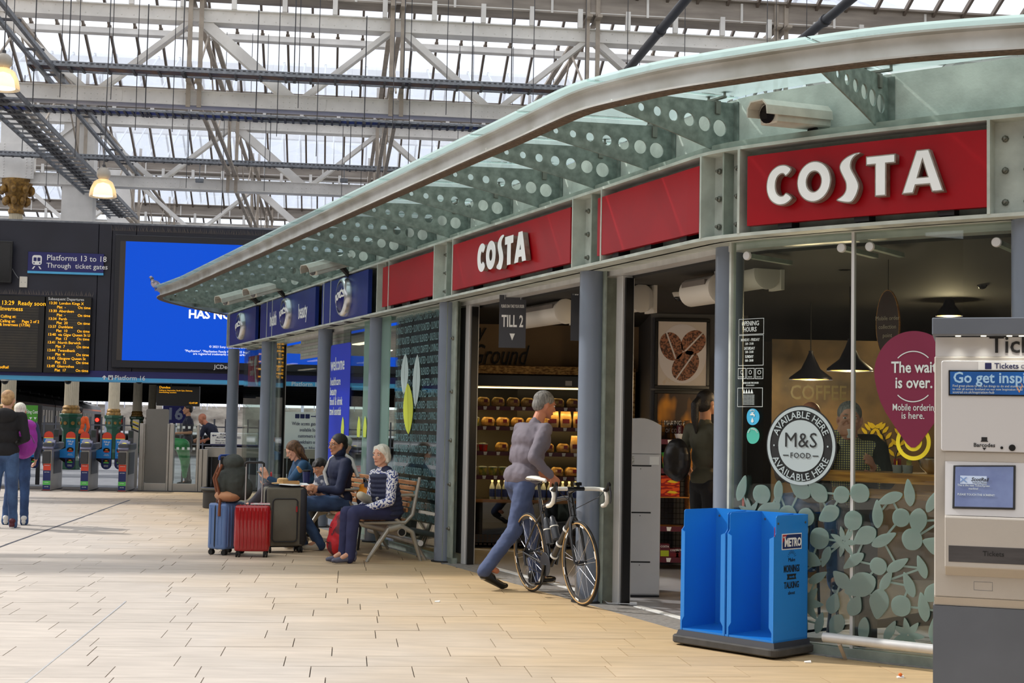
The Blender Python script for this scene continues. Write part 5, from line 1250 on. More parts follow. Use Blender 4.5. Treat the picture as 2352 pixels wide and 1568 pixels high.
# lettered window (bay with the leaf emblem)
lw_=thing('window_lettering','rows of faded teal lettering covering the dark window behind the bench','window lettering',FW((10,GY,1.2)))
M_teal=mat('faded_teal_vinyl',(92,128,132),.55);rowst=['SKILFULLY BLENDED \u2022 LOVINGLY CRAFTED \u2022','LOVINGLY CRAFTED \u2022 SLOWLY ROASTED \u2022','SLOWLY ROASTED \u2022 SKILFULLY BLENDED \u2022']
for i in range(19):
 z=2.56-i*.122;t=(rowst[i%3]+' '+rowst[(i+1)%3])[i%5:];me=text_mesh(t,.115,.008,.0006,'LEFT',.55)
 mx=2.02
 for v in me.vertices:v.co.x=v.co.x
 bm=bmesh.new();bm.from_mesh(me);bmesh.ops.bisect_plane(bm,geom=bm.verts[:]+bm.edges[:]+bm.faces[:],plane_co=(mx,0,0),plane_no=(1,0,0),clear_outer=True);bm.to_mesh(me);bm.free()
 dmesh('lettering_row',lw_,me,M_teal,8.98,z,GY-.001)
em=thing('leaf_emblem','pale and lime petal emblem on the lettered window','window emblem',FW((10,GY,1.4)))
def petal(px0,py0,px1,py1,wid_,m,nm,y=GY-.004,curve=.0):
 a=FS(px0,py0,GY);b=FS(px1,py1,GY);dx,dz=b[0]-a[0],b[1]-a[1];l=math.hypot(dx,dz);ux,uz=dx/l,dz/l
 for sd in(-1,1):
  pts_=[]
  for i in range(13):t=i/12;pts_.append((t,math.sin(PI*t)**.7*wid_))
  P_=[(ux*l*t-uz*sd*(w+.004),uz*l*t+ux*sd*(w+.004))for t,w in pts_]+[(ux*l*t-uz*sd*(.004+curve*math.sin(PI*t)),uz*l*t+ux*sd*(.004+curve*math.sin(PI*t)))for t in(.8,.5,.2)]
  dmesh(nm,em,curve_mesh([P_],.0008),m,a[0],a[1],y)
petal(928,905,932,812,.13,M_film1,'pale_petal');petal(955,934,960,814,.12,M_film1,'pale_petal',GY-.006);petal(940,997,938,880,.17,mat('lime_vinyl',(196,208,60),.5),'lime_petal',GY-.009)
# welcome sign
sa=FS(758,900,GY)[0];sb=FS(804,900,GY)[0];zt=FS(780,790,GY)[1];wp=thing('welcome_sign','tall bright blue welcome panel in the window behind the seated people','sign',FW(((sa+sb)/2,GY,1)));w=sb-sa
dmesh('blue_panel',wp,curve_mesh([rrect(0,w,0,zt-.25,.06)],.002),mat('royal_blue',(16,48,190),.4),sa,.25,GY-.003)
for t,sz_,f in(('welcome',.25,.845),('healthcare',.15,.755),('beauty',.15,.695),('food & drink',.15,.635),('travel essentials',.15,.575)):dtext(wp,t,sz_,sa+.03,.25+(zt-.25)*f,M_vwhite,GY-.007,align='LEFT',bold=.012,sx=.80*(.74 if t[0]=='t' else 1)if sz_<.2 else .74)
dmesh('toothbrush_print',wp,curve_mesh([[(0,0),(.05,.0),(.11,.42),(.07,.44)]],.001),M_lblue,sa+w*.18,.25+(zt-.25)*.24,GY-.007)
for i,px in enumerate((785,822,836)):
 s,z=FS(px,985,GY);dmesh('yellow_glove_print',wp,curve_mesh([[(0,0),(.12,0),(.14,.12),(.11,.22),(.06,.26),(.02,.2),(-.01,.1)]],.001),mat('glove_yellow',(196,214,80),.5),s,z-.1,GY-.009)
# red poster inside the far shop
s0_,z0_=FS(551,888,.6);s1_,z1_=FS(594,815,.6);o=thing('red_poster','red hanging poster in the far blue-signed shop window','poster',FW((s0_,.6,z0_)),Fang(2));w=s1_-s0_;h=z1_-z0_
mb=MB();mb.box(0,w,0,.01,0,h);mb.build('poster_sheet',mat('poster_red',(178,30,38),.5),o);link('white_swoosh',stand(curve_mesh([[(w*.7,h),(w*.62,h*.6),(w*.75,h*.15),(w*.95,0),(w,.05),(w*.85,h*.25),(w*.74,h*.6),(w*.82,h)]],.001),0,-.003,0),M_white,o)
text('lettering','Meal deal',.22,M_white,o,w*.1,-.003,h*.68,align='LEFT',sx=.8);text('lettering','only',.2,M_white,o,w*.2,-.003,h*.36,align='LEFT');mb=MB();mb.tube([(.1,0,h),(.1,0,2.6-z0_)],.004,4);mb.tube([(w-.1,0,h),(w-.1,0,2.6-z0_)],.004,4);mb.build('strings',M_white,o)
# CCTV cameras on the fascia
M_cam=mat('cctv_housing',(196,192,182),.45,var=.1,scale=8)
def cctv(px,py,d_out,size,ang,lab,tilt=.3):
 s,z=FS(px,py,-d_out);p=thing('cctv_camera',lab,'camera',FW((s,-d_out,z)),ang);k=size;p.rotation_euler=(tilt,0,ang)
 mb=MB();mb.prism([(-.045*k,-.03*k),(.045*k,-.03*k),(.05*k,.03*k),(.03*k,.055*k),(-.03*k,.055*k),(-.05*k,.03*k)],-.17*k,.17*k);mb.build('housing',M_cam,p,bevel=.006*k)
 mb=MB();mb.prism([(-.056*k,.0),(-.054*k,.036*k),(-.033*k,.062*k),(.033*k,.062*k),(.054*k,.036*k),(.056*k,0),(.05*k,0),(.048*k,.034*k),(.03*k,.056*k),(-.03*k,.056*k),(-.048*k,.034*k),(-.05*k,0)],-.235*k,.17*k);mb.build('sunshield',M_cam,p)
 mb=MB();mb.lathe([(.038*k,0),(.038*k,.01),(.0,.012)],18,(0,-.17*k,.01*k),'y');mb.v=[(a,-.17*k-abs(b+.17*k),c)for a,b,c in mb.v];mb.build('lens_glass',mat('lens_black',(14,14,18),.08),p,smooth=40)
 mb=MB();mb.tube([(0,.1*k,-.03*k),(0,.14*k,-.09*k),(0,.3*k,-.1*k)],.022*k,8);mb.build('arm_bracket',M_dark if k>1 else M_cam,p);return p
cctv(1828,274,.04,1.55,math.radians(-52),'large grey camera under the canopy left of the big lettered sign',.08)
cctv(760,612,.25,1.7,math.radians(-46),'white camera under the canopy above the blue emblem sign nearest the red signs')
cctv(618,665,.25,1.7,math.radians(-46),'white camera under the canopy above the long blue sign')
cctv(556,682,.25,1.9,math.radians(-46),'white camera under the canopy above the farthest blue sign')
# tube rail along the glass
def rail(s0,s1,y,z,lab,legs):
 p=thing('guard_rail',lab,'rail',FW((s0,y,0)));n=24;mb=MB();mb.tube([FW((s0+(s1-s0)*i/n,y,z))for i in range(n+1)],.03,14);mb.build('rail_tube',M_steel,p,wmap=wid,smooth=50)
 for s in legs:mb=MB();mb.beam(FW((s,y+.1,0)),FW((s,y,z-.02)),.06,.02,up=(1,0,0));mb.build('bracket_leg',M_trussd,p,wmap=wid)
rail(FS(1892,1462,.03)[0],19.5,.03,.135,'low brushed steel tube rail below the corner window',(FS(1926,1480,.03)[0],18.6))
rail(8.9,FS(966,1255,-.03)[0],-.03,.185,'low steel tube rail behind the bench',(9.3,10.6))
# ================================================================ SURROUNDINGS
M_stone=mat('dark_added_wall',(96,88,80),.85,var=.25,scale=.8)
for nm,a,b,h_,l in(('wall_west',(-70,29),(-70,176),8,'far stone wall left of the platforms'),('wall_concourse',(-27,-15.5),(-27,29),7.5,'stone concourse wall on the left, out of view'),('wall_rear',(-27,-15.5),(32,-15.5),9.0,'stone concourse wall behind the viewer'),('wall_east',(32,-15.5),(32,176),9.0,'stone wall on the far right, out of view')):
 wallbox(nm,a,b,-.2,h_,M_stone,l,.4)  # unseen dark walls added so the shop glass does not mirror bright sky
M_plat=mat('platform_roof_black',(24,26,34),.8)
mb=MB()
for v in range(56,150,6):mb.box(-40,30,v,v+.3,3.15,3.6)
mb.box(-40,30,56,150,3.6,3.9);mb.v=[tuple(S(a,b,c))for a,b,c in mb.v];o=mb.build('ceiling_platform',M_plat);tag(o,'low dark roof over the far platforms',None,kind='structure')
# retaining wall and town beyond the tracks
M_ret=mat('pale_rubble_wall',(190,182,170),.85,rgb2=(120,112,104),scale=.45,stretch=(1,1,2.4))
mb=MB();mb.box(-90,90,175,176,-1,3.2);o=mb.build('wall_retaining',M_ret);tag(o,'pale rubble retaining wall beyond the tracks',None,kind='structure')
M_mast=mat('pale_mast_grey',(206,210,226),.6)
rm=random.Random(9)
for i in range(3):
 y=153+i*7;xa=-36+i*-9.4;o=thing('catenary_gantry','pale grey overhead-line gantry beyond the platforms','gantry',(xa,y,0),group='overhead-line gantries beyond the platforms')
 for x in(0,22):mb=MB();mb.box(x-.14,x+.14,-.14,.14,-.9,5.4);mb.build('mast',M_mast,o)
 mb=MB()
 for z in(3.9,4.5):mb.box(0,22,-.05,.05,z,z+.08)
 for k in range(22):mb.beam((k,0,3.9),(k+1,0,4.55)if k%2 else(k+.9,0,3.95),.05,.05);mb.beam((k,0,4.5),(k+.5,0,3.9),.05,.05)
 mb.build('lattice_boom',M_mast,o)['kind']='stuff'
 mb=MB()
 for k in range(5):x=2+k*4.3;mb.beam((x,0,3.9),(x+1.2,.1,2.9),.05,.05);mb.box(x-.04,x+.04,-.04,.04,2.7,3.9)
 mb.build('registration_arms',M_mast,o)['kind']='stuff'
# picket fence of bollards and far fencing
o=thing('platform_fence','pale metal palisade fence at the far end of the platform','fence',S(-6,66,0),A7)
mb=MB()
for i in range(60):mb.box(-14+i*.5,-13.93+i*.5,0,.04,0,1.5)
mb.box(-14,16,-.02,.0,1.1,1.16);mb.box(-14,16,-.02,0,.3,.36);mb.build('palings',M_mast,o)['kind']='stuff'
# trains
M_tr=mat('train_dark_blue',(30,36,60),.4);M_tro=mat('train_orange_line',(196,96,60),.5);M_trw=mat('train_window',(20,22,28),.15);M_trroof=mat('train_grey_roof',(84,84,88),.7,var=.2,scale=.5)
def train(p0,p1,lab):
 a=Vector((*p0,0));b=Vector((*p1,0));d=(b-a);L_=d.length;ang=math.atan2(d.y,d.x);o=thing('train',lab,'train',a,ang)
 nc=max(1,int(L_/22))
 for c in range(nc):
  x0=c*L_/nc;x1=(c+1)*L_/nc-.5;mb=MB();mb.box(x0,x1,0,2.7,.1,2.35);mb.build('carriage_body',M_tr,o)
  mb=MB();k=[(0,2.35),(.15,2.75),(.8,3.0),(1.35,3.05),(1.9,3.0),(2.55,2.75),(2.7,2.35)];n=len(k)
  mb.add([(x0,y,z)for y,z in k]+[(x1,y,z)for y,z in k],[tuple(range(n)),tuple(range(2*n-1,n-1,-1))]+[(j,j+n,(j+1)%n+n,(j+1)%n)for j in range(n)]);mb.build('carriage_roof',M_trroof,o)
  for y0 in(-.01,2.68):
   mb=MB();mb.box(x0,x1,y0,y0+.03,2.2,2.35);mb.build('orange_stripe',M_tro,o)
  nn=int((x1-x0)/2)
  for w in range(nn):mb=MB();mb.box(x0+.5+w*2,x0+1.9+w*2,-.02,2.72,1.1,1.95);mb.build('window_pane',M_trw,o)
  for w in range(0,nn,3):mb=MB();mb.box(x0+.8+w*2,x0+1.5+w*2,.9,1.8,3.0,3.18);mb.build('roof_vent',M_trroof,o)
train((-27.5,78),(-46,160),'dark blue train with an orange roof line at the left platform')
train((-42,130),(-50,168),'darker train farther off between the first two green-based columns')
# signals
for px,py,l in((224,964,'between the first and second columns'),(275,967,'right of the second column')):
 q=PY(px,py,75);o=thing('rail_signal','small red railway signal light '+l,'signal',q);mb=MB();mb.sph((0,-.1,0),.1,12,8);mb.build('red_lamp',mat('signal_red',(255,40,30),.4,emit=5),o);mb=MB();mb.box(-.16,.16,0,.1,-.5,.3);mb.build('signal_head',M_black,o);mb=MB();mb.cyl((0,.05,-q.z),(0,.05,-.4),.06,n=8);mb.build('signal_post',M_mast,o)
# cast-iron columns
M_cream=mat('cream_cast_iron',(206,194,168),.5,var=.08,scale=3);M_cgreen=mat('bottle_green_gloss',(18,74,52),.3,coat=.3);M_gold=mat('aged_gold',(168,128,60),.45,.3,rgb2=(110,82,44),scale=14)
def iron_column(px,v,lab,top=4.4):
 u=SV(px,1000,v)[0];o=thing('iron_column',lab,'column',S(u,v,0),A7,kind='thing')
 mb=MB();mb.lathe([(.30,0),(.30,.25),(.25,.3),(.22,.35),(.22,1.05),(.24,1.1),(.27,1.14),(.27,1.40),(.31,1.44),(.31,1.52),(.26,1.54)],8);mb.build('pedestal',M_cgreen,o,bevel=.008)
 for k in range(8):
  a=PI/8+k*PI/4+0;mb=MB();mb.cyl((.245*math.cos(a),.245*math.sin(a),1.27),(.275*math.cos(a),.275*math.sin(a),1.27),.05,n=12);mb.build('medallion',M_gold,o)
 mb=MB();mb.lathe([(.25,1.54),(.25,1.60),(.22,1.64),(.235,1.70),(.20,1.76)],32);mb.build('gold_collar',M_gold,o,smooth=40)
 if v>56:top=3.145
 n=48;mb=MB();k0=[(1.76,1.0),(top,.94)]
 for z,s in k0:
  for j in range(n):a=2*PI*j/n;r=(.195 if j%2 else .178)*s;mb.v.append((r*math.cos(a),r*math.sin(a),z))
 for j in range(n):mb.f.append((j,(j+1)%n,n+(j+1)%n,n+j));mb.m.append(0)
 mb.build('fluted_shaft',M_cream,o)
 if v>56:return o
 mb=MB();mb.lathe([(.2,top),(.22,top+.08),(.18,top+.15),(.30,top+.5),(.42,top+.85),(.42,top+.95)],16);
 for k in range(8):
  a=k*PI/4
  for zz,rr in((.35,.3),(.65,.4)):mb.sph((rr*math.cos(a),rr*math.sin(a),top+zz),(.09,.09,.13),8,6)
 mb.build('leafy_capital',M_gold,o,smooth=50)
 mb=MB();mb.box(-.42,.42,-.3,.3,top+.95,10.2);mb.box(-.5,.5,-.34,-.3,top+.95,top+1.9);mb.build('riveted_head',M_truss,o)
 mb=MB()
 for i in range(12):
  for x in(-.44,-.3,.3,.44):mb.sph((x,-.35,top+1.0+i*.08*1),.018,6,4)
 mb.build('rivets',M_truss,o)['kind']='stuff'
 return o
iron_column(16,40.4,'fluted cream column cut by the left frame edge, gold capital above the sign wall',7.0);iron_column(161,40.6,'fluted cream column on a green pedestal behind the leftmost ticket gates');iron_column(259,51.2,'fluted cream column on a green pedestal behind the middle ticket gate')
iron_column(313,62,'fluted cream column behind the yellow and black striped post');iron_column(347,72.5,'farthest fluted cream column, above the tall grey gate panel')
# dome cams under the sign wall
for px,l in((11,'at the left frame edge'),(156,'in front of the first green-based column'),(319,'in front of the third column')):
 u,z=SV(px,880,31.6);o=thing('dome_camera','cream dome camera under the sign wall '+l,'camera',S(u,31.6,z),A7);mb=MB();mb.lathe([(.09,.05),(.09,zB-z)],14);mb.build('housing',mat('cream_plastic'),o,smooth=40);mb=MB();mb.sph((0,0,.05),.075,14,8);mb.build('smoked_dome',M_black,o,smooth=60)
# small departures screen + hanging 16 sign behind the gates
v=31.95;u0,z1=SV(360,885,v);u1,z0=SV(457,933,v)
o=thing('platform_display','small amber platform display hanging under the sign wall','departure board',S(u0,v,z0),A7);W_=u1-u0;Hh=z1-z0
mb=MB();mb.box(0,W_,0,.2,0,Hh);mb.build('display_case',M_dbk,o,bevel=.01);mb=MB();mb.box(W_*.3,W_*.33,.05,.1,Hh,4.2-z0);mb.box(W_*.7,W_*.73,.05,.1,Hh,4.2-z0);mb.build('hanger',M_dark,o)
for t,s_,x,z in(('Dundee',.075,.06,.86),('Calling at: Haymarket, South Gyle, Dalmeny,',.04,.06,.74),('Inverkeithing, Leuchars',.04,.06,.64),('12:47:09',.055,.76,.12)):text('led_lettering',t,s_,M_amber,o,W_*x,-.004,Hh*z,align='LEFT',bold=.0)
v=34;u0,z1=SV(375,931,v);u1,z0=SV(427,972,v);o=thing('platform_number_sign','navy platform sign reading 16 above the gate panel','sign',S(u0,v,z0),A7);W_=u1-u0;Hh=z1-z0
mb=MB();mb.box(0,W_,0,.06,0,Hh);mb.build('sign_plate',M_band,o,bevel=.005);text('lettering','16',.38,mat('grey_print',(150,156,170),.5),o,W_*.5,-.004,Hh*.22,bold=.03);mb=MB();mb.box(W_*.45,W_*.55,.0,.05,-z0,0);mb.build('sign_post',M_dark,o)
# green recycling banner, left
v=31.0;u0,z1=SV(45,930,v);u1,z0=SV(86,968,v);o=thing('green_poster_frame','green recycling poster in a dark frame behind the couple','poster',S(u0,v,0),A7);W_=u1-u0
mb=MB();mb.box(-.02,0,0,.05,0,z1+.02);mb.box(W_,W_+.08,0,.05,0,z1+.02);mb.build('frame_post',M_dark,o);mb=MB();mb.box(0,W_,0.01,.03,z0,z1);mb.build('poster_sheet',mat('poster_green',(70,150,40),.5),o)
text('lettering','Recycling Centre',.1,M_white,o,W_*.62,.008,z1-.17,sx=.55,bold=.01);text('lettering','Deposit\nLost',.08,M_white,o,W_*.2,.008,z1-.12,sx=.7)
for i in range(4):mb=MB();x=W_*(.14+i*.24);mb.prism([(x-.03,z0+.09),(x+.03,z0+.09),(x,z0+.04)],.006,.01);mb.build('arrow_print',M_white,o)
# ================================================================ TICKET GATES
GV=29.0
M_gst=mat('gate_stainless',(176,172,166),.38,.55,var=.06,scale=3);M_ggr=mat('gate_grey_plastic',(66,68,76),.45)
M_pblue=mat('poster_sky_blue',(28,130,208),.5);M_pnavy=mat('poster_navy',(20,36,96),.5);M_pred=mat('poster_red',(178,30,38));M_pred2=mat('orange_red_print',(216,66,40),.5);M_pgr=mat('lime_print',(90,190,90),.5)
def gate(px,lab):
 u=SV(px,1123,GV)[0];o=thing('ticket_gate',lab,'ticket gate',S(u,GV-.55,0),A7)
 mb=MB();mb.box(-.075,.075,0,1.15,0,.80);mb.build('pedestal',M_gst,o,bevel=.006)
 mb=MB();mb.box(.078,.083,.25,1.0,.32,.75);mb.build('side_panel',M_ggr,o)
 mb=MB();mb.prism([(0,0)]*0+[(-.10,.80),(.10,.80),(.10,.93),(-.10,.93)],.0,1.13);mb.build('head',M_ggr,o,bevel=.02)
 mb=MB();mb.add([(-.1,-.05,.82),(.1,-.05,.82),(.1,.3,1.0),(-.1,.3,1.0),(-.1,.0,.78),(.1,.0,.78),(.1,.3,.9),(-.1,.3,.9)],[(0,1,2,3),(4,7,6,5),(0,4,5,1),(1,5,6,2),(2,6,7,3),(3,7,4,0)]);mb.build('reader_housing',mat('reader_lilac_grey',(118,118,140),.4),o,bevel=.008)
 mb=MB();mb.lathe([(.055,0),(.055,.008),(.0,.01)],22);mb.v=[(a,.10+b*.88-c*.4,.912+b*.45+c*.8)for a,b,c in mb.v];mb.build('yellow_reader_disc',mat('reader_yellow',(240,222,60),.4,emit=.15),o,smooth=40)
 mb=MB();mb.box(-.05+.1,.05+.1,.25,.3,.93,1.19);mb.build('display_post',M_ggr,o,bevel=.006);mb=MB();mb.box(.06,.14,.244,.25,1.04,1.17);mb.build('display_face',mat('lcd_dark',(40,52,50),.2),o)
 mb=MB();mb.box(-.085,.06,-.07,0,.53,.76);mb.build('black_box',mat('box_dark_grey',(52,52,54),.5),o,bevel=.006)
 z=.52
 for m,h_,t in((M_pred2,.13,'EDINBURGH'),(M_pnavy,.2,'BUS TOURS'),(M_pgr,.08,'LOTHIAN'),(M_pnavy,.09,'KIDS FREE'),(M_pred2,.08,'VISIT')):
  mb=MB();mb.box(-.07,.07,-.008,0,z-h_+.002,z);mb.build('sticker_band',m,o);text('sticker_lettering',t,.022,M_white,o,0,-.009,z-.04,bold=.005,sx=.8);z-=h_
 mb=MB();mb.box(-.09,.09,-.01,1.16,-.0,.012);mb.build('foot_plate',M_dark,o)
 return o,u
def paddle(px,arm,lab,flip=1):
 u=SV(px,1035,GV)[0];o=thing('gate_paddle',lab,'gate paddle',S(u,GV+.2,0),A7*0)
 w,z0,z1=.098,.40,1.14;out=[(w*math.cos(a),z1-w+w*math.sin(a))for a in[PI*i/10 for i in range(11)]]+[(-w*math.cos(a),z0+w-w*math.sin(a))for a in[PI*i/10 for i in range(11)]]
 if arm:out=out[:11]+[(-w,.84),(-w-.14,.74),(-w-.14,.62),(-w,.52)]+out[11:]
 mb=MB();mb.prism([(x*1.06,z)for x,z in out],0,.02);mb.build('paddle_board',M_black,o)
 bands=[(z0,.62,M_pnavy),(.62,1.0,M_pblue),(1.0,1.012,mat('reader_yellow')),(1.012,z1,M_pred2)]
 for a,b,m in bands:
  P_=[];n=10
  for i in range(n+1):
   z=a+(b-a)*i/n;x=w*.95
   if z>z1-w:x=math.sqrt(max(0,w*w-(z-z1+w)**2))*.95
   if z<z0+w:x=math.sqrt(max(0,w*w-(z0+w-z)**2))*.95
   P_.append((x,z))
  mb=MB();mb.prism(P_+[(-x-(.13 if arm and .6<z<.78 else 0),z)for x,z in P_[::-1]],-.003,0);mb.build('printed_band',m,o)
 text('lettering','Kids go\nfree!',.052,M_white,o,0,-.006,.93,shear=.2,bold=.01,sx=.8);text('lettering','Ask your host\nedinburghtour.com',.02,M_white,o,0,-.006,.69,sx=.7,bold=.005);text('lettering','EDINBURGH\nBUS TOURS',.02,M_white,o,0,-.006,.47,bold=.006,sx=.8)
 for z,m in((.78,M_pred2),(.56,M_pgr)):
  mb=MB();mb.prism([(x*.07,z+y_*.05)for x,y_ in circ(0,0,1,n=18)],-.0045,-.003);mb.build('bus_print',M_black,o);mb=MB();mb.prism([(-.055,z-.04),(.055,z-.04),(.045,z-.015),(-.045,z-.015)],-.006,-.0045);mb.build('bus_print',m,o);mb=MB();mb.prism([(-.03,z),(.03,z-.0),(.02,z+.02),(-.02,z+.02)],-.006,-.0045);mb.build('bus_print',mat('bus_yellow',(236,150,40),.5),o)
 mb=MB();mb.box(-.02,.02,.02,.05,.72,.78);mb.build('pivot',M_gst,o)
 return o
gate(38,'stainless ticket gate half hidden behind the standing couple');gate(119,'stainless ticket gate nearest the couple, between two blue poster paddles');gate(204,'stainless ticket gate in the middle of the three');gate(289,'stainless ticket gate next to the grey gate panel')
paddle(106,False,'blue poster paddle left of the first ticket gate');paddle(157,True,'blue poster paddle with a swung arm right of the first ticket gate');paddle(190,False,'blue poster paddle left of the middle ticket gate')
paddle(241,True,'blue poster paddle with a swung arm right of the middle ticket gate');paddle(272,False,'blue poster paddle left of the gate beside the grey panel');paddle(74,False,'blue poster paddle half hidden by the purple backpack')
# wide manual gate with grey panel and glass
o=thing('wide_access_gate','wide stainless gate with a tall grey panel and a glass leaf','gate',S(SV(316,1127,GV)[0],GV,0),math.radians(2));sx_=lambda px:(px-316)*GV/FPX
for a,b,z in((0,9,1.33),(9.5,12,1.33),(61,66,1.33),(67,76,1.33),(127,132,1.32),(133,141,.84),(142,152,.84)):mb=MB();mb.box(sx_(316+a),sx_(316+b),0,.12,0,z);mb.build('post',M_gst,o,bevel=.006)
mb=MB();mb.prism([(x,z)for x,z in rrect(sx_(328),sx_(379),.15,1.62,.04)],.04,.06);mb.build('grey_panel',mat('panel_grey',(112,110,106),.5,var=.05,scale=2),o)
mb=MB();mb.box(sx_(392),sx_(443),.05,.062,.15,1.33);mb.build('glass_leaf',M_glass,o)
for a,b in((328,377),(392,443)):mb=MB();mb.box(sx_(a),sx_(b),.02,.1,.0,.15);mb.build('bottom_rail',M_gst,o,bevel=.005)
for i in range(4):mb=MB();x=sx_(398+i*12);mb.box(x,x+.05,.046,.05,1.24,1.29);mb.build('glass_marker',M_vwhite,o);mb=MB();mb.box(x,x+.05,.046,.05,.82,.87);mb.build('glass_marker',M_vwhite,o)
# yellow black bollard, counter, white sign, black picket screen
u,z=SV(312,963,30.2);o=thing('striped_post','yellow and black striped post beside the grey gate panel','post',S(u,30.2,0),A7);mb=MB();mb.box(-.06,.06,0,.06,0,z);mb.build('post',M_gst,o)
for i in range(4):mb=MB();zz=z-.22+i*.055;mb.add([(-.061,-.003,zz),(.061,-.003,zz-.05),(.061,-.003,zz-.02),(-.061,-.003,zz+.03)],[(0,1,2,3)]);mb.build('stripe',mat('hazard_yellow',(226,196,30),.5)if i%2 else M_black,o)
u0=SV(468,1040,GV)[0];u1=u0+2.7;z1=SV(480,1027,GV)[1];z0=SV(480,1050,GV)[1];o=thing('barrier_counter','stainless topped gateline barrier with black pickets below','barrier',S(u0,GV+.2,0),A7*.4);W_=2.7
mb=MB();mb.box(0,W_,0,.3,z0,z1);mb.build('steel_top',M_gst,o,bevel=.008)
for i in range(18):mb=MB();x=i*.15;mb.box(x,x+.13,.05,.08,.08,z0);mb.build('picket',M_black,o)
mb=MB();mb.box(0,W_,.03,.1,.02,.08);mb.build('bottom_rail',M_dark,o)
u,zt=SV(482,993,GV);zb=SV(482,1023,GV)[1];o=thing('instruction_sign','white sign with a left arrow on the gateline barrier','sign',S(u,GV+.15,zb),A7*.4);mb=MB();mb.box(0,.95,0,.03,0,zt-zb);mb.build('sign_plate',M_white,o,bevel=.01);mb=MB();mb.box(0,.95,-.002,0,0,.03);mb.build('navy_edge',M_navyink,o)
for t,z,s in(('PLEASE USE',.205,.06),('AUTOMATIC GATES',.145,.06),('Please carry tickets',.09,.045),('through the gates',.045,.045)):text('lettering',t,s,M_navyink,o,.12 if t[0]=='A' else .19,-.004,z,align='LEFT',bold=.008,sx=.9)if s>.05 else text('lettering',t,s,M_navyink,o,.1,-.004,z,align='LEFT',sx=.9)
mb=MB();mb.prism([(.03,.2),(.06,.225),(.06,.208),(.12,.208),(.12,.192),(.06,.192),(.06,.175)],-.004,-.001);mb.build('arrow',M_navyink,o)
# white access sign seen through the far shop
u,zt=SV(640,945,29.6);u1,zb=SV(727,1075,29.6);o=thing('access_gate_sign','large white access gate sign seen through the far shop doorway','sign',S(u,29.6,0),A7);W_=u1-u;mb=MB();mb.box(0,W_,0,.03,.35,zt);mb.build('sign_plate',M_white,o);mb=MB();mb.box(.05,.1,.03,.06,0,zt);mb.box(W_-.1,W_-.05,.03,.06,0,zt);mb.build('post',M_dark,o)
for i,t in enumerate(('Wide access gate','available for','customers in','wheelchairs or','with pushers, bikes')):text('lettering',t,.1,M_navyink,o,W_-.02,-.003,zt-.27-i*.125,align='RIGHT',bold=.006,sx=.72)
for i in range(3):x=W_*(.42+.13*i);mb=MB();mb.prism(rrect(x,x+.09,zt-.13,zt-.04,.01),-.003,0);mb.build('pictogram',M_navyink,o)
mb=MB();x=W_*.82;zz=zt-.085;mb.prism([(x,zz-.01),(x+.1,zz-.01),(x+.1,zz-.035),(x+.15,zz),(x+.1,zz+.035),(x+.1,zz+.01),(x,zz+.01)],-.003,0);mb.build('arrow',M_navyink,o)
# ================================================================ TICKET MACHINE
TA=math.radians(-18);tp=PY(2146,1118,6.3);tm=thing('ticket_machine','beige ticket vending machine on a slate grey pedestal at the right frame edge','ticket machine',(tp.x,6.3,0),TA)
tnx,tny=math.sin(TA)*-1,math.cos(TA)
def TM(px,py,off=0.0):
 d=ray(px,py);n=Vector((-math.sin(TA),math.cos(TA),0));P0=Vector((tp.x,6.3,0))+n*off;c0=Vector((0,0,H));t=(P0-c0).dot(n)/d.dot(n);p=c0+d*t-Vector((tp.x,6.3,0));return p.x*math.cos(TA)+p.y*math.sin(TA),p.z
M_beige=mat('machine_warm_grey',(184,178,170),.42,var=.04,scale=3,bump=.08,bscale=400);M_slate=mat('slate_grey_panel',(96,102,112),.45,var=.07,scale=3);M_silver=mat('machine_light_grey',(204,203,204),.4)
def tz(py):return TM(2200,py)[1]
WM=1.05
mb=MB();mb.box(-.005,WM,.015,.55,0,tz(1393));mb.build('pedestal',M_slate,tm)
mb=MB();mb.add([(0,0,tz(1372)),(WM,0,tz(1372)),(WM,.02,tz(1392)),(0,.02,tz(1392)),(0,.56,tz(1372)),(WM,.56,tz(1372)),(WM,.56,tz(1392)),(0,.56,tz(1392))],[(0,1,5,4),(3,7,6,2),(0,3,2,1),(1,2,6,5),(5,6,7,4),(4,7,3,0)]);mb.build('lower_skirt',M_beige,tm)
mb=MB();mb.box(0,WM,0,.56,tz(1372),tz(818));mb.build('cabinet',M_beige,tm,bevel=.005)
mb=MB();mb.box(.004,WM,.004,.55,tz(818),tz(774));mb.build('head_panel',M_silver,tm)
mb=MB();mb.box(-.008,WM,-.10,.58,tz(772),tz(733));mb.build('slate_hood',M_slate,tm,bevel=.004)
text('lettering','Tickets',.105,M_blackink,tm,TM(2272,800)[0],.0,tz(809),align='LEFT',bold=.012,sx=.98)
for px in(2201,2259,2318,2346):
 x=TM(px,774)[0];mb=MB();mb.cyl((x,-.04,tz(772)-.004),(x,-.04,tz(772)+.001),.012,n=14);mb.build('downlight',mat('downlight_glow',(255,244,214),.5,emit=1.5),tm)
 l=bpy.data.lights.new('downlight','SPOT');l.energy=.9;l.spot_size=math.radians(95);l.spot_blend=.8;l.shadow_soft_size=.01;l.color=(1,.95,.82);lo=bpy.data.objects.new('downlight',l);COL.objects.link(lo);lo.parent=tm;lo.location=(x,-.03,tz(772)-.008);lo.rotation_euler=(math.radians(-12),0,0)
up=[(TM(2162,1000)[0],0)]
x0=TM(2162,1000)[0];mb=MB();mb.prism(rrect(x0,WM-.03,tz(1036),tz(828),.012),-.018,0.0);mb.build('upper_panel',M_silver,tm,bevel=.003)
def TF(px,py,off=-.018):return TM(px,py,off)
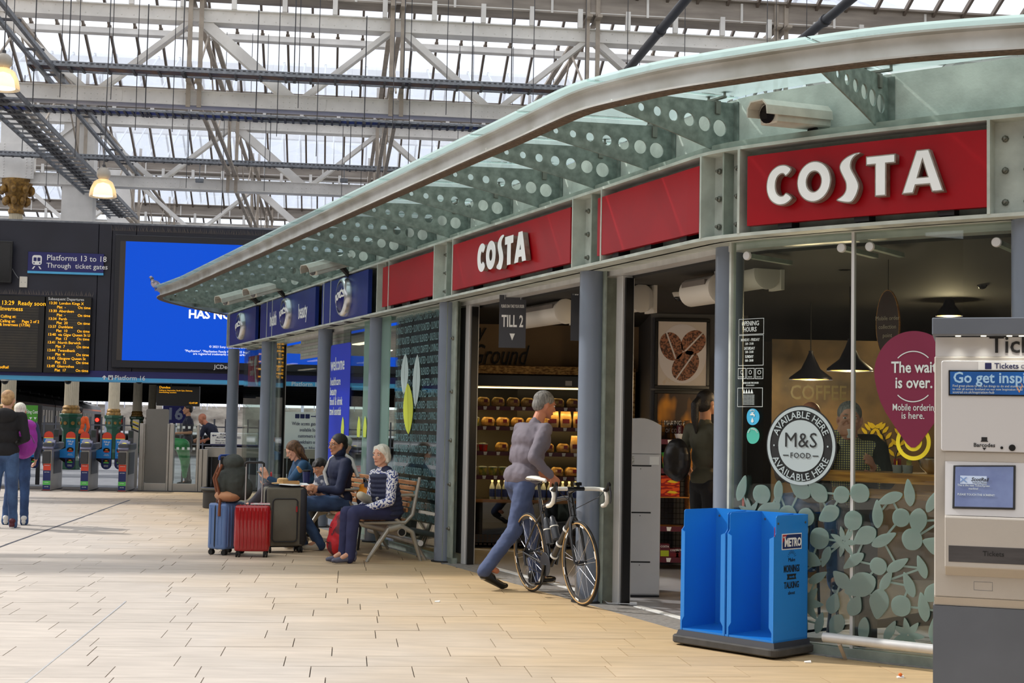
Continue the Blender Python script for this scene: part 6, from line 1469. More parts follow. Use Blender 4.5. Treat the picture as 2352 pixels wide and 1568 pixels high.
x1,z1=TF(2179,850);x2,z2=TF(2179,908);xr=WM-.09
mb=MB();mb.box(x1,xr,-.024,-.018,z2,z1);mb.build('display_bezel',M_black,tm)
mb=MB();mb.box(x1+.006,xr-.006,-.0265,-.024,z2+.006,z1-.006);mb.build('display_screen',mat('display_blue_gradient',(20,110,200),.35,rgb2=(20,30,84),scale=1.3,detail=1,emit=.0),tm)
text('lettering','Go get inspired',.066,mat('pale_blue_print',(168,208,240),.5),tm,TF(2189,880,-.027)[0],-.0275,TF(2189,878,-.027)[1],align='LEFT',bold=.02,sx=.93)
for i,t in enumerate(('Find great places to eat, fun things to do and stunning locations','to visit all across Scotland on our new Inspiration Hub!','scotrail.co.uk/inspiration-hub')):text('lettering',t,.0145+.002*(i==2),M_vwhite,tm,TF(2188,880,-.027)[0],-.0275,TF(2188,888+i*7.4,-.027)[1],align='LEFT',sx=.9)
ox,oz=TF(2341,886,-.027);link('location_mark',stand(curve_mesh([circ(0,.0,.014,n=20)[:11]+[(0,-.03)],circ(0,.002,.011,n=20)[:11][::-1]+[(0,-.022)]],.0005),ox,-.0275,oz),mat('pin_orange',(240,150,70),.5),tm)
x1,z1=TF(2247,831);x2,z2=TF(2247,849.5);mb=MB();mb.box(x1,xr,-.0195,-.018,z2,z1);mb.build('white_label',M_white,tm)
mb=MB();mb.prism(rrect(x1+.028,x1+.055,z2+.004,z1-.004,.002),-.021,-.0195);mb.build('ticket_pictogram',M_navyink,tm);text('lettering','Tickets',.034,M_navyink,tm,TF(2284,846)[0],-.0205,z2+.007,align='LEFT',bold=.012);text('lettering','- Card only',.022,M_navyink,tm,TF(2337,846)[0],-.0205,z2+.008,align='LEFT')
bx,bz=TF(2261,1010);mb=MB();mb.box(bx-.012,bx+.012,-.0195,-.018,bz-.004,bz+.012);mb.box(bx-.015,bx+.015,-.0195,-.018,bz-.008,bz-.004);mb.build('barcode_pictogram',M_blackink,tm)
text('lettering','Barcodes',.024,M_blackink,tm,bx,-.0195,TF(2261,1026)[1],bold=.012);mb=MB();q=TF(2261,1028)[1];mb.prism([(bx-.008,q),(bx+.008,q),(bx,q-.011)],-.0195,-.018);mb.build('arrow_print',M_blackink,tm)
for px,r_ in((2301,.006),(2325,.014)):x,z=TF(px,1028);mb=MB();mb.cyl((x,-.022,z),(x,-.016,z),r_,n=18);mb.build('sensor',M_black,tm)
# recess and sloped screen
xa=TM(2171,1100)[0];mb=MB();mb.add([(xa,-.002,tz(1038)),(WM-.06,-.002,tz(1038)),(WM-.06,-.004,tz(1060)),(xa,-.004,tz(1060))]+[(xa,-.065,tz(1181)),(WM-.06,-.065,tz(1181))],[(0,1,2,3),(3,2,5,4)]);mb.build('screen_recess',M_silver,tm)
mb=MB();mb.box(xa,WM-.06,-.006,-.001,tz(1058),tz(1037));mb.build('recess_lintel',M_beige,tm)
def sl(px,py):
# point on sloped face between (y=.05, z(1060)) and (y=-.05, z(1181))
 za_,zb2=tz(1060),tz(1181);x,z=TM(px,py);f=(za_-z)/(za_-zb2);return x,-.004-.061*f,z
fr_=[sl(2190,1069),sl(2333,1069),sl(2331,1169),sl(2188,1166)]
def slab(P4,th,m,nm,shr=0.0):
 c=sum((Vector(p)for p in P4),Vector())/4;n=(Vector(P4[1])-Vector(P4[0])).cross(Vector(P4[3])-Vector(P4[0])).normalized();n=-n if n.y>0 else n
 Q=[c+(Vector(p)-c)*(1-shr)for p in P4];mb=MB();mb.add([tuple(q+n*.001)for q in Q]+[tuple(q+n*th)for q in Q],[(0,1,2,3),(4,5,6,7),(0,1,5,4),(1,2,6,5),(2,3,7,6),(3,0,4,7)]);mb.build(nm,m,tm,bevel=.0015);return Q,n
slab(fr_,.008,M_dark,'touch_screen_bezel');Q,n_=slab(fr_,.0095,mat('touch_screen_blue',(104,118,158),.25,rgb2=(86,98,140),scale=9,emit=.12),'touch_screen',.07)
def sltext(t,size,px,py,m,**k):
 x,y,z=sl(px,py);za_,zb2=tz(1060),tz(1181);sl_=-.061/(za_-zb2)
 me=text_mesh(t,size,k.get('bold',0),.0004,'CENTER',k.get('sx',1),1,k.get('shear',0))
 for v in me.vertices:a,b,e=v.co;v.co=(x+a,y+b*-sl_*-1*-1-.0125-e if 0 else y-b*sl_-.0125-e,z+b)
 link('screen_lettering',me,m,tm)
x,y,z=sl(2236,1101);mb=MB();mb.add([(x-.055,sl(2200,1110)[1]-.0115,sl(2200,1110)[2]),(x+.055,sl(2200,1110)[1]-.0115,sl(2200,1110)[2]),(x+.055,sl(2200,1091)[1]-.0115,sl(2200,1091)[2]),(x-.055,sl(2200,1091)[1]-.0115,sl(2200,1091)[2])],[(0,1,2,3)]);mb.build('screen_logo_plate',mat('screen_pale',(176,190,214),.5,emit=.1),tm)
sltext('ScotRail',.022,2250,1104,M_blackink,shear=.3,bold=.015);sltext("Scotland's Railway",.008,2250,1109,M_blackink);sltext('X',.03,2213,1106,mat('logo_blue',(110,140,190),.5),bold=.02,sx=1.4)
sltext('This is the new TicketXpress',.0125,2236,1116,M_vwhite,sx=.9);sltext('machine!',.0125,2236,1123,M_vwhite,sx=.9);sltext('PLEASE TOUCH THE SCREEN!!!',.0125,2242,1137,M_vwhite,sx=.9)
# console
yc=-.072;x0=TM(2170,1250,yc)[0];tzc=lambda py:TM(2200,py,yc)[1]
mb=MB();P_=[(yc+.01,tz(1181)),(yc,tzc(1188)),(yc,tzc(1302)),(0.0,tz(1322)),(.01,tz(1181))]
mb.add([(x0,a,b)for a,b in P_]+[(WM,a,b)for a,b in P_],[(0,1,2,3,4),(9,8,7,6,5)]+[(j,(j+1)%5,(j+1)%5+5,j+5)for j in range(5)]);mb.build('console',M_beige,tm,bevel=.003)
xs,zs=TM(2179,1252,yc);ze=TM(2179,1289,yc)[1];mb=MB();mb.box(xs,WM-.03,yc-.0015,yc+.0,ze,zs);mb.build('ticket_slot',mat('slot_dark_metal',(84,82,84),.35,.4,var=.2,scale=4,stretch=(1,1,6)),tm)
text('lettering','Tickets',.03,M_blackink,tm,TM(2282,1277,yc)[0],yc-.0025,TM(2282,1277,yc)[1],bold=.01)
x1,z1=TM(2237,1335);x2,z2=TM(2280,1357);mb=MB()
for a,b,c,d in((x1,x2,z1-.001,z1),(x1,x2,z2,z2+.001),(x1,x1+.001,z2,z1),(x2-.001,x2,z2,z1)):mb.box(a,b,-.001,0.0,c,d)
mb.build('hatch_outline',M_slate,tm)
# ================================================================ NEWSPAPER STAND
a=Vector((1.07,9.42,0));ma=math.radians(-46.5);ns=thing('newspaper_rack','bright blue two-bay newspaper rack on a black rubber base','newspaper rack',a,ma)
LX,LY=.84,.44;M_rub=mat('rubber_base',(66,64,62),.75,var=.2,scale=12);M_rubd=mat('rubber_slope',(50,52,60),.6)
M_mb=mat('rack_blue',(34,128,214),.32,coat=.15);M_mbd=M_mb
mb=MB();mb.prismz(rrect(0,LX,0,LY,.05),.015,.065);mb.build('rubber_base',M_rub,ns,bevel=.008)
for x in(.08,LX-.08):
 for y in(.08,LY-.08):mb=MB();mb.cyl((x,y,0),(x,y,.02),.025,n=12);mb.build('foot',M_rubber,ns)
bx0,bx1,by0,by1=.05,LX-.05,.05,LY-.03;zb0,zt0=.097,.88
mb=MB();mb.add([(.03,.03,.065),(LX-.03,.03,.065),(LX-.03,LY-.03,.065),(.03,LY-.03,.065),(bx0-.01,by0-.01,zb0),(bx1+.01,by0-.01,zb0),(bx1+.01,by1+.01,zb0),(bx0-.01,by1+.01,zb0)],[(0,1,5,4),(1,2,6,5),(2,3,7,6),(3,0,4,7),(4,5,6,7)]);mb.build('sloped_plinth',M_rubd,ns)
t=.006;xm=(bx0+bx1)/2
mb=MB();mb.box(bx0,bx1,by1-t,by1,zb0,zt0);mb.build('back_panel',M_mbd,ns)
mb=MB();mb.box(bx0,bx1,by0,by1,zb0,zb0+.012);mb.build('tray_floor',M_mb,ns)
def sideP(x,m,nm,th=t):
 P_=[(by0+.0,zb0),(by0,zt0-.13),(by0+.02,zt0-.11),(by0+.022,zt0-.01),(by0+.035,zt0),(by1,zt0),(by1,zb0)]
 mb=MB();n=len(P_);mb.add([(x,a_,b_)for a_,b_ in P_]+[(x+th,a_,b_)for a_,b_ in P_],[tuple(range(n)),tuple(range(2*n-1,n-1,-1))]+[(j,j+n,(j+1)%n+n,(j+1)%n)for j in range(n)]);return mb.build(nm,m,ns,bevel=.002)
sideP(bx0,M_mb,'side_wall');sideP(xm-.012,M_mb,'divider');sideP(xm+.006,M_mb,'divider');sideP(bx1-t,M_mb,'side_wall')
def flange(x,w,nm='front_flange'):
 P_=[(x,zb0),(x,zt0-.13)]+[(x+w,zt0-.145),(x+w,zb0+.09),(x+w*.4,zb0+.06),(x+w*.4,zb0)]
 if w<0:P_=P_[::-1]
 mb=MB();mb.prism(P_,by0-.003,by0+.003);mb.build(nm,M_mb,ns)
flange(bx0,.03);flange(xm-.009,-.034);flange(xm+.009,.034);flange(bx1,-.034)
for x in(bx0+.006,xm+.012):
 w=(bx1-bx0)/2-.02;mb=MB();mb.add([(x+w*.62,by0+.03,zt0),(x+w,by0+.03,zt0),(x+w,by0+.03,zt0-.13),(x+w*.62,by1-.01,zt0),(x+w,by1-.01,zt0),(x+w,by1-.01,zt0-.13)],[(0,2,1),(3,4,5),(0,1,4,3),(1,2,5,4),(2,0,3,5)])if 0 else mb.add([(x+w*.72,by1-.008,zt0-.0),(x+w,by0+.05,zt0-.13),(x+w,by0+.04,zt0),(x+w*.74,by1-.012,zt0-.0)],[(0,1,2,3)]);mb.build('corner_gusset',M_mb,ns)
def mtx(parent,t,size,m,yy,zz,**k):
 me=text_mesh(t,size,k.get('bold',0),.0006,'CENTER',k.get('sx',1),1,k.get('shear',0))
 for v in me.vertices:a_,b_,e_=v.co;v.co=(bx1+.0015+e_+k.get('off',0),yy+a_,zz+b_)
 link('lettering',me,m,parent)
def mpatch(nm,P_,m,off):
 mb=MB();n=len(P_);mb.add([(bx1+off,a_,b_)for a_,b_ in P_]+[(bx1+off+.0012,a_,b_)for a_,b_ in P_],[tuple(range(n)),tuple(range(2*n-1,n-1,-1))]+[(j,j+n,(j+1)%n+n,(j+1)%n)for j in range(n)]);mb.build(nm,m,ns)
yc_=(by0+by1)/2+.005;mpatch('logo_plate',[(yc_-.105,.665),(yc_+.105,.665),(yc_+.105,.765),(yc_-.105,.765)],M_white,.0003);mpatch('logo_plate',[(yc_-.099,.671),(yc_+.099,.671),(yc_+.099,.759),(yc_-.099,.759)],M_pnavy,.0016)
mpatch('red_corner',[(yc_-.099,.71),(yc_-.055,.759),(yc_-.099,.759)],M_pred,.003);mtx(ns,'METRO',.073,M_white,yc_+.008,.686,bold=.035,sx=.74,off=.003);mtx(ns,'FREE',.017,M_white,yc_-.082,.737,off=.004,sx=.8)
for t_,s_,z_,k in(('Make',.034,.590,{}),('MORNINGS',.062,.525,dict(bold=.02,sx=.52)),('TALKING',.056,.425,dict(bold=.022,sx=.68)),('about',.032,.385,{})):mtx(ns,t_,s_,M_blackink,yc_,z_,**k)
mpatch('ribbon_print',[(yc_-.05,.478),(yc_+.05,.478),(yc_+.042,.495),(yc_+.05,.512),(yc_-.05,.512),(yc_-.042,.495)],M_blackink,.0004);mtx(ns,'worth',.022,M_mb,yc_,.488,off=.002)
for i in range(9):a_=math.radians(20+i*17.5);mpatch('sunray_print',[(yc_+.03*math.cos(a_)-.001,.61+.03*math.sin(a_)),(yc_+.03*math.cos(a_)+.001,.61+.03*math.sin(a_)),(yc_+.05*math.cos(a_)+.001,.61+.05*math.sin(a_)),(yc_+.05*math.cos(a_)-.001,.61+.05*math.sin(a_))],M_blackink,.0004)
for y_,z_ in((by0+.04,zt0-.05),(by1-.03,zt0-.05)):mb=MB();mb.cyl((bx1,y_,z_),(bx1+.004,y_,z_),.007,n=12);mb.build('rivet',M_bolt,ns)
for x in(bx0+.035,xm-.06,xm+.04,bx1-.05):mb=MB();mb.cyl((x,by1-t-.004,zt0-.05),(x,by1-t,zt0-.05),.007,n=12);mb.build('rivet',M_bolt,ns)
mb=MB();mb.box(bx1-.0,bx1+.002,by0+.001,by0+.006,zt0-.13,zt0-.07);mb.build('red_tab',M_pred,ns)
# ================================================================ BENCH
b0=FW((10.70,0,0));be=thing('bench','timber slatted bench with cast aluminium end frames against the lettered window','bench',b0,Fang(10));BL=2.75
M_slat=mat('bench_timber',(186,132,84),.5,rgb2=(146,96,58),scale=4,stretch=(1,8,8),coat=.15);M_alu=mat('cast_aluminium',(176,172,162),.4,.55,var=.06,scale=4)
for i in range(6):mb=MB();y=-.62+i*.078;mb.box(-BL,-.02,y,y+.062,.405+.0,.432);mb.build('seat_slat',M_slat,be,bevel=.006)
for i in range(6):mb=MB();z=.50+i*.055;y=-.185+i*.018;mb.box(-BL,-.02,y,y+.025,z,z+.045);mb.build('back_slat',M_slat,be,bevel=.006)
def endframe(x):
 mb=MB();mb.tube([(x,-.60,0.0),(x,-.57,.05),(x,-.38,.33),(x,-.25,.36),(x,-.12,.30),(x,-.02,0)],[.018,.02,.028,.034,.028,.016],10);mb.tube([(x,-.38,.33),(x,-.25,.36)],.04,10);mb.build('leg',M_alu,be,smooth=50)
 mb=MB();mb.tube([(x,-.64,.40),(x,-.2,.395),(x,-.12,.48),(x,-.05,.86)],[.016,.022,.024,.016],10);mb.build('side_frame',M_alu,be,smooth=50)
 mb=MB();mb.tube([(x,-.22,.37),(x,-.34,.47),(x,-.49,.60),(x,-.51,.645),(x,-.46,.665),(x,-.14,.68),(x,-.08,.67)],[.02,.017,.015,.015,.016,.017,.015],10);mb.build('armrest',M_alu,be,smooth=50)
endframe(0.0);endframe(-1.38);endframe(-BL)
mb=MB();mb.cyl((-BL-.03,-.24,.30),(.03,-.24,.30),.048,n=20);mb.build('main_beam',M_alu,be,smooth=50);mb=MB();mb.cyl((.03,-.24,.30),(.034,-.24,.30),.036,n=20);mb.build('beam_cap',M_black,be)
# ================================================================ BIN, LITTER, PIGEON
o=thing('litter_bin','dark metal litter bin partly hidden behind the blue suitcase','bin',G(497,1166));mb=MB();mb.lathe([(.20,0),(.22,.02),(.22,.62),(.25,.66),(.25,.70),(.2,.70),(.2,.5),(0,.5)],24);
mb.v=[(a_,b_,c_*.42)for a_,b_,c_ in mb.v];mb.build('bin_body',mat('bin_metal',(62,60,58),.5,.3),o,smooth=40)
mb=MB();mb.lathe([(.22,.295),(.265,.30),(.265,.33),(.22,.335)],24,cap=False);mb.build('rim',M_bolt,o,smooth=40)
for i,(px,py,c,l)in enumerate(((2068,1556,(232,230,226),'white and orange'),(1855,1521,(230,226,220),'tiny white'),(1004,1382,(236,236,232),'thin white'))):
 o=thing('paper_scrap',l+' paper scrap on the paving '+('beside the ticket machine','in front of the newspaper rack','in the middle of the paving')[i],'litter',G(px,py));mb=MB();mb.add([(-.02,-.015,.004),(.02,-.012,.004),(.022,.014,.012),(-.018,.016,.006),(-.02,-.015,.0),(.02,-.012,.0),(.022,.014,.0),(-.018,.016,.0)],[(0,1,2,3),(4,7,6,5),(0,4,5,1),(1,5,6,2),(2,6,7,3),(3,7,4,0)]);mb.build('scrap',mat('scrap_%d'%i,c,.7),o)
 if i==0:mb=MB();mb.sph((.0,.0,.018),(.012,.01,.01),8,6);mb.build('orange_bit',mat('orange_peel',(226,110,30),.6),o)
# ================================================================ BICYCLE
bk=thing('road_bicycle','black road bicycle with white bar tape leaning on the grey column','bicycle',(.205,12.25,0),math.atan2(-.92,.39))
M_fr=mat('carbon_black',(18,18,22),.22,coat=.6);M_tape=mat('white_bar_tape',(232,230,222),.55);M_tan=mat('tan_sidewall',(196,158,104),.6);M_spoke=mat('silver_spoke',(200,200,204),.3,.9);M_alub=mat('crank_grey',(70,72,78),.3,.6)
lean=-.055
def LN(p):return(p[0],p[1]+lean*p[2],p[2])
class BM(MB):
 def done(s,nm,m,par=None,**k):s.v=[LN(v)for v in s.v];return s.build(nm,m,par or bk,**k)
WB,WR,AX=.99,.335,.335
for x,front in((0,False),(WB,True)):
 st_=.0
 ring=lambda r_,off=0:[(x+r_*math.cos(a_),off,AX+r_*math.sin(a_))for a_ in[2*PI*i/48 for i in range(49)]]
 mb=BM();mb.tube(ring(WR-.012),.0115,10,False);w=mb.done('tyre',M_rubber,None,smooth=60);w.name='front_wheel' if front else 'rear_wheel'
 for off in(-.0095,.0095):mb=BM();mb.tube(ring(WR-.021,off),.0062,6,False);mb.done('tan_sidewall',M_tan,w,smooth=60)
 mb=BM();R1,R2=WR-.026,WR-.052
 for i in range(48):
  a_=2*PI*i/48;a2=2*PI*(i+1)/48
  for s1 in(-1,1):
   mb.quad((x+R1*math.cos(a_),s1*.009,AX+R1*math.sin(a_)),(x+R1*math.cos(a2),s1*.009,AX+R1*math.sin(a2)),(x+R2*math.cos(a2),s1*.005,AX+R2*math.sin(a2)),(x+R2*math.cos(a_),s1*.005,AX+R2*math.sin(a_)))
  mb.quad((x+R2*math.cos(a_),-.005,AX+R2*math.sin(a_)),(x+R2*math.cos(a2),-.005,AX+R2*math.sin(a2)),(x+R2*math.cos(a2),.005,AX+R2*math.sin(a2)),(x+R2*math.cos(a_),.005,AX+R2*math.sin(a_)))
 mb.done('rim',M_fr,w,fix=False)
 for i in range(10 if not front else 9):
  a_=2*PI*i/(10 if not front else 9)+.2
  for s1 in(-1,1):mb=BM();aa=a_+s1*.07;mb.tube([(x+.015*math.cos(a_+s1),s1*.028,AX+.015*math.sin(a_+s1)),(x+R2*math.cos(aa),s1*.002,AX+R2*math.sin(aa))],.0016,4);mb.done('spoke',M_spoke,w)
 mb=BM();mb.cyl((x,-.05,AX),(x,.05,AX),.012,n=12);mb.cyl((x,-.03,AX),(x,.03,AX),.02,n=12);mb.done('hub',M_alub,w,smooth=40)
 for k in range(6):a_=k*PI/3+.3;mb=BM();mb.box(-.03,.03,-.0102,-.0096,-.007,.007);mb.v=[(x+(R1+R2)/2*math.cos(a_)-v_[0]*math.sin(a_)+v_[2]*math.cos(a_),v_[1],AX+(R1+R2)/2*math.sin(a_)+v_[0]*math.cos(a_)+v_[2]*math.sin(a_))for v_ in mb.v];mb.done('white_rim_decal',M_white,w)
BB=(.41,0,.27);ST=(.255,0,.80);HT=(.845,0,.84);HB=(.885,0,.70);FA=(WB,0,AX);RA=(0,0,AX)
mb=BM();mb.tube([HB,(.66,0,.50),BB],[.026,.028,.03],12);mb.done('down_tube',M_fr,smooth=50)
mb=BM();mb.tube([HT,(.72,0,.835),(.5,0,.80),(.33,0,.74)],[.022,.02,.018,.018],12);mb.done('top_tube',M_fr,smooth=50)
mb=BM();mb.tube([BB,(.31,0,.62),ST],[.024,.02,.018],12);mb.done('seat_tube',M_fr,smooth=50)
mb=BM();mb.tube([HB,HT],.027,14);mb.done('head_tube',M_fr,smooth=50)
for s1 in(-1,1):
 mb=BM();mb.tube([HB,(.905,s1*.035,.64),(.93,s1*.05,.55),(WB,s1*.05,AX)],[.02,.014,.013,.009],10);mb.done('fork_blade',M_fr,smooth=50)
 mb=BM();mb.tube([BB,(.3,s1*.04,.28),(0,s1*.06,AX)],[.016,.012,.009],10);mb.done('chain_stay',M_fr,smooth=50)
 mb=BM();mb.tube([(.31,0,.70),(.2,s1*.035,.58),(0,s1*.06,AX)],[.013,.010,.008],10);mb.done('seat_stay',M_fr,smooth=50)
mb=BM();mb.tube([ST,(.23,0,.93)],.0135,12);mb.done('seat_post',M_fr,smooth=50)
mb=BM();pr_=[(-.13,.065,.0),(-.10,.07,.01),(-.02,.045,.005),(.06,.022,.0),(.135,.016,-.004),(.15,.008,-.008)]
vs_=[]
for(x,w_,z)in pr_:
 for a_ in range(10):t_=2*PI*a_/10;vs_.append((.225+x,w_*math.cos(t_),.965+z+.016*math.sin(t_)))
mb.add(vs_,[(i*10+j,i*10+(j+1)%10,(i+1)*10+(j+1)%10,(i+1)*10+j)for i in range(5)for j in range(10)]+[tuple(range(9,-1,-1)),tuple(50+j for j in range(10))]);mb.done('saddle',M_tape,smooth=60)
mb=BM();mb.tube([(.14,.03,.95),(.2,.022,.93),(.28,.022,.935),(.34,.01,.955)],.004,6);mb.tube([(.14,-.03,.95),(.2,-.022,.93),(.28,-.022,.935),(.34,-.01,.955)],.004,6);mb.done('saddle_rails',M_alub)
mb=BM();mb.tube([HT,(.838,0,.885)],.02,12);mb.tube([(.838,0,.885),(.94,0,.915)],.017,12);mb.done('stem',M_fr,smooth=50)
mb=BM();mb.tube([(.945,-.08,.918),(.945,.08,.918)],.016,12);mb.done('bar_clamp',M_fr,smooth=50)
mb=BM();mb.tube([(.955,.02,.93),(.955,.02,.955),(.95,.04,.962)],.013,8);mb.box(.93,.97,-.01,.045,.945,.97);mb.done('lamp_mount',M_black,smooth=50)
for s1 in(-1,1):
 g=s1
 mb=BM();mb.tube([(.945,g*.075,.918),(.945,g*.17,.918),(.95,g*.215,.915),(.985,g*.228,.912),(1.02,g*.23,.90),(1.035,g*.232,.86),(1.02,g*.236,.815),(.98,g*.24,.79),(.93,g*.242,.782)],.0165,12);mb.done('taped_bar',M_tape,smooth=60)
 mb=BM();mb.tube([(1.01,g*.23,.905),(1.06,g*.23,.925),(1.085,g*.23,.96),(1.08,g*.23,.975)],[.018,.018,.016,.012],10);mb.done('brake_hood',M_black,smooth=60)
 mb=BM();mb.tube([(1.085,g*.23,.95),(1.10,g*.235,.90),(1.085,g*.24,.83),(1.075,g*.24,.81)],[.008,.007,.006,.005],8);mb.done('brake_lever',M_alub,smooth=60)
 mb=BM();mb.tube([(1.05,g*.22,.92),(1.06,g*.15,.86),(1.0,g*.05,.80),(.9,g*.02,.76)],.0028,5);mb.done('cable',M_black)
mb=BM();mb.lathe([(.095,-.003),(.10,0),(.095,.003)],36,(BB[0],-.045,BB[2]),'y');mb.done('chainring',M_alub)
for s1,dx in((-1,1),(1,-1)):
 mb=BM();mb.tube([(BB[0],s1*.055,BB[2]),(BB[0]-dx*.05,s1*.07,BB[2]-dx*.16)],[.014,.011],8);mb.done('crank_arm',M_fr,smooth=50)
 mb=BM();mb.box(BB[0]-dx*.05-.04,BB[0]-dx*.05+.04,min(s1*.08,s1*.14),max(s1*.08,s1*.14),BB[2]-dx*.16-.008,BB[2]-dx*.16+.008);mb.done('pedal',M_black,bevel=.004)
mb=BM();mb.tube([(BB[0],-.045,BB[2]+.095),(0,-.045,AX+.04)],.004,5);mb.tube([(BB[0],-.045,BB[2]-.095),(.03,-.045,AX-.11),(.0,-.045,AX-.06)],.004,5);mb.done('chain',M_alub)
mb=BM()
for k in range(6):mb.lathe([(.05-k*.005,-.001),(.05-k*.005,.001)],20,(0,-.03-k*.004,AX),'y')
mb.done('cassette',M_alub);mb=BM();mb.tube([(0,-.055,AX),(.02,-.06,AX-.06),(.03,-.055,AX-.11)],[.014,.012,.012],8);mb.done('rear_derailleur',M_alub,smooth=50)
for pth,nm in((((.56,.0,.49),(.48,.0,.66)),'bottle'),(((.42,.0,.44),(.36,.0,.64)),'bottle')):
 a_,b_=Vector(pth[0]),Vector(pth[1]);off=Vector((-.045,0,.03))if nm=='x' else Vector((0,0,0));mb=BM();d_=b_-a_
 mb.tube([a_,a_+d_*.75,a_+d_*.82,b_,b_+d_*.08],[.034,.034,.026,.024,.01],14);mb.done('water_bottle',mat('smoke_bottle',(52,54,60),.3),smooth=50)
 mb=BM();mb.tube([a_+d_*.55,a_+d_*.6],.037,14);mb.done('cage_band',M_tape,smooth=50)
for f_ in(.25,.55,.8):p_=Vector(HB).lerp(Vector(BB),f_);p2=Vector(HB).lerp(Vector(BB),f_+.03);mb=BM();mb.tube([p_,p2],.033,12);mb.done('pump_strap',M_white,smooth=50)
mb=BM();mb.box(-.12,-.075,-.02,.02,.62,.66);mb.done('rear_brake',M_alub)if 0 else None
# ================================================================ LUGGAGE
def case_handle(o,w,z0,z1,y,m,grip,yy=0):
 for x in(-w/2,w/2):mb=MB();mb.tube([(x,y,z0),(x,y,z1)],.008,8);mb.build('handle_tube',m,o,smooth=50)
 mb=MB();mb.tube([(-w/2-.012,y,z1-.03),(-w/2-.01,y,z1+.005),(-w/2+.01,y,z1+.018),(w/2-.01,y,z1+.018),(w/2+.01,y,z1+.005),(w/2+.012,y,z1-.03)],.013,8);mb.build('handle_grip',grip,o,smooth=50)
def wheels(o,w,d,r=.028,m=M_rubber):
 for x in(-w/2+.04,w/2-.04):
  for y in(.03,d-.04):
   mb=MB();mb.cyl((x-.022,y,r),(x-.006,y,r),r,n=16);mb.cyl((x+.006,y,r),(x+.022,y,r),r,n=16);mb.build('wheel',m,o,smooth=40);mb=MB();mb.box(x-.018,x+.018,y-.02,y+.02,r,r*2+.012);mb.build('castor',M_black,o,bevel=.004)
def hard_case(nm,lab,loc,rz,w,d,z0,z1,m,ribs=8,rib_on='front'):
 o=thing(nm,lab,'suitcase',loc,rz);mb=MB();mb.prismz(rrect(-w/2,w/2,0,d,.04),z0,z1);mb.build('shell',m,o,bevel=.028,seg=3,smooth=60)
 for i in range(ribs):x=-w/2+.05+i*(w-.1)/(ribs-1);mb=MB();mb.tube([(x,.0,z0+.03),(x,-.003,z0+.06),(x,-.003,z1-.06),(x,.006,z1-.02),(x,.04,z1-.0),(x,d*.42,z1+.001)],.0075,6);mb.build('rib',m,o,smooth=60)
 for i in range(4):y=.05+i*(d-.1)/3;mb=MB();mb.tube([(w/2,y,z0+.05),(w/2,y,z1-.05)],.0075,6);mb.tube([(-w/2,y,z0+.05),(-w/2,y,z1-.05)],.0075,6);mb.build('rib',m,o,smooth=60)
 mb=MB();q=rrect(-w/2-.002,w/2+.002,z0,z1,.05);mb.tube([(x,d*.55,z)for x,z in q]+[(q[0][0],d*.55,q[0][1])],.007,6,False);mb.build('zip',M_dark,o,smooth=60);return o
M_rc=mat('glossy_red_shell',(164,10,20),.18,coat=.6);M_bc=mat('steel_blue_shell',(92,122,172),.3,coat=.3)
rc=hard_case('suitcase','glossy red ribbed cabin suitcase with its handle up',G(577,1280),math.radians(8),.36,.22,.06,.535,M_rc);wheels(rc,.36,.22);case_handle(rc,.17,.52,.96,.16,M_spoke,M_black)
bc=hard_case('suitcase','steel blue ribbed cabin suitcase half behind the red one, under the rucksack',(-2.88,15.12,0),math.radians(62),.36,.24,.06,.54,M_bc,6);wheels(bc,.36,.24);case_handle(bc,.17,.53,1.02,.17,M_spoke,mat('blue_grip',(30,64,140),.5))
o=thing('magazine','magazine with a red cover lying on the red suitcase','magazine',Vector(rc.location)+Vector((.05,.04,.543)),math.radians(10));mb=MB();mb.box(-.08,.12,0,.15,0,.008);mb.build('pages',M_white,o);mb=MB();mb.box(-.08,.12,0,.15,.008,.0095);mb.build('cover',mat('cover_red_white',(210,70,90),.4,rgb2=(236,232,230),scale=9,lo=.48,hi=.52),o)
M_gc=mat('olive_grey_fabric',(112,108,96),.85,var=.08,scale=5,bump=.3,bscale=200);M_gtrim=mat('charcoal_trim',(44,44,50),.7)
gc=thing('suitcase','large olive grey soft suitcase with charcoal trim','suitcase',(-2.40,15.42,0),math.radians(20));mb=MB();mb.prismz(rrect(-.21,.22,0,.30,.05),.07,.70);mb.build('fabric_body',M_gc,gc,bevel=.03,seg=3,smooth=60)
mb=MB();q=rrect(-.214,.224,.068,.704,.06);mb.tube([(x,.05,z)for x,z in q]+[(q[0][0],.05,q[0][1])],.011,6,False);mb.tube([(x,.24,z)for x,z in q]+[(q[0][0],.24,q[0][1])],.011,6,False);mb.build('piping',M_gtrim,gc,smooth=60)
mb=MB();mb.prismz(rrect(-.215,-.10,-.012,.31,.03),.12,.66);mb.build('charcoal_side_panel',M_gtrim,gc,bevel=.01,smooth=50)if 0 else None
mb=MB();mb.prism(rrect(-.15,.12,.12,.58,.04),-.03,.005);mb.build('front_pocket',M_gc,gc,bevel=.012,smooth=50);mb=MB();q=rrect(-.15,.12,.12,.58,.04);mb.tube([(x,-.03,z)for x,z in q]+[(q[0][0],-.03,q[0][1])],.006,6,False);mb.build('pocket_zip',M_gtrim,gc,smooth=50);mb=MB();mb.box(.10,.115,-.04,-.032,.44,.50);mb.build('red_zip_pull',M_pred,gc)
mb=MB();mb.prismz(rrect(.135,.227,-.006,.306,.04),.075,.695);mb.build('dark_edge_panel',M_gtrim,gc,bevel=.02,smooth=50);wheels(gc,.42,.30,.032)
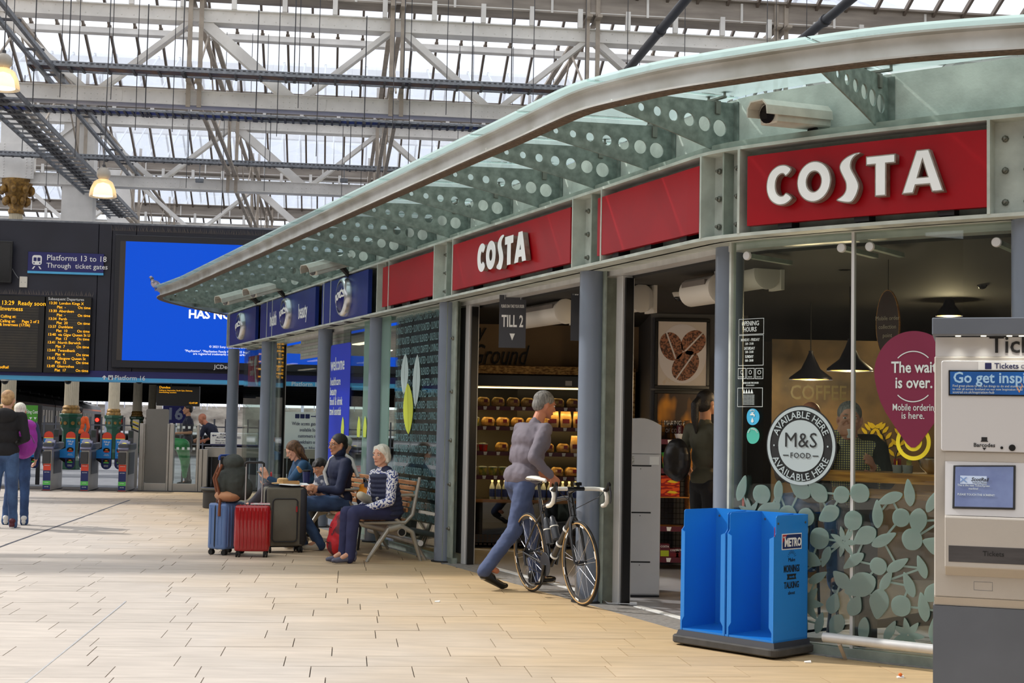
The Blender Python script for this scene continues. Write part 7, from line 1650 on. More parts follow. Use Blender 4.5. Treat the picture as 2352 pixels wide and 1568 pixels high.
mb=MB();mb.tube([(-.06,.1,.70),(-.05,.1,.73),(.05,.1,.73),(.06,.1,.70)],.012,8);mb.build('carry_handle',M_gtrim,gc,smooth=50)
# ================================================================ PEOPLE
_tex=bpy.data.textures.new('folds','CLOUDS');_tex.noise_scale=.09;_tex.noise_depth=2
SKINS={}
def skin(nm,rgb=(200,150,120)):return mat('skin_'+nm,rgb,.5,var=.06,scale=12,spec=.3)
def V(*a):return Vector(a)
def cap(mb,a,b,r0,r1,n=12):
 a,b=Vector(a),Vector(b);d=b-a;L_=d.length
 if L_<1e-4:mb.sph(a,r0,n,n//2+2);return
 d.normalize();x=d.orthogonal().normalized();y=d.cross(x);vs_=[];k=4
 ring=[]
 for i in range(1,k):t=PI/2*i/k;ring.append((-math.cos(t)*r0,math.sin(t)*r0))
 ring+=[(0,r0),(L_,r1)]
 for i in range(k-1,0,-1):t=PI/2*i/k;ring.append((L_+math.cos(t)*r1,math.sin(t)*r1))
 vs_.append(a-d*r0)
 for h_,r in ring:
  for j in range(n):t=2*PI*j/n;vs_.append(a+d*h_+x*(r*math.cos(t))+y*(r*math.sin(t)))
 vs_.append(b+d*r1);m=len(ring);T=len(vs_)-1
 fs=[(0,1+(j+1)%n,1+j)for j in range(n)]+[(1+i*n+j,1+i*n+(j+1)%n,1+(i+1)*n+(j+1)%n,1+(i+1)*n+j)for i in range(m-1)for j in range(n)]+[(T,1+(m-1)*n+j,1+(m-1)*n+(j+1)%n)for j in range(n)]
 mb.add(vs_,fs)
def chain(mb,pts,rs_,n=12):
 for i in range(len(pts)-1):cap(mb,pts[i],pts[i+1],rs_[i],rs_[i+1],n)
def ell(mb,c,r,fwd=(1,0,0),up=(0,0,1),n=16):
 f=Vector(fwd).normalized();u=Vector(up);s_=u.cross(f).normalized();u=f.cross(s_);M=Matrix((f,s_,u)).transposed();mb.sph(c,r,n,n*2//3,M)
def fuse(mb,nm,m,parent,voxel=.009,smooth=5,folds=0.0,label=None,fac=.5):
 me=mb.mesh('raw',fix=False);o=bpy.data.objects.new('raw',me);COL.objects.link(o)
 r=o.modifiers.new('r','REMESH');r.mode='VOXEL';r.voxel_size=voxel
 s_=o.modifiers.new('s','SMOOTH');s_.factor=fac;s_.iterations=smooth
 if folds:
  d=o.modifiers.new('d','DISPLACE');d.texture=_tex;d.strength=folds;d.mid_level=.5;d.texture_coords='LOCAL'
 dg=bpy.context.evaluated_depsgraph_get();me2=bpy.data.meshes.new_from_object(o.evaluated_get(dg));bpy.data.objects.remove(o)
 for p in me2.polygons:p.use_smooth=True
 return link(nm,me2,m,parent,label)
def hand(mb,wr,d,pn,side,curl=.5,k=1.0,spread=.12,thumb=.5):
 """wr wrist, d direction of the palm, pn palm normal (the way the fingers curl), side +1/-1 where the thumb leaves"""
 d=Vector(d).normalized();pn=Vector(pn);pn=(pn-d*pn.dot(d)).normalized();s_=d.cross(pn)*side;wr=Vector(wr)
 cap(mb,wr-d*.02*k,wr+d*.01*k,.024*k,.024*k,10)
 for j in range(4):o_=s_*((1.5-j)*.017*k);cap(mb,wr+o_*.6+d*.015*k,wr+o_+d*.082*k,.0145*k,.0125*k,8)
 Ls=(.068,.078,.072,.056)
 for j in range(4):
  p=wr+s_*((1.5-j)*.019*k)+d*.086*k;dd=(d+s_*(1.5-j)*spread*.5).normalized();a=curl*(.7+.1*j)
  for q,(f_,r)in enumerate(((.45,.0092),(.30,.0085),(.25,.0078))):
   dd=(dd*math.cos(a)+pn*math.sin(a)).normalized();nx=p+dd*(Ls[j]*f_*k);cap(mb,p,nx,r*k,r*k*.92,8);p=nx;a=curl*.95
   pn2=pn
 t0=wr+d*.022*k+s_*.026*k;t1=t0+(s_*.8+d*.7+pn*thumb*.5).normalized()*.040*k;t2=t1+(s_*.25+d*.9+pn*thumb).normalized()*.030*k;t3=t2+(d*.8+pn*thumb*1.3-s_*.1).normalized()*.024*k
 cap(mb,t0,t1,.015*k,.0115*k,8);cap(mb,t1,t2,.0108*k,.010*k,8);cap(mb,t2,t3,.0095*k,.0082*k,8)
def head_shape(mb,c,f,u,k=1.0,jaw=1.0):
 """head centre c, facing f, up u; total height about .235 k"""
 f=Vector(f).normalized();u=Vector(u);s_=u.cross(f).normalized();u=f.cross(s_).normalized();c=Vector(c);P_=lambda a,b,e:c+f*a*k+s_*b*k+u*e*k
 ell(mb,P_(-.012,0,.030),(.094*k,.074*k,.086*k),f,u,20);ell(mb,P_(.020,0,-.020),(.068*k,.060*k,.078*k),f,u,16)
 ell(mb,P_(.045,0,-.075),(.036*k,.038*k*jaw,.030*k),f,u,12);ell(mb,P_(.074,0,-.092),(.016*k,.018*k,.014*k),f,u,10)
 for sd in(-1,1):
  cap(mb,P_(.0,sd*.055,-.035),P_(.06,sd*.022,-.085),.020*k,.016*k,8)
  ell(mb,P_(.066,sd*.036,-.012),(.018*k,.02*k,.018*k),f,u,10)
  ell(mb,P_(.076,sd*.030,.028),(.013*k,.026*k,.008*k),f,u,10)
  ell(mb,P_(-.006,sd*.077,-.008),(.018*k,.008*k,.030*k),(f+s_*sd*.5),u,10)
 cap(mb,P_(.083,0,.014),P_(.104,0,-.022),.009*k,.0125*k,8)
 for sd in(-1,1):ell(mb,P_(.094,sd*.012,-.027),(.011*k,.008*k,.008*k),f,u,8)
 ell(mb,P_(.085,0,-.051),(.010*k,.022*k,.006*k),f,u,10);ell(mb,P_(.083,0,-.062),(.010*k,.019*k,.006*k),f,u,10)
 return P_,f,s_,u
def face(parent,P_,f,s_,u,k,sk,brow=(90,80,70),glasses=False,lips=(176,96,88)):
 for sd in(-1,1):
  mb=MB();ell(mb,P_(.074,sd*.031,.010),(.011*k,.0135*k,.0085*k),f,u,10);mb.build('eye',mat('eye_white',(226,220,214),.2),parent,smooth=60)
  mb=MB();ell(mb,P_(.0835,sd*.0315,.010),(.003*k,.0058*k,.0058*k),f,u,8);mb.build('iris',mat('iris_dark',(46,34,28),.2),parent,smooth=60)
  mb=MB();chain(mb,[P_(.082,sd*.014,.030),P_(.086,sd*.03,.034),P_(.072,sd*.050,.028)],[.0028*k,.0036*k,.002*k],6);mb.build('eyebrow',mat('brow_%d'%brow[0],brow,.8),parent,smooth=60)
 mb=MB();chain(mb,[P_(.083,-.022,-.057),P_(.0955,0,-.0565),P_(.083,.022,-.057)],[.003*k,.0042*k,.003*k],6);mb.build('mouth',mat('lips',lips,.45),parent,smooth=60)
 if glasses:
  mb=MB()
  for sd in(-1,1):mb.tube([P_(.100,sd*.034+.022*math.cos(a),.008+.016*math.sin(a))for a in[2*PI*i/16 for i in range(17)]],.0016,5);mb.tube([P_(.098,sd*.056,.012),P_(.0,sd*.083,.010)],.0016,5)
  mb.tube([P_(.101,-.012,.010),P_(.101,.012,.010)],.0016,5);mb.build('glasses',M_black,parent)
def hair(parent,P_,f,s_,u,k,m,style='short',voxel=.008):
 mb=MB();ell(mb,P_(-.020,0,.042),(.096*k,.082*k,.084*k),f,u,20)
# cut away the face side by building the cap only behind the hairline
 if style=='short':ell(mb,P_(-.058,0,-.004),(.056*k,.072*k,.070*k),f,u,14)
 if style=='bob':
  ell(mb,P_(-.045,0,-.02),(.078*k,.086*k,.090*k),f,u,16)
  for sd in(-1,1):cap(mb,P_(.0,sd*.078,.03),P_(-.01,sd*.082,-.06),.022*k,.018*k);cap(mb,P_(.03,sd*.05,.085),P_(.02,sd*.075,.03),.02*k,.016*k)
 if style=='long':
  ell(mb,P_(-.055,0,-.03),(.075*k,.088*k,.10*k),f,u,16)
  for a in range(7):y=-.075+a*.025;cap(mb,P_(-.06,y,-.02),P_(-.055-.02*math.cos(a),y*1.15,-.17-.02*(a%2)),.030*k,.016*k,8)
  for sd in(-1,1):cap(mb,P_(.005,sd*.078,.03),P_(.0,sd*.088,-.13),.02*k,.012*k,8)
 if style=='fringe':ell(mb,P_(-.055,0,.0),(.058*k,.076*k,.072*k),f,u,14);[cap(mb,P_(.03,y,.085),P_(.083,y*.85,.050),.018*k,.009*k,8)for y in(-.05,-.025,0,.025,.05)]
 if style=='pony':ell(mb,P_(-.05,0,-.01),(.07*k,.08*k,.08*k),f,u,14);chain(mb,[P_(-.10,0,.04),P_(-.15,0,-.02),P_(-.15,0,-.16),P_(-.13,0,-.28)],[.03*k,.04*k,.035*k,.014*k])
 return fuse(mb,'hair',m,parent,voxel,3,.006)
M_hairw=mat('white_hair',(226,222,208),.7,var=.15,scale=30,stretch=(3,3,.6),bump=.5,bscale=120);M_hairg=mat('grey_hair',(150,146,140),.7,rgb2=(96,94,92),scale=26,stretch=(3,3,.6),bump=.5,bscale=120)
M_hairb=mat('black_hair',(34,30,28),.5,var=.3,scale=30,bump=.4,bscale=120);M_hairbr=mat('brown_hair',(122,86,54),.55,rgb2=(70,48,32),scale=22,stretch=(3,3,.5),bump=.5,bscale=120);M_hairbl=mat('blond_hair',(196,160,112),.65,rgb2=(150,112,76),scale=22,bump=.4,bscale=120)
M_jean=mat('blue_denim',(74,104,146),.8,rgb2=(44,66,104),scale=5,lo=.35,hi=.7,bump=.3,bscale=300)
def figure(nm,label,loc,rz,J,top,trou,shoe,sk,hairm,style,k=1.0,sleeves='long',glasses=False,head_f=None,brow=(90,80,70),folds=.014,vox=.0075,shoe2=None,hands=(None,None),lips=(176,96,88),legs=True,belly=0.0,group=None,jaw=1.0,wide=1.0):
 o=thing(nm,label,'person',loc,rz,group);j={a:Vector(b)for a,b in J.items()}
 sp=(j['neck']-j['pel']).normalized();lat=(j['shL']-j['shR']).normalized();fw=lat.cross(sp).normalized()
# ---- one continuous body
 mb=MB();mid=j['pel'].lerp(j['neck'],.45);rib=j['pel'].lerp(j['neck'],.72)
 ell(mb,j['pel'],(.095*k,.135*k,.11*k),fw,sp);ell(mb,mid,(.085*k,.12*k,.13*k),fw,sp);ell(mb,rib,(.10*k,.145*k,.15*k),fw,sp)
 cap(mb,j['shL'],j['shR'],.045*k,.045*k)
 hc=j['head'];hf=Vector(head_f)if head_f else fw;hu=Vector((0,0,1))-hf*hf.z*.6
 cap(mb,j['neck']-sp*.03,hc-hu.normalized()*.06*k-hf.normalized()*.02*k,.056*k,.052*k)
 P_,f,s_,u=head_shape(mb,hc,hf,hu,k,jaw)
 for S_ in 'LR':
  chain(mb,[j['sh'+S_],j['el'+S_],j['wr'+S_]],[.046*k,.036*k,.024*k]);sd=1 if S_=='L' else-1
  h_=hands[0 if S_=='L' else 1]or{}
  d_=h_.get('d',j['wr'+S_]-j['el'+S_]);pn=h_.get('pn',Vector((0,-sd,0)));hand(mb,j['wr'+S_],d_,pn,h_.get('side',1 if S_=='L' else-1),h_.get('curl',.45),k)
  if legs:
   chain(mb,[j['pel']+lat*sd*.085*k,j['kn'+S_],j['an'+S_]],[.075*k,.05*k,.034*k]);cap(mb,j['an'+S_],j['an'+S_]+Vector((.1,0,-.04))*k,.032*k,.025*k)
 fuse(mb,'body',sk,o,vox,3,fac=.45)
 face(o,P_,f,s_,u,k,sk,brow,glasses,lips)
 if hairm:hair(o,P_,f,s_,u,k,hairm,style)
# ---- top
 mb=MB();w_=wide;ell(mb,j['pel']+sp*.03*k,(.118*k*w_,.155*k*w_,.12*k),fw,sp);ell(mb,mid+fw*belly,(.112*k*w_+belly*.6,.145*k*w_,.14*k),fw,sp);ell(mb,rib,(.125*k*w_,.168*k*w_,.16*k),fw,sp);cap(mb,j['shL'],j['shR'],.062*k,.062*k);cap(mb,j['neck']-sp*.05*k,j['neck']+sp*.012*k,.085*k,.062*k)
 for S_ in 'LR':
  if sleeves=='long':e_=j['wr'+S_].lerp(j['el'+S_],.06);chain(mb,[j['sh'+S_],j['el'+S_],e_],[.063*k,.052*k,.036*k])
  elif sleeves=='short':chain(mb,[j['sh'+S_],j['sh'+S_].lerp(j['el'+S_],.75)],[.062*k,.056*k])
 tp_=fuse(mb,'top',top,o,.011,4,folds)
# ---- trousers and shoes
 if legs:
  mb=MB();ell(mb,j['pel']-sp*.02*k,(.112*k,.15*k,.10*k),fw,sp)
  for S_,sd in(('L',1),('R',-1)):
   hp=j['pel']+lat*sd*.08*k-sp*.02*k;an=j['an'+S_];chain(mb,[hp,hp.lerp(j['kn'+S_],.5),j['kn'+S_],j['kn'+S_].lerp(an,.45),an+(an-j['kn'+S_]).normalized()*.05],[.092*k,.084*k,.066*k,.062*k,.056*k])
  fuse(mb,'trousers',trou,o,.011,4,folds*1.1)
  for S_ in 'LR':
   an=j['an'+S_];t=j.get('toe'+S_,an+Vector((.16,0,-.05)));dr=(t-an);dr.z=min(dr.z,-.02);hd=Vector((dr.x,dr.y,0)).normalized();h0=Vector((an.x,an.y,0))-hd*.035*k;zf=j.get('ft'+S_,V(0,0,an.z-.085*k)).z
   mb=MB();A_=h0+Vector((0,0,zf+.035*k));B_=t*1;B_.z=B_.z if B_.z!=(an.z-.05)else zf+.03*k
   B_.z=max(B_.z,zf+.024*k)if 'toe'+S_ not in j else B_.z
   cap(mb,A_,B_,.037*k,.030*k);cap(mb,A_+Vector((0,0,.035*k)),A_.lerp(B_,.45)+Vector((0,0,.022*k)),.035*k,.032*k);cap(mb,A_+Vector((0,0,.05*k)),A_+hd*.03*k+Vector((0,0,.055*k)),.042*k,.042*k);cap(mb,B_,B_+hd*.035*k,.030*k,.022*k)
   sh_=fuse(mb,'shoe',shoe,o,.008,2);
   mb=MB();cap(mb,A_-Vector((0,0,.024*k)),B_+hd*.03*k-Vector((0,0,.016*k)),.026*k,.020*k);mb.v=[(a,b,max(c,(zf-.0)))for a,b,c in mb.v];mb.build('sole',shoe2 or M_white,sh_,smooth=60)
 return o,j,(P_,f,s_,u),k
def seated(sz=.43,lean=.0,spread=.09,knee=.44,foot=.40,th=.52):
 return dict(pel=(0,0,sz+.10),neck=(.05+lean,0,sz+.58),head=(.09+lean,0,sz+.73),shL=(.04+lean,.165,sz+.54),shR=(.04+lean,-.165,sz+.54),elL=(.10+lean,.21,sz+.28),elR=(.10+lean,-.21,sz+.28),wrL=(.32,.08,sz+.22),wrR=(.32,-.08,sz+.22),
knL=(knee,spread,sz+.075),knR=(knee,-spread,sz+.075),anL=(foot,spread,.10),anR=(foot,-spread,.10))
OUT=Fang(5)-PI/2
def bench_at(px,py=1200,y=-.33):return FS(px,py,y)[0]
def drop(J,dz,keep=('anL','anR','toeL','toeR','knL','knR','pel','ftL')):
 for a in J:
  if a not in keep:J[a]=(J[a][0],J[a][1],J[a][2]-dz)
# --- old lady in a quilted vest, nearest end of the bench
M_floral=mat('blue_floral_blouse',(226,226,232),.7,rgb2=(40,60,130),scale=55,detail=1,lo=.44,hi=.5)
M_vest=mat('navy_quilted_vest',(30,38,70),.6,var=.1,scale=6);M_navyt=mat('navy_trousers',(44,48,88),.75,var=.1,scale=6)
s=bench_at(872,1052,-.46);J=seated(.43,.02,.07,.46,.44);J['head']=(.10,0,1.17);J['wrL']=(.36,.05,.62);J['wrR']=(.36,-.04,.61);J['elR']=(.08,-.2,.70);J['toeL']=(.62,.02,.035);J['toeR']=(.60,-.12,.035);J['anL']=(.47,.04,.10);J['anR']=(.46,-.10,.10);drop(J,.09)
old,j,hd,k=figure('seated_person','white-haired person in a navy quilted vest and floral sleeves at the near bench end',FW((s,-.36,0)),OUT+.3,J,M_floral,M_navyt,mat('lilac_grey_trainer',(96,98,118),.6),skin('fair',(222,168,142)),M_hairw,'bob',.97,head_f=(.95,.28,-.05),hands=({'d':(.5,-.8,.1),'pn':(0,-.4,-1),'curl':.8},{'d':(.6,.75,.1),'pn':(0,.2,-1),'curl':.8}),wide=1.0,shoe2=mat('dark_sole',(50,50,56),.7))
mb=MB();sp=V(*J['neck'])-V(*J['pel'])
for i in range(9):
 t=-.10+i*.122;c=V(*J['pel']).lerp(V(*J['neck']),t);ell(mb,c,(.158-.003*i,.190-.006*max(0,i-5),.046),(1,0,-.1),sp.normalized(),20)
cap(mb,V(*J['neck'])+V(-.01,.05,-.01),V(*J['neck'])+V(-.01,-.05,-.01),.07,.07);cap(mb,V(-.0,0,.55),V(-.03,0,.50),.145,.13)
fuse(mb,'quilted_vest',M_vest,old,.010,2)
# --- man in navy jacket and jeans
M_njk=mat('navy_jacket',(24,34,66),.75,var=.15,scale=6);s=bench_at(776,1018,-.51);J=seated(.43,-.0,.10,.56,.30);J['wrL']=(.32,.13,.74);J['wrR']=(.32,-.02,.74);J['elR']=(.12,-.22,.70);J['elL']=(.12,.24,.72);J['neck']=(.02,0,1.06);J['head']=(.05,0,1.22);J['shL']=(.02,.18,1.02);J['shR']=(.02,-.18,1.02);J['anL']=(.30,.12,.10);J['anR']=(.40,-.12,.10);J['toeR']=(.56,-.12,.035);J['toeL']=(.46,.12,.035);drop(J,.06)
man,j,hd,k=figure('seated_person','dark-haired person in a navy jacket and blue jeans, second on the bench',FW((s,-.46,0)),OUT+.12,J,M_njk,M_jean,mat('beige_trainer',(196,184,166),.7),skin('tan',(196,142,110)),M_hairb,'short',1.04,glasses=True,head_f=(.97,.1,-.08),hands=({'pn':(0,-1,0),'curl':.7},{'pn':(0,1,0),'curl':.7}),brow=(30,26,24),wide=1.04)
mb=MB();cap(mb,V(.02,0,1.12),V(.03,0,1.08),.066,.075);fuse(mb,'collar',M_njk,man,.01,3)
mb=MB();mb.tube([(.12,-.10,.70),(.13,-.19,.85),(.05,-.20,1.0),(-.05,-.17,1.09),(-.14,-.05,1.0),(-.17,.08,.8)],.022,8);mb.v=[(a,b,c)for a,b,c in mb.v];mb.build('cream_strap',mat('cream_strap',(206,204,198),.7),man,smooth=60)
# --- boy
s=bench_at(731,1070,-.66);J=dict(pel=(0,0,.52),neck=(.05,0,.87),head=(.09,0,1.0),shL=(.04,.12,.84),shR=(.04,-.12,.84),elL=(.10,.16,.68),elR=(.10,-.15,.68),wrL=(.24,.05,.76),wrR=(.25,-.04,.77),knL=(.36,.08,.51),knR=(.36,-.08,.51),anL=(.34,.08,.14),anR=(.34,-.08,.14));drop(J,.10)
boy,j,hd,k=figure('seated_person','young dark-haired child eating a snack between two adults on the bench',FW((s,-.56,0)),OUT+.2,J,mat('white_grey_tee',(206,206,208),.8,rgb2=(70,76,96),scale=4,lo=.5,hi=.53),mat('dark_shorts',(50,54,70),.8),mat('bright_blue_sandal',(40,110,190),.6),skin('child',(214,156,122)),M_hairb,'fringe',.84,head_f=(.9,.05,-.42),hands=({'pn':(.3,-1,0),'curl':.9},{'pn':(.3,1,0),'curl':.9}),brow=(30,26,24),sleeves='short')
mb=MB();cap(mb,V(.33,0,.86),V(.36,0,.90),.022,.016);mb.build('snack',mat('pastry_tan',(206,150,90),.7),boy,smooth=60)
# --- woman in denim jacket at the far end
s=bench_at(674,1040,-.62);J=seated(.43,.10,.08,.48,.52);J['neck']=(.14,0,.99);J['head']=(.22,0,1.13);J['shL']=(.13,.16,.96);J['shR']=(.13,-.16,.96);J['wrR']=(.48,-.04,.70);J['elR']=(.22,-.18,.70);J['wrL']=(.56,.14,.80);J['elL']=(.34,.22,.70);J['knL']=(.52,.02,.62);J['anL']=(.68,-.10,.42);J['toeL']=(.83,-.12,.37);J['ftL']=(0,0,.33);drop(J,.07)
wom,j,hd,k=figure('seated_person','brown-haired person in a denim jacket looking down at a phone, far bench end',FW((s,-.40,0)),OUT,J,mat('denim_jacket',(40,84,122),.8,rgb2=(28,58,90),scale=4,bump=.3,bscale=300),mat('charcoal_trousers',(52,50,60),.8),mat('black_shoe',(26,26,28),.5),skin('fair'),M_hairbr,'long',.98,head_f=(.85,.05,-.5),hands=({'pn':(0,-1,0),'curl':.3,'d':(.5,0,.9)},{'pn':(0,.2,1),'curl':.5,'d':(1,.1,.1)}),shoe2=M_dark)
mb=MB();mb.beam((.56,-.06,.745),(.64,-.03,.80),.07,.009);mb.build('phone',M_black,wom);mb=MB();mb.tube([(.52,.14+.03*math.cos(a),.77+.03*math.sin(a))for a in[2*PI*i/12 for i in range(13)]],.006,6);mb.build('red_bracelet',M_pred,wom)
# --- person in a pale cap behind the man
s=bench_at(808,1150,.0);J=seated(.43,0,.09);J['neck']=(.0,0,1.0);J['head']=(.02,0,1.14)
s=bench_at(799,1042,.02);drop(J,.02)
cp,j,hd,k=figure('seated_person','person in a pale knitted cap mostly hidden behind the navy jacket',FW((s,.0,0)),OUT,J,mat('dark_green_coat',(40,48,44),.8),M_dark,M_black,skin('fair'),M_hairb,'short',.95,head_f=(.2,.9,0),vox=.01)
P_,f,s_,u=hd;mb=MB();ell(mb,P_(-.012,0,.062),(.108,.092,.08),f,u);cap(mb,P_(.08,0,.04),P_(.13,0,.03),.035,.02);fuse(mb,'cap',mat('pale_grey_cap',(184,184,178),.85),cp,.01,3)
# --- things held or beside them
def blob(nm,lab,cat,loc,rz,fn,m,vox=.01,folds=.01,part='bag_body',sm=4):
 o=thing(nm,lab,cat,loc,rz);mb=MB();fn(mb);fuse(mb,part,m,o,vox,sm,folds);return o
def f1(mb):ell(mb,(0,0,.22),(.13,.17,.22));ell(mb,(.06,0,.13),(.09,.14,.13));ell(mb,(-.02,0,.40),(.09,.14,.07))
q=FW((bench_at(790,1280,-.62),-.66,0));bp=blob('red_backpack','red and maroon backpack on the floor between the seated people','backpack',q,OUT,f1,mat('red_nylon',(196,30,42),.6,rgb2=(96,40,50),scale=5,lo=.42,hi=.46),part='pack_body')
mb=MB();mb.tube([(-.1,.1,.42),(-.18,.11,.3),(-.16,.1,.06)],.014,6);mb.tube([(-.1,-.1,.42),(-.2,-.11,.3),(-.18,-.1,.04)],.014,6);mb.tube([(-.02,.04,.46),(0,0,.5),(-.02,-.04,.46)],.01,6);mb.build('straps',M_dark,bp,smooth=60);mb=MB();mb.tube([(.13,-.08,.30),(.16,0,.33),(.13,.08,.30)],.005,5);mb.tube([(.15,-.06,.14),(.16,0,.15),(.15,.06,.14)],.005,5);mb.build('zip',M_black,bp)
def f2(mb):ell(mb,(0,0,.15),(.12,.15,.15));ell(mb,(0,0,.26),(.09,.12,.06))
q=FW((bench_at(838,1150,-.22),-.20,.434));ob=blob('orange_bag','orange and navy bag on the bench behind the white-haired person','bag',q,OUT,f2,mat('orange_nylon',(226,140,20),.6,rgb2=(34,40,66),scale=4,lo=.48,hi=.52));mb=MB();mb.tube([(0,-.1,.27),(.02,-.05,.36),(0,.08,.3)],.012,6);mb.build('strap',M_dark,ob,smooth=60)
def f3(mb):ell(mb,(0,0,.13),(.07,.12,.12),n=14);ell(mb,(.02,0,.2),(.05,.09,.05))
q=FW((bench_at(738,1155,-.62),-.60,.43));gb=blob('grey_bag','small grey daypack held against the navy jacket','bag',Vector(q)+V(0,0,.07),OUT,f3,mat('light_grey_nylon',(146,148,152),.7));mb=MB();mb.tube([(.07,-.06,.08),(.08,-.02,.03),(.07,.04,.09)],.006,5);mb.build('drawstring',M_gtrim,gb)
q=FW((bench_at(832,1145,-.62),-.58,.57));t=thing('cream_scarf','rolled cream scarf lying over the white-haired person\'s lap','scarf',q,OUT+.6);mb=MB();chain(mb,[V(-.09,0,.03),V(0,.0,.06),V(.09,0,.10)],[.045,.05,.045]);chain(mb,[V(-.05,.03,.02),V(-.1,.04,-.0)],[.03,.02]);fuse(mb,'rolled_cloth',mat('cream_knit',(206,196,172),.9),t,.009,3,.012)
q=FW((bench_at(725,1110,-.66),-.70,0));t=thing('blue_cup','dark blue lidded drink cup held in front of the navy jacket','cup',Vector(man.location)+Vector((math.cos(OUT),math.sin(OUT),0))*.40+V(0,0,.74),OUT);mb=MB();mb.lathe([(.036,0),(.045,.12)],20);mb.build('cup_wall',mat('cup_navy',(36,46,100),.4),t,smooth=40);mb=MB();mb.lathe([(.048,.12),(.048,.135),(.03,.14)],20);mb.build('lid',M_black,t,smooth=40)
# food tray and straw hat on the grey suitcase
t=thing('snack_tray','small tan food tray with napkins on the olive grey suitcase','tray',Vector(gc.location)+V(.02,.12,.732),.3);mb=MB();mb.box(-.09,.09,-.06,.06,0,.006)
for a,b,c,d in((-.09,.09,-.06,-.055),(-.09,.09,.055,.06),(-.09,-.085,-.055,.055),(.085,.09,-.055,.055)):mb.box(a,b,c,d,.006,.035)
mb.build('tray_box',mat('kraft_card',(190,146,92),.8),t);mb=MB();mb.add([(-.14,-.1,.0),(.0,-.12,-.01),(.01,.0,.02),(-.12,.02,.01),(.2,-.08,-.005),(.18,.02,.012)],[(0,1,2,3),(1,4,5,2)]);mb.build('napkin',M_white,t)
t=thing('straw_hat','tan straw hat resting behind the food tray','hat',Vector(gc.location)+V(-.07,.15,.735),0);mb=MB();mb.lathe([(.12,0),(.12,.008),(.065,.012),(.06,.05),(.04,.062),(.0,.064)],24);mb.build('hat_shell',mat('straw',(200,164,112),.85,var=.15,scale=60),t,smooth=50)
# rucksack on the blue suitcase
def f4(mb):ell(mb,(0,0,.22),(.14,.18,.22));ell(mb,(.02,0,.42),(.11,.16,.09));ell(mb,(-.10,.02,.14),(.09,.14,.12));ell(mb,(.12,0,.2),(.07,.13,.14))
rk=blob('rucksack','dark green rucksack with brown leather straps on the blue suitcase','backpack',Vector(bc.location)+V(-.03,.02,.548),math.radians(200),f4,mat('dark_olive_canvas',(58,62,58),.85,var=.15,scale=8),part='pack_body',folds=.02)
mb=MB();ell(mb,(.06,0,.07),(.15,.16,.07));fuse(mb,'tan_base',mat('tan_leather',(190,136,98),.6),rk,.01,3);
for y in(-.08,.08):mb=MB();mb.tube([(.15,y,.40),(.21,y,.25),(.16,y,.05),(.17,y*1.4,-.14)],.016,6);mb.build('leather_strap',mat('brown_leather',(120,66,36),.6),rk,smooth=60)
mb=MB();mb.box(.185,.19,-.03,.03,.27,.31);mb.build('label_patch',mat('tan_leather'),rk)
# --- walking man
g=G(1200,1330);J=dict(pel=(0,0,.93),neck=(.16,0,1.42),head=(.26,-.0,1.60),shL=(.13,.18,1.38),shR=(.13,-.18,1.38),elL=(.16,.30,1.12),elR=(-.10,-.30,1.14),wrL=(.38,.24,1.0),wrR=(.10,-.30,.98),knL=(.20,.09,.52),knR=(-.13,-.09,.50),anL=(.26,.09,.10),anR=(-.42,-.09,.20),toeL=(.44,.09,.035),toeR=(-.26,-.10,.03),ftL=(0,0,.0),ftR=(0,0,.09))
wk,j,hd,k=figure('walking_person','grey-haired person in a grey-brown top and navy trousers striding into the coffee shop',(.10,12.62,0),math.radians(38),J,mat('grey_mauve_top',(116,108,118),.8,var=.06,scale=4),mat('navy_walking_trousers',(68,80,114),.8,var=.18,scale=5),M_black,skin('weathered',(196,128,98)),M_hairg,'short',1.03,head_f=(.9,-.25,-.25),brow=(120,116,110),hands=({'curl':.5},{'curl':.5}),wide=1.2,folds=.022,shoe2=mat('pale_sole',(168,160,146),.7))
# --- couple at the left frame edge
def standing(h=1.0,st=.1):return dict(pel=(0,0,.95),neck=(.0,0,1.46),head=(.02,0,1.64),shL=(0,.19,1.41),shR=(0,-.19,1.41),elL=(-.03,.26,1.14),elR=(-.03,-.26,1.14),wrL=(.12,.22,.93),wrR=(.12,-.22,.93),knL=(.04,.11,.50),knR=(-.02,-.10,.50),anL=(.0,.12,.09),anR=(-.06,-.11,.09))
J=standing();J['wrR']=(.28,-.05,1.05);J['wrL']=(.28,.05,1.05);J['head']=(.03,-.01,1.62);J['knR']=(.05,-.1,.52);J['anR']=(.06,-.12,.09)
g=G(12,1214);c1,j,hd,k=figure('standing_person','fair-haired person in a black hoodie and jeans at the left frame edge, seen from behind',(g.x-.08,g.y+.1,0),math.radians(98),J,mat('black_hoodie',(24,23,26),.9),M_jean,mat('maroon_trainer',(86,30,40),.6),skin('fair'),M_hairbl,'short',1.03,wide=1.12)
mb=MB();ell(mb,V(-.10,0,1.42),(.09,.15,.10));fuse(mb,'hood',mat('black_hoodie'),c1,.011,3,.01)
J=standing();J['pel']=(0,0,.86);J['neck']=(.02,0,1.32);J['head']=(.05,0,1.48);
for a_,b_ in(('shL',1.28),('shR',1.28),('elL',1.04),('elR',1.04),('wrL',.86),('wrR',.86)):J[a_]=J[a_][:2]+(b_,)
J['knL']=(.03,.09,.46);J['knR']=(-.01,-.1,.46)
g=G(40,1206);c2,j,hd,k=figure('standing_person','short white-haired person in blue jeans wearing a purple backpack',(g.x-.07,g.y+.12,0),math.radians(105),J,mat('navy_cardigan',(44,52,84),.8),mat('mid_denim',(62,92,140),.8,rgb2=(40,62,100),scale=5),mat('white_trainer',(222,220,214),.6),skin('fair'),M_hairw,'short',.95)
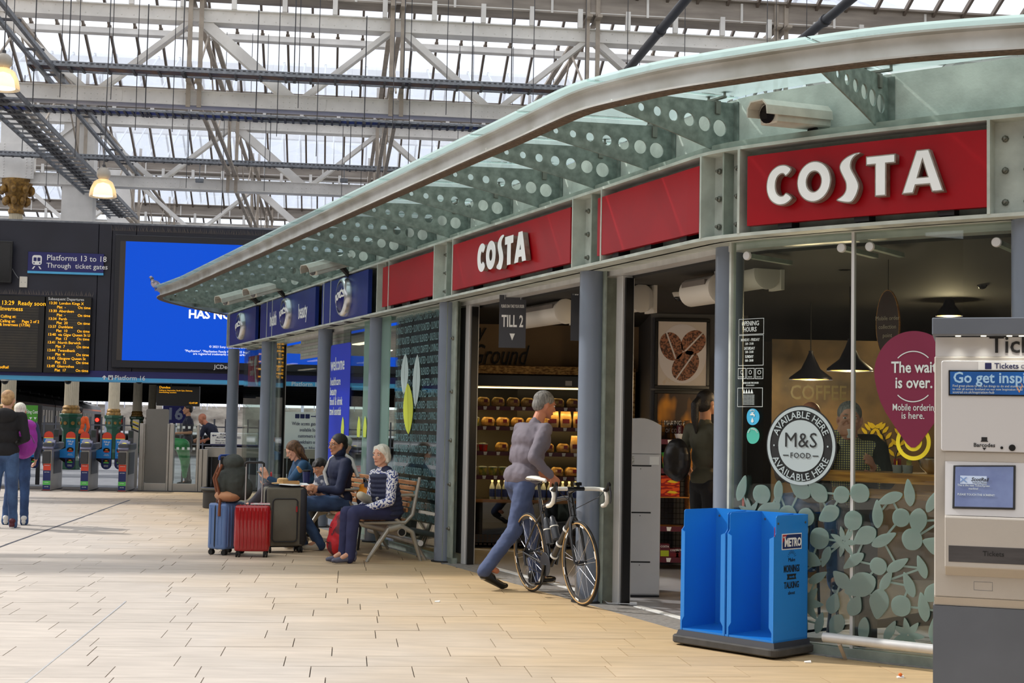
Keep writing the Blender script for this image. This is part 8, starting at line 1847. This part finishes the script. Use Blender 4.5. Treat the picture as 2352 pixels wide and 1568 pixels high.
def f5(mb):ell(mb,(0,0,.24),(.13,.17,.25));ell(mb,(-.08,0,.16),(.09,.14,.15));ell(mb,(-.02,0,.42),(.1,.14,.09))
q=Vector(c2.location);fdir=Vector((math.cos(math.radians(105)),math.sin(math.radians(105)),0))
pk=blob('purple_backpack','bright purple backpack with grey side pocket worn by the white-haired standing person','backpack',q-fdir*.22+Vector((.09,0,.87)),math.radians(118),f5,mat('magenta_nylon',(156,40,156),.55,var=.12,scale=5),part='pack_body',folds=.015)
mb=MB();ell(mb,(-.02,.12,.12),(.11,.07,.11));fuse(mb,'grey_pocket',mat('pocket_grey',(96,92,104),.8),pk,.011,3);mb=MB();mb.tube([(-.17,-.1,.2),(-.18,-.05,.30),(-.16,.08,.34)],.006,5);mb.tube([(.1,.08,.44),(.26,.09,.40),(.3,.1,.2),(.12,.1,.05)],.018,6);mb.build('straps',mat('pocket_grey'),pk)
# --- people inside the shop
J=standing();g=PY(1612,1200,12.5);J['wrR']=(.26,-.12,1.12);J['elR']=(.02,-.25,1.10)
w1,j,hd,k=figure('standing_person','dark-haired person in an olive top with a pink bag inside the narrow doorway',(g.x+.02,12.5,0),math.radians(35),J,mat('olive_top',(84,82,66),.8),mat('black_leggings',(28,28,32),.8),M_black,skin('tan'),M_hairb,'pony',.94,sleeves='short',vox=.009)
mb=MB();mb.beam((.0,-.30,.62),(.02,-.30,.98),.30,.10,up=(0,1,0));mb.build('pink_tote',mat('pink_tote',(216,120,130),.8,var=.1,scale=6),w1,bevel=.02);mb=MB();mb.tube([(-.1,-.28,.95),(-.03,-.22,1.40),(.08,-.24,1.3),(.12,-.3,.97)],.012,6);mb.build('pink_strap',mat('pink_tote'),w1,smooth=60)
def f6(mb):ell(mb,(0,0,.16),(.10,.15,.19));ell(mb,(.04,0,.08),(.06,.12,.08))
blob('black_backpack','black leather backpack worn by the person in the olive top','backpack',Vector(w1.location)+Vector((-.25,-.05,.98)),math.radians(215),f6,mat('black_leather',(30,30,34),.35),part='pack_body')
s_c=FS(1948,1080,1.10)[0]
J=seated(.78,.06,.10,.40,.28);J['wrR']=(.28,-.08,1.40);J['elR']=(.22,-.22,1.22);J['wrL']=(.36,.16,1.17);J['anL']=(.25,.09,.42);J['anR']=(.25,-.09,.42);J['neck']=(.08,0,1.34);J['head']=(.13,0,1.495);J['shL']=(.06,.18,1.29);J['shR']=(.06,-.18,1.29);J['pel']=(0,0,.87)
M_check=mat('yellow_check_shirt',(206,196,128),.8)
def check_nodes(m):
 nt=m.node_tree;b=nt.nodes['Principled BSDF'];tc=nt.nodes.new('ShaderNodeTexCoord');sp_=nt.nodes.new('ShaderNodeSeparateXYZ');nt.links.new(tc.outputs['Object'],sp_.inputs[0]);outs=[]
 for ax,fr in((1,400),(2,400)):
  a=nt.nodes.new('ShaderNodeMath');a.operation='MULTIPLY';a.inputs[1].default_value=fr;nt.links.new(sp_.outputs[ax],a.inputs[0]);c=nt.nodes.new('ShaderNodeMath');c.operation='SINE';nt.links.new(a.outputs[0],c.inputs[0]);g_=nt.nodes.new('ShaderNodeMath');g_.operation='GREATER_THAN';g_.inputs[1].default_value=.55;nt.links.new(c.outputs[0],g_.inputs[0]);outs.append(g_)
 mx=nt.nodes.new('ShaderNodeMath');mx.operation='MAXIMUM';nt.links.new(outs[0].outputs[0],mx.inputs[0]);nt.links.new(outs[1].outputs[0],mx.inputs[1])
 cm=nt.nodes.new('ShaderNodeMix');cm.data_type='RGBA';cm.inputs[6].default_value=tuple(lin(v)for v in(212,202,130))+(1,);cm.inputs[7].default_value=tuple(lin(v)for v in(52,62,92))+(1,);nt.links.new(mx.outputs[0],cm.inputs[0]);nt.links.new(cm.outputs[2],b.inputs['Base Color'])
check_nodes(M_check)
w=FW((s_c,1.12,0));rzd=math.atan2(-w[1],-w[0])
dk,j,hd,k=figure('drinking_person','grey-haired person in a yellow check shirt drinking behind the corner window',w,rzd,J,M_check,M_jean,M_black,skin('ruddy',(206,150,126)),M_hairg,'short',1.05,head_f=(1,.02,0),hands=({'curl':.3},{'d':(-.05,.9,.3),'pn':(-1,0,0),'curl':.7,'side':1}),brow=(150,146,140),wide=1.05,vox=.0065)
mb=MB()
for sd in(-1,1):cap(mb,V(.05,sd*.19,1.29),V(.20,sd*.24,1.08),.075,.065);ell(mb,V(-.02,sd*.15,1.05),(.13,.07,.27));
cap(mb,V(.02,.16,1.34),V(.02,-.16,1.34),.06,.06);cap(mb,V(.2,-.24,1.08),V(.22,-.10,1.3),.05,.04);ell(mb,V(-.07,0,1.05),(.09,.2,.28));fuse(mb,'dark_jacket',mat('dark_olive_jacket',(48,50,46),.85),dk,.011,4,.012)
t=thing('paper_cup','small pale cup raised to the drinking person\'s mouth','cup',Vector(w)+Vector((math.cos(rzd),math.sin(rzd),0))*.27+V(0,0,1.368),rzd);mb=MB();mb.lathe([(.018,0),(.024,.05),(.024,.055)],18);mb.build('cup_wall',M_cwhite,t,smooth=40);mb=MB();mb.lathe([(.026,.055),(.026,.06),(.02,.062)],18);mb.build('lid',M_white,t,smooth=40)
t=thing('bar_stool','dark bar stool under the drinking person','stool',w,rzd);mb=MB();mb.lathe([(.17,.74),(.18,.77),(.17,.79)],24);mb.build('seat',M_dark,t,smooth=40)
for a_ in range(4):mb=MB();an_=PI/4+a_*PI/2;mb.tube([(.1*math.cos(an_),.1*math.sin(an_),.74),(.2*math.cos(an_),.2*math.sin(an_),.004)],.012,8);mb.build('leg',M_dark,t)
J=seated(.78,0,.10,.40,.28);J['wrL']=(.36,.16,1.17);J['wrR']=(.36,-.16,1.17);J['neck']=(.04,0,1.36);J['head']=(.06,0,1.52);J['shL']=(.02,.18,1.31);J['shR']=(.02,-.18,1.31);J['pel']=(0,0,.87);J['anL']=(.25,.09,.42);J['anR']=(.25,-.09,.42)
q=PY(1868,950,10.9);bd,j,hd,k=figure('bald_person','bald person in jeans on a stool half hidden by the round sticker',(q.x,10.9,0),math.radians(100),J,mat('brown_jumper',(66,50,44),.85),M_jean,M_black,skin('weathered'),None,None,1.0,vox=.009)
t=thing('bar_stool','dark bar stool under the bald person','stool',(q.x,10.9,0),.3);mb=MB();mb.lathe([(.17,.74),(.18,.77),(.17,.79)],24);mb.build('seat',M_dark,t,smooth=40)
for a_ in range(4):mb=MB();an_=PI/4+a_*PI/2;mb.tube([(.1*math.cos(an_),.1*math.sin(an_),.74),(.2*math.cos(an_),.2*math.sin(an_),.004)],.012,8);mb.build('leg',M_dark,t)
# --- staff at the gateline
J=standing();J['wrL']=(.26,.05,1.12);J['wrR']=(.26,-.05,1.12);q=PY(431,1000,31.2)
figure('staff_person','dark-haired staff member in a navy polo behind the glass gate leaf',(q.x,31.2,0),math.radians(200),J,mat('navy_polo',(34,36,54),.8),M_dark,M_black,skin('tan'),M_hairb,'short',1.0,sleeves='short',vox=.012)
J=standing();J['neck']=(.25,0,1.30);J['head']=(.40,0,1.44);J['shL']=(.22,.19,1.26);J['shR']=(.22,-.19,1.26);J['wrL']=(.42,.2,1.0);J['wrR']=(.42,-.2,1.0);J['elL']=(.3,.26,1.05);J['elR']=(.3,-.26,1.05);q=PY(508,1000,30.6)
figure('staff_person','bald staff member in navy leaning on the gateline counter',(q.x,30.3,0),math.radians(160),J,mat('navy_polo'),M_dark,M_black,skin('weathered'),None,None,1.0,sleeves='short',vox=.012)
J=standing();q=PY(182,1000,44);figure('worker_person','worker in an orange vest beyond the first green-based column',(q.x,44,0),2.0,J,mat('hi_vis_orange',(240,96,30),.6),M_dark,M_black,skin('tan'),M_hairb,'short',1.0,vox=.014)
# green bag hanging behind the glass gate
q=PY(412,1060,30.6);t=thing('green_sack','crumpled green plastic sack hung behind the glass gate leaf','sack',(q.x,30.6,.16),0);mb=MB();chain(mb,[V(-.1,0,.75),V(.05,0,.7),V(.12,0,.4),V(.12,0,.05)],[.12,.16,.11,.05]);fuse(mb,'sack_skin',mat('green_plastic',(30,140,70),.35),t,.014,3,.03)
t2=thing('sack_stand','dark stand holding the green sack','stand',(q.x+.02,30.75,0),0);mb=MB();mb.tube([(0,.05,0),(0,.05,.95)],.02,8);mb.box(-.2,.2,-.05,.12,0,.03);mb.box(-.2,.1,-.02,.1,.93,.96);mb.build('stand_frame',M_dark,t2)
# pigeon on the canopy edge
q=edge_at(stations[0][1]*.62);q=PY(361,655,24.4);t=thing('pigeon','grey pigeon perched on the far tip of the canopy','pigeon',(q.x-.02,24.4,3.62),math.radians(160));K_=.8
mb=MB();ell(mb,V(0,0,.13)*K_,(.14*K_,.075*K_,.085*K_),(.9,0,.5));cap(mb,V(.08,0,.2)*K_,V(.12,0,.27)*K_,.04*K_,.028*K_);ell(mb,V(.135,0,.295)*K_,(.036*K_,.028*K_,.03*K_));cap(mb,V(-.1,0,.08)*K_,V(-.22,0,.01)*K_,.035*K_,.02*K_);cap(mb,V(0,.02,.06)*K_,V(.01,.02,.0)*K_,.012,.008);cap(mb,V(0,-.02,.06)*K_,V(.01,-.02,.0)*K_,.012,.008)
fuse(mb,'body',mat('pigeon_grey',(168,158,168),.7,rgb2=(92,92,108),scale=9,lo=.42,hi=.5),t,.007,2);mb=MB();cap(mb,V(.165,0,.29)*K_,V(.195,0,.28)*K_,.007,.003);mb.build('beak',M_black,t)
mb=MB();ell(mb,V(.11,0,.255)*K_,(.037*K_,.034*K_,.05*K_),(.8,0,.5));mb.build('dark_neck',mat('pigeon_neck',(60,70,84),.5),t,smooth=60)
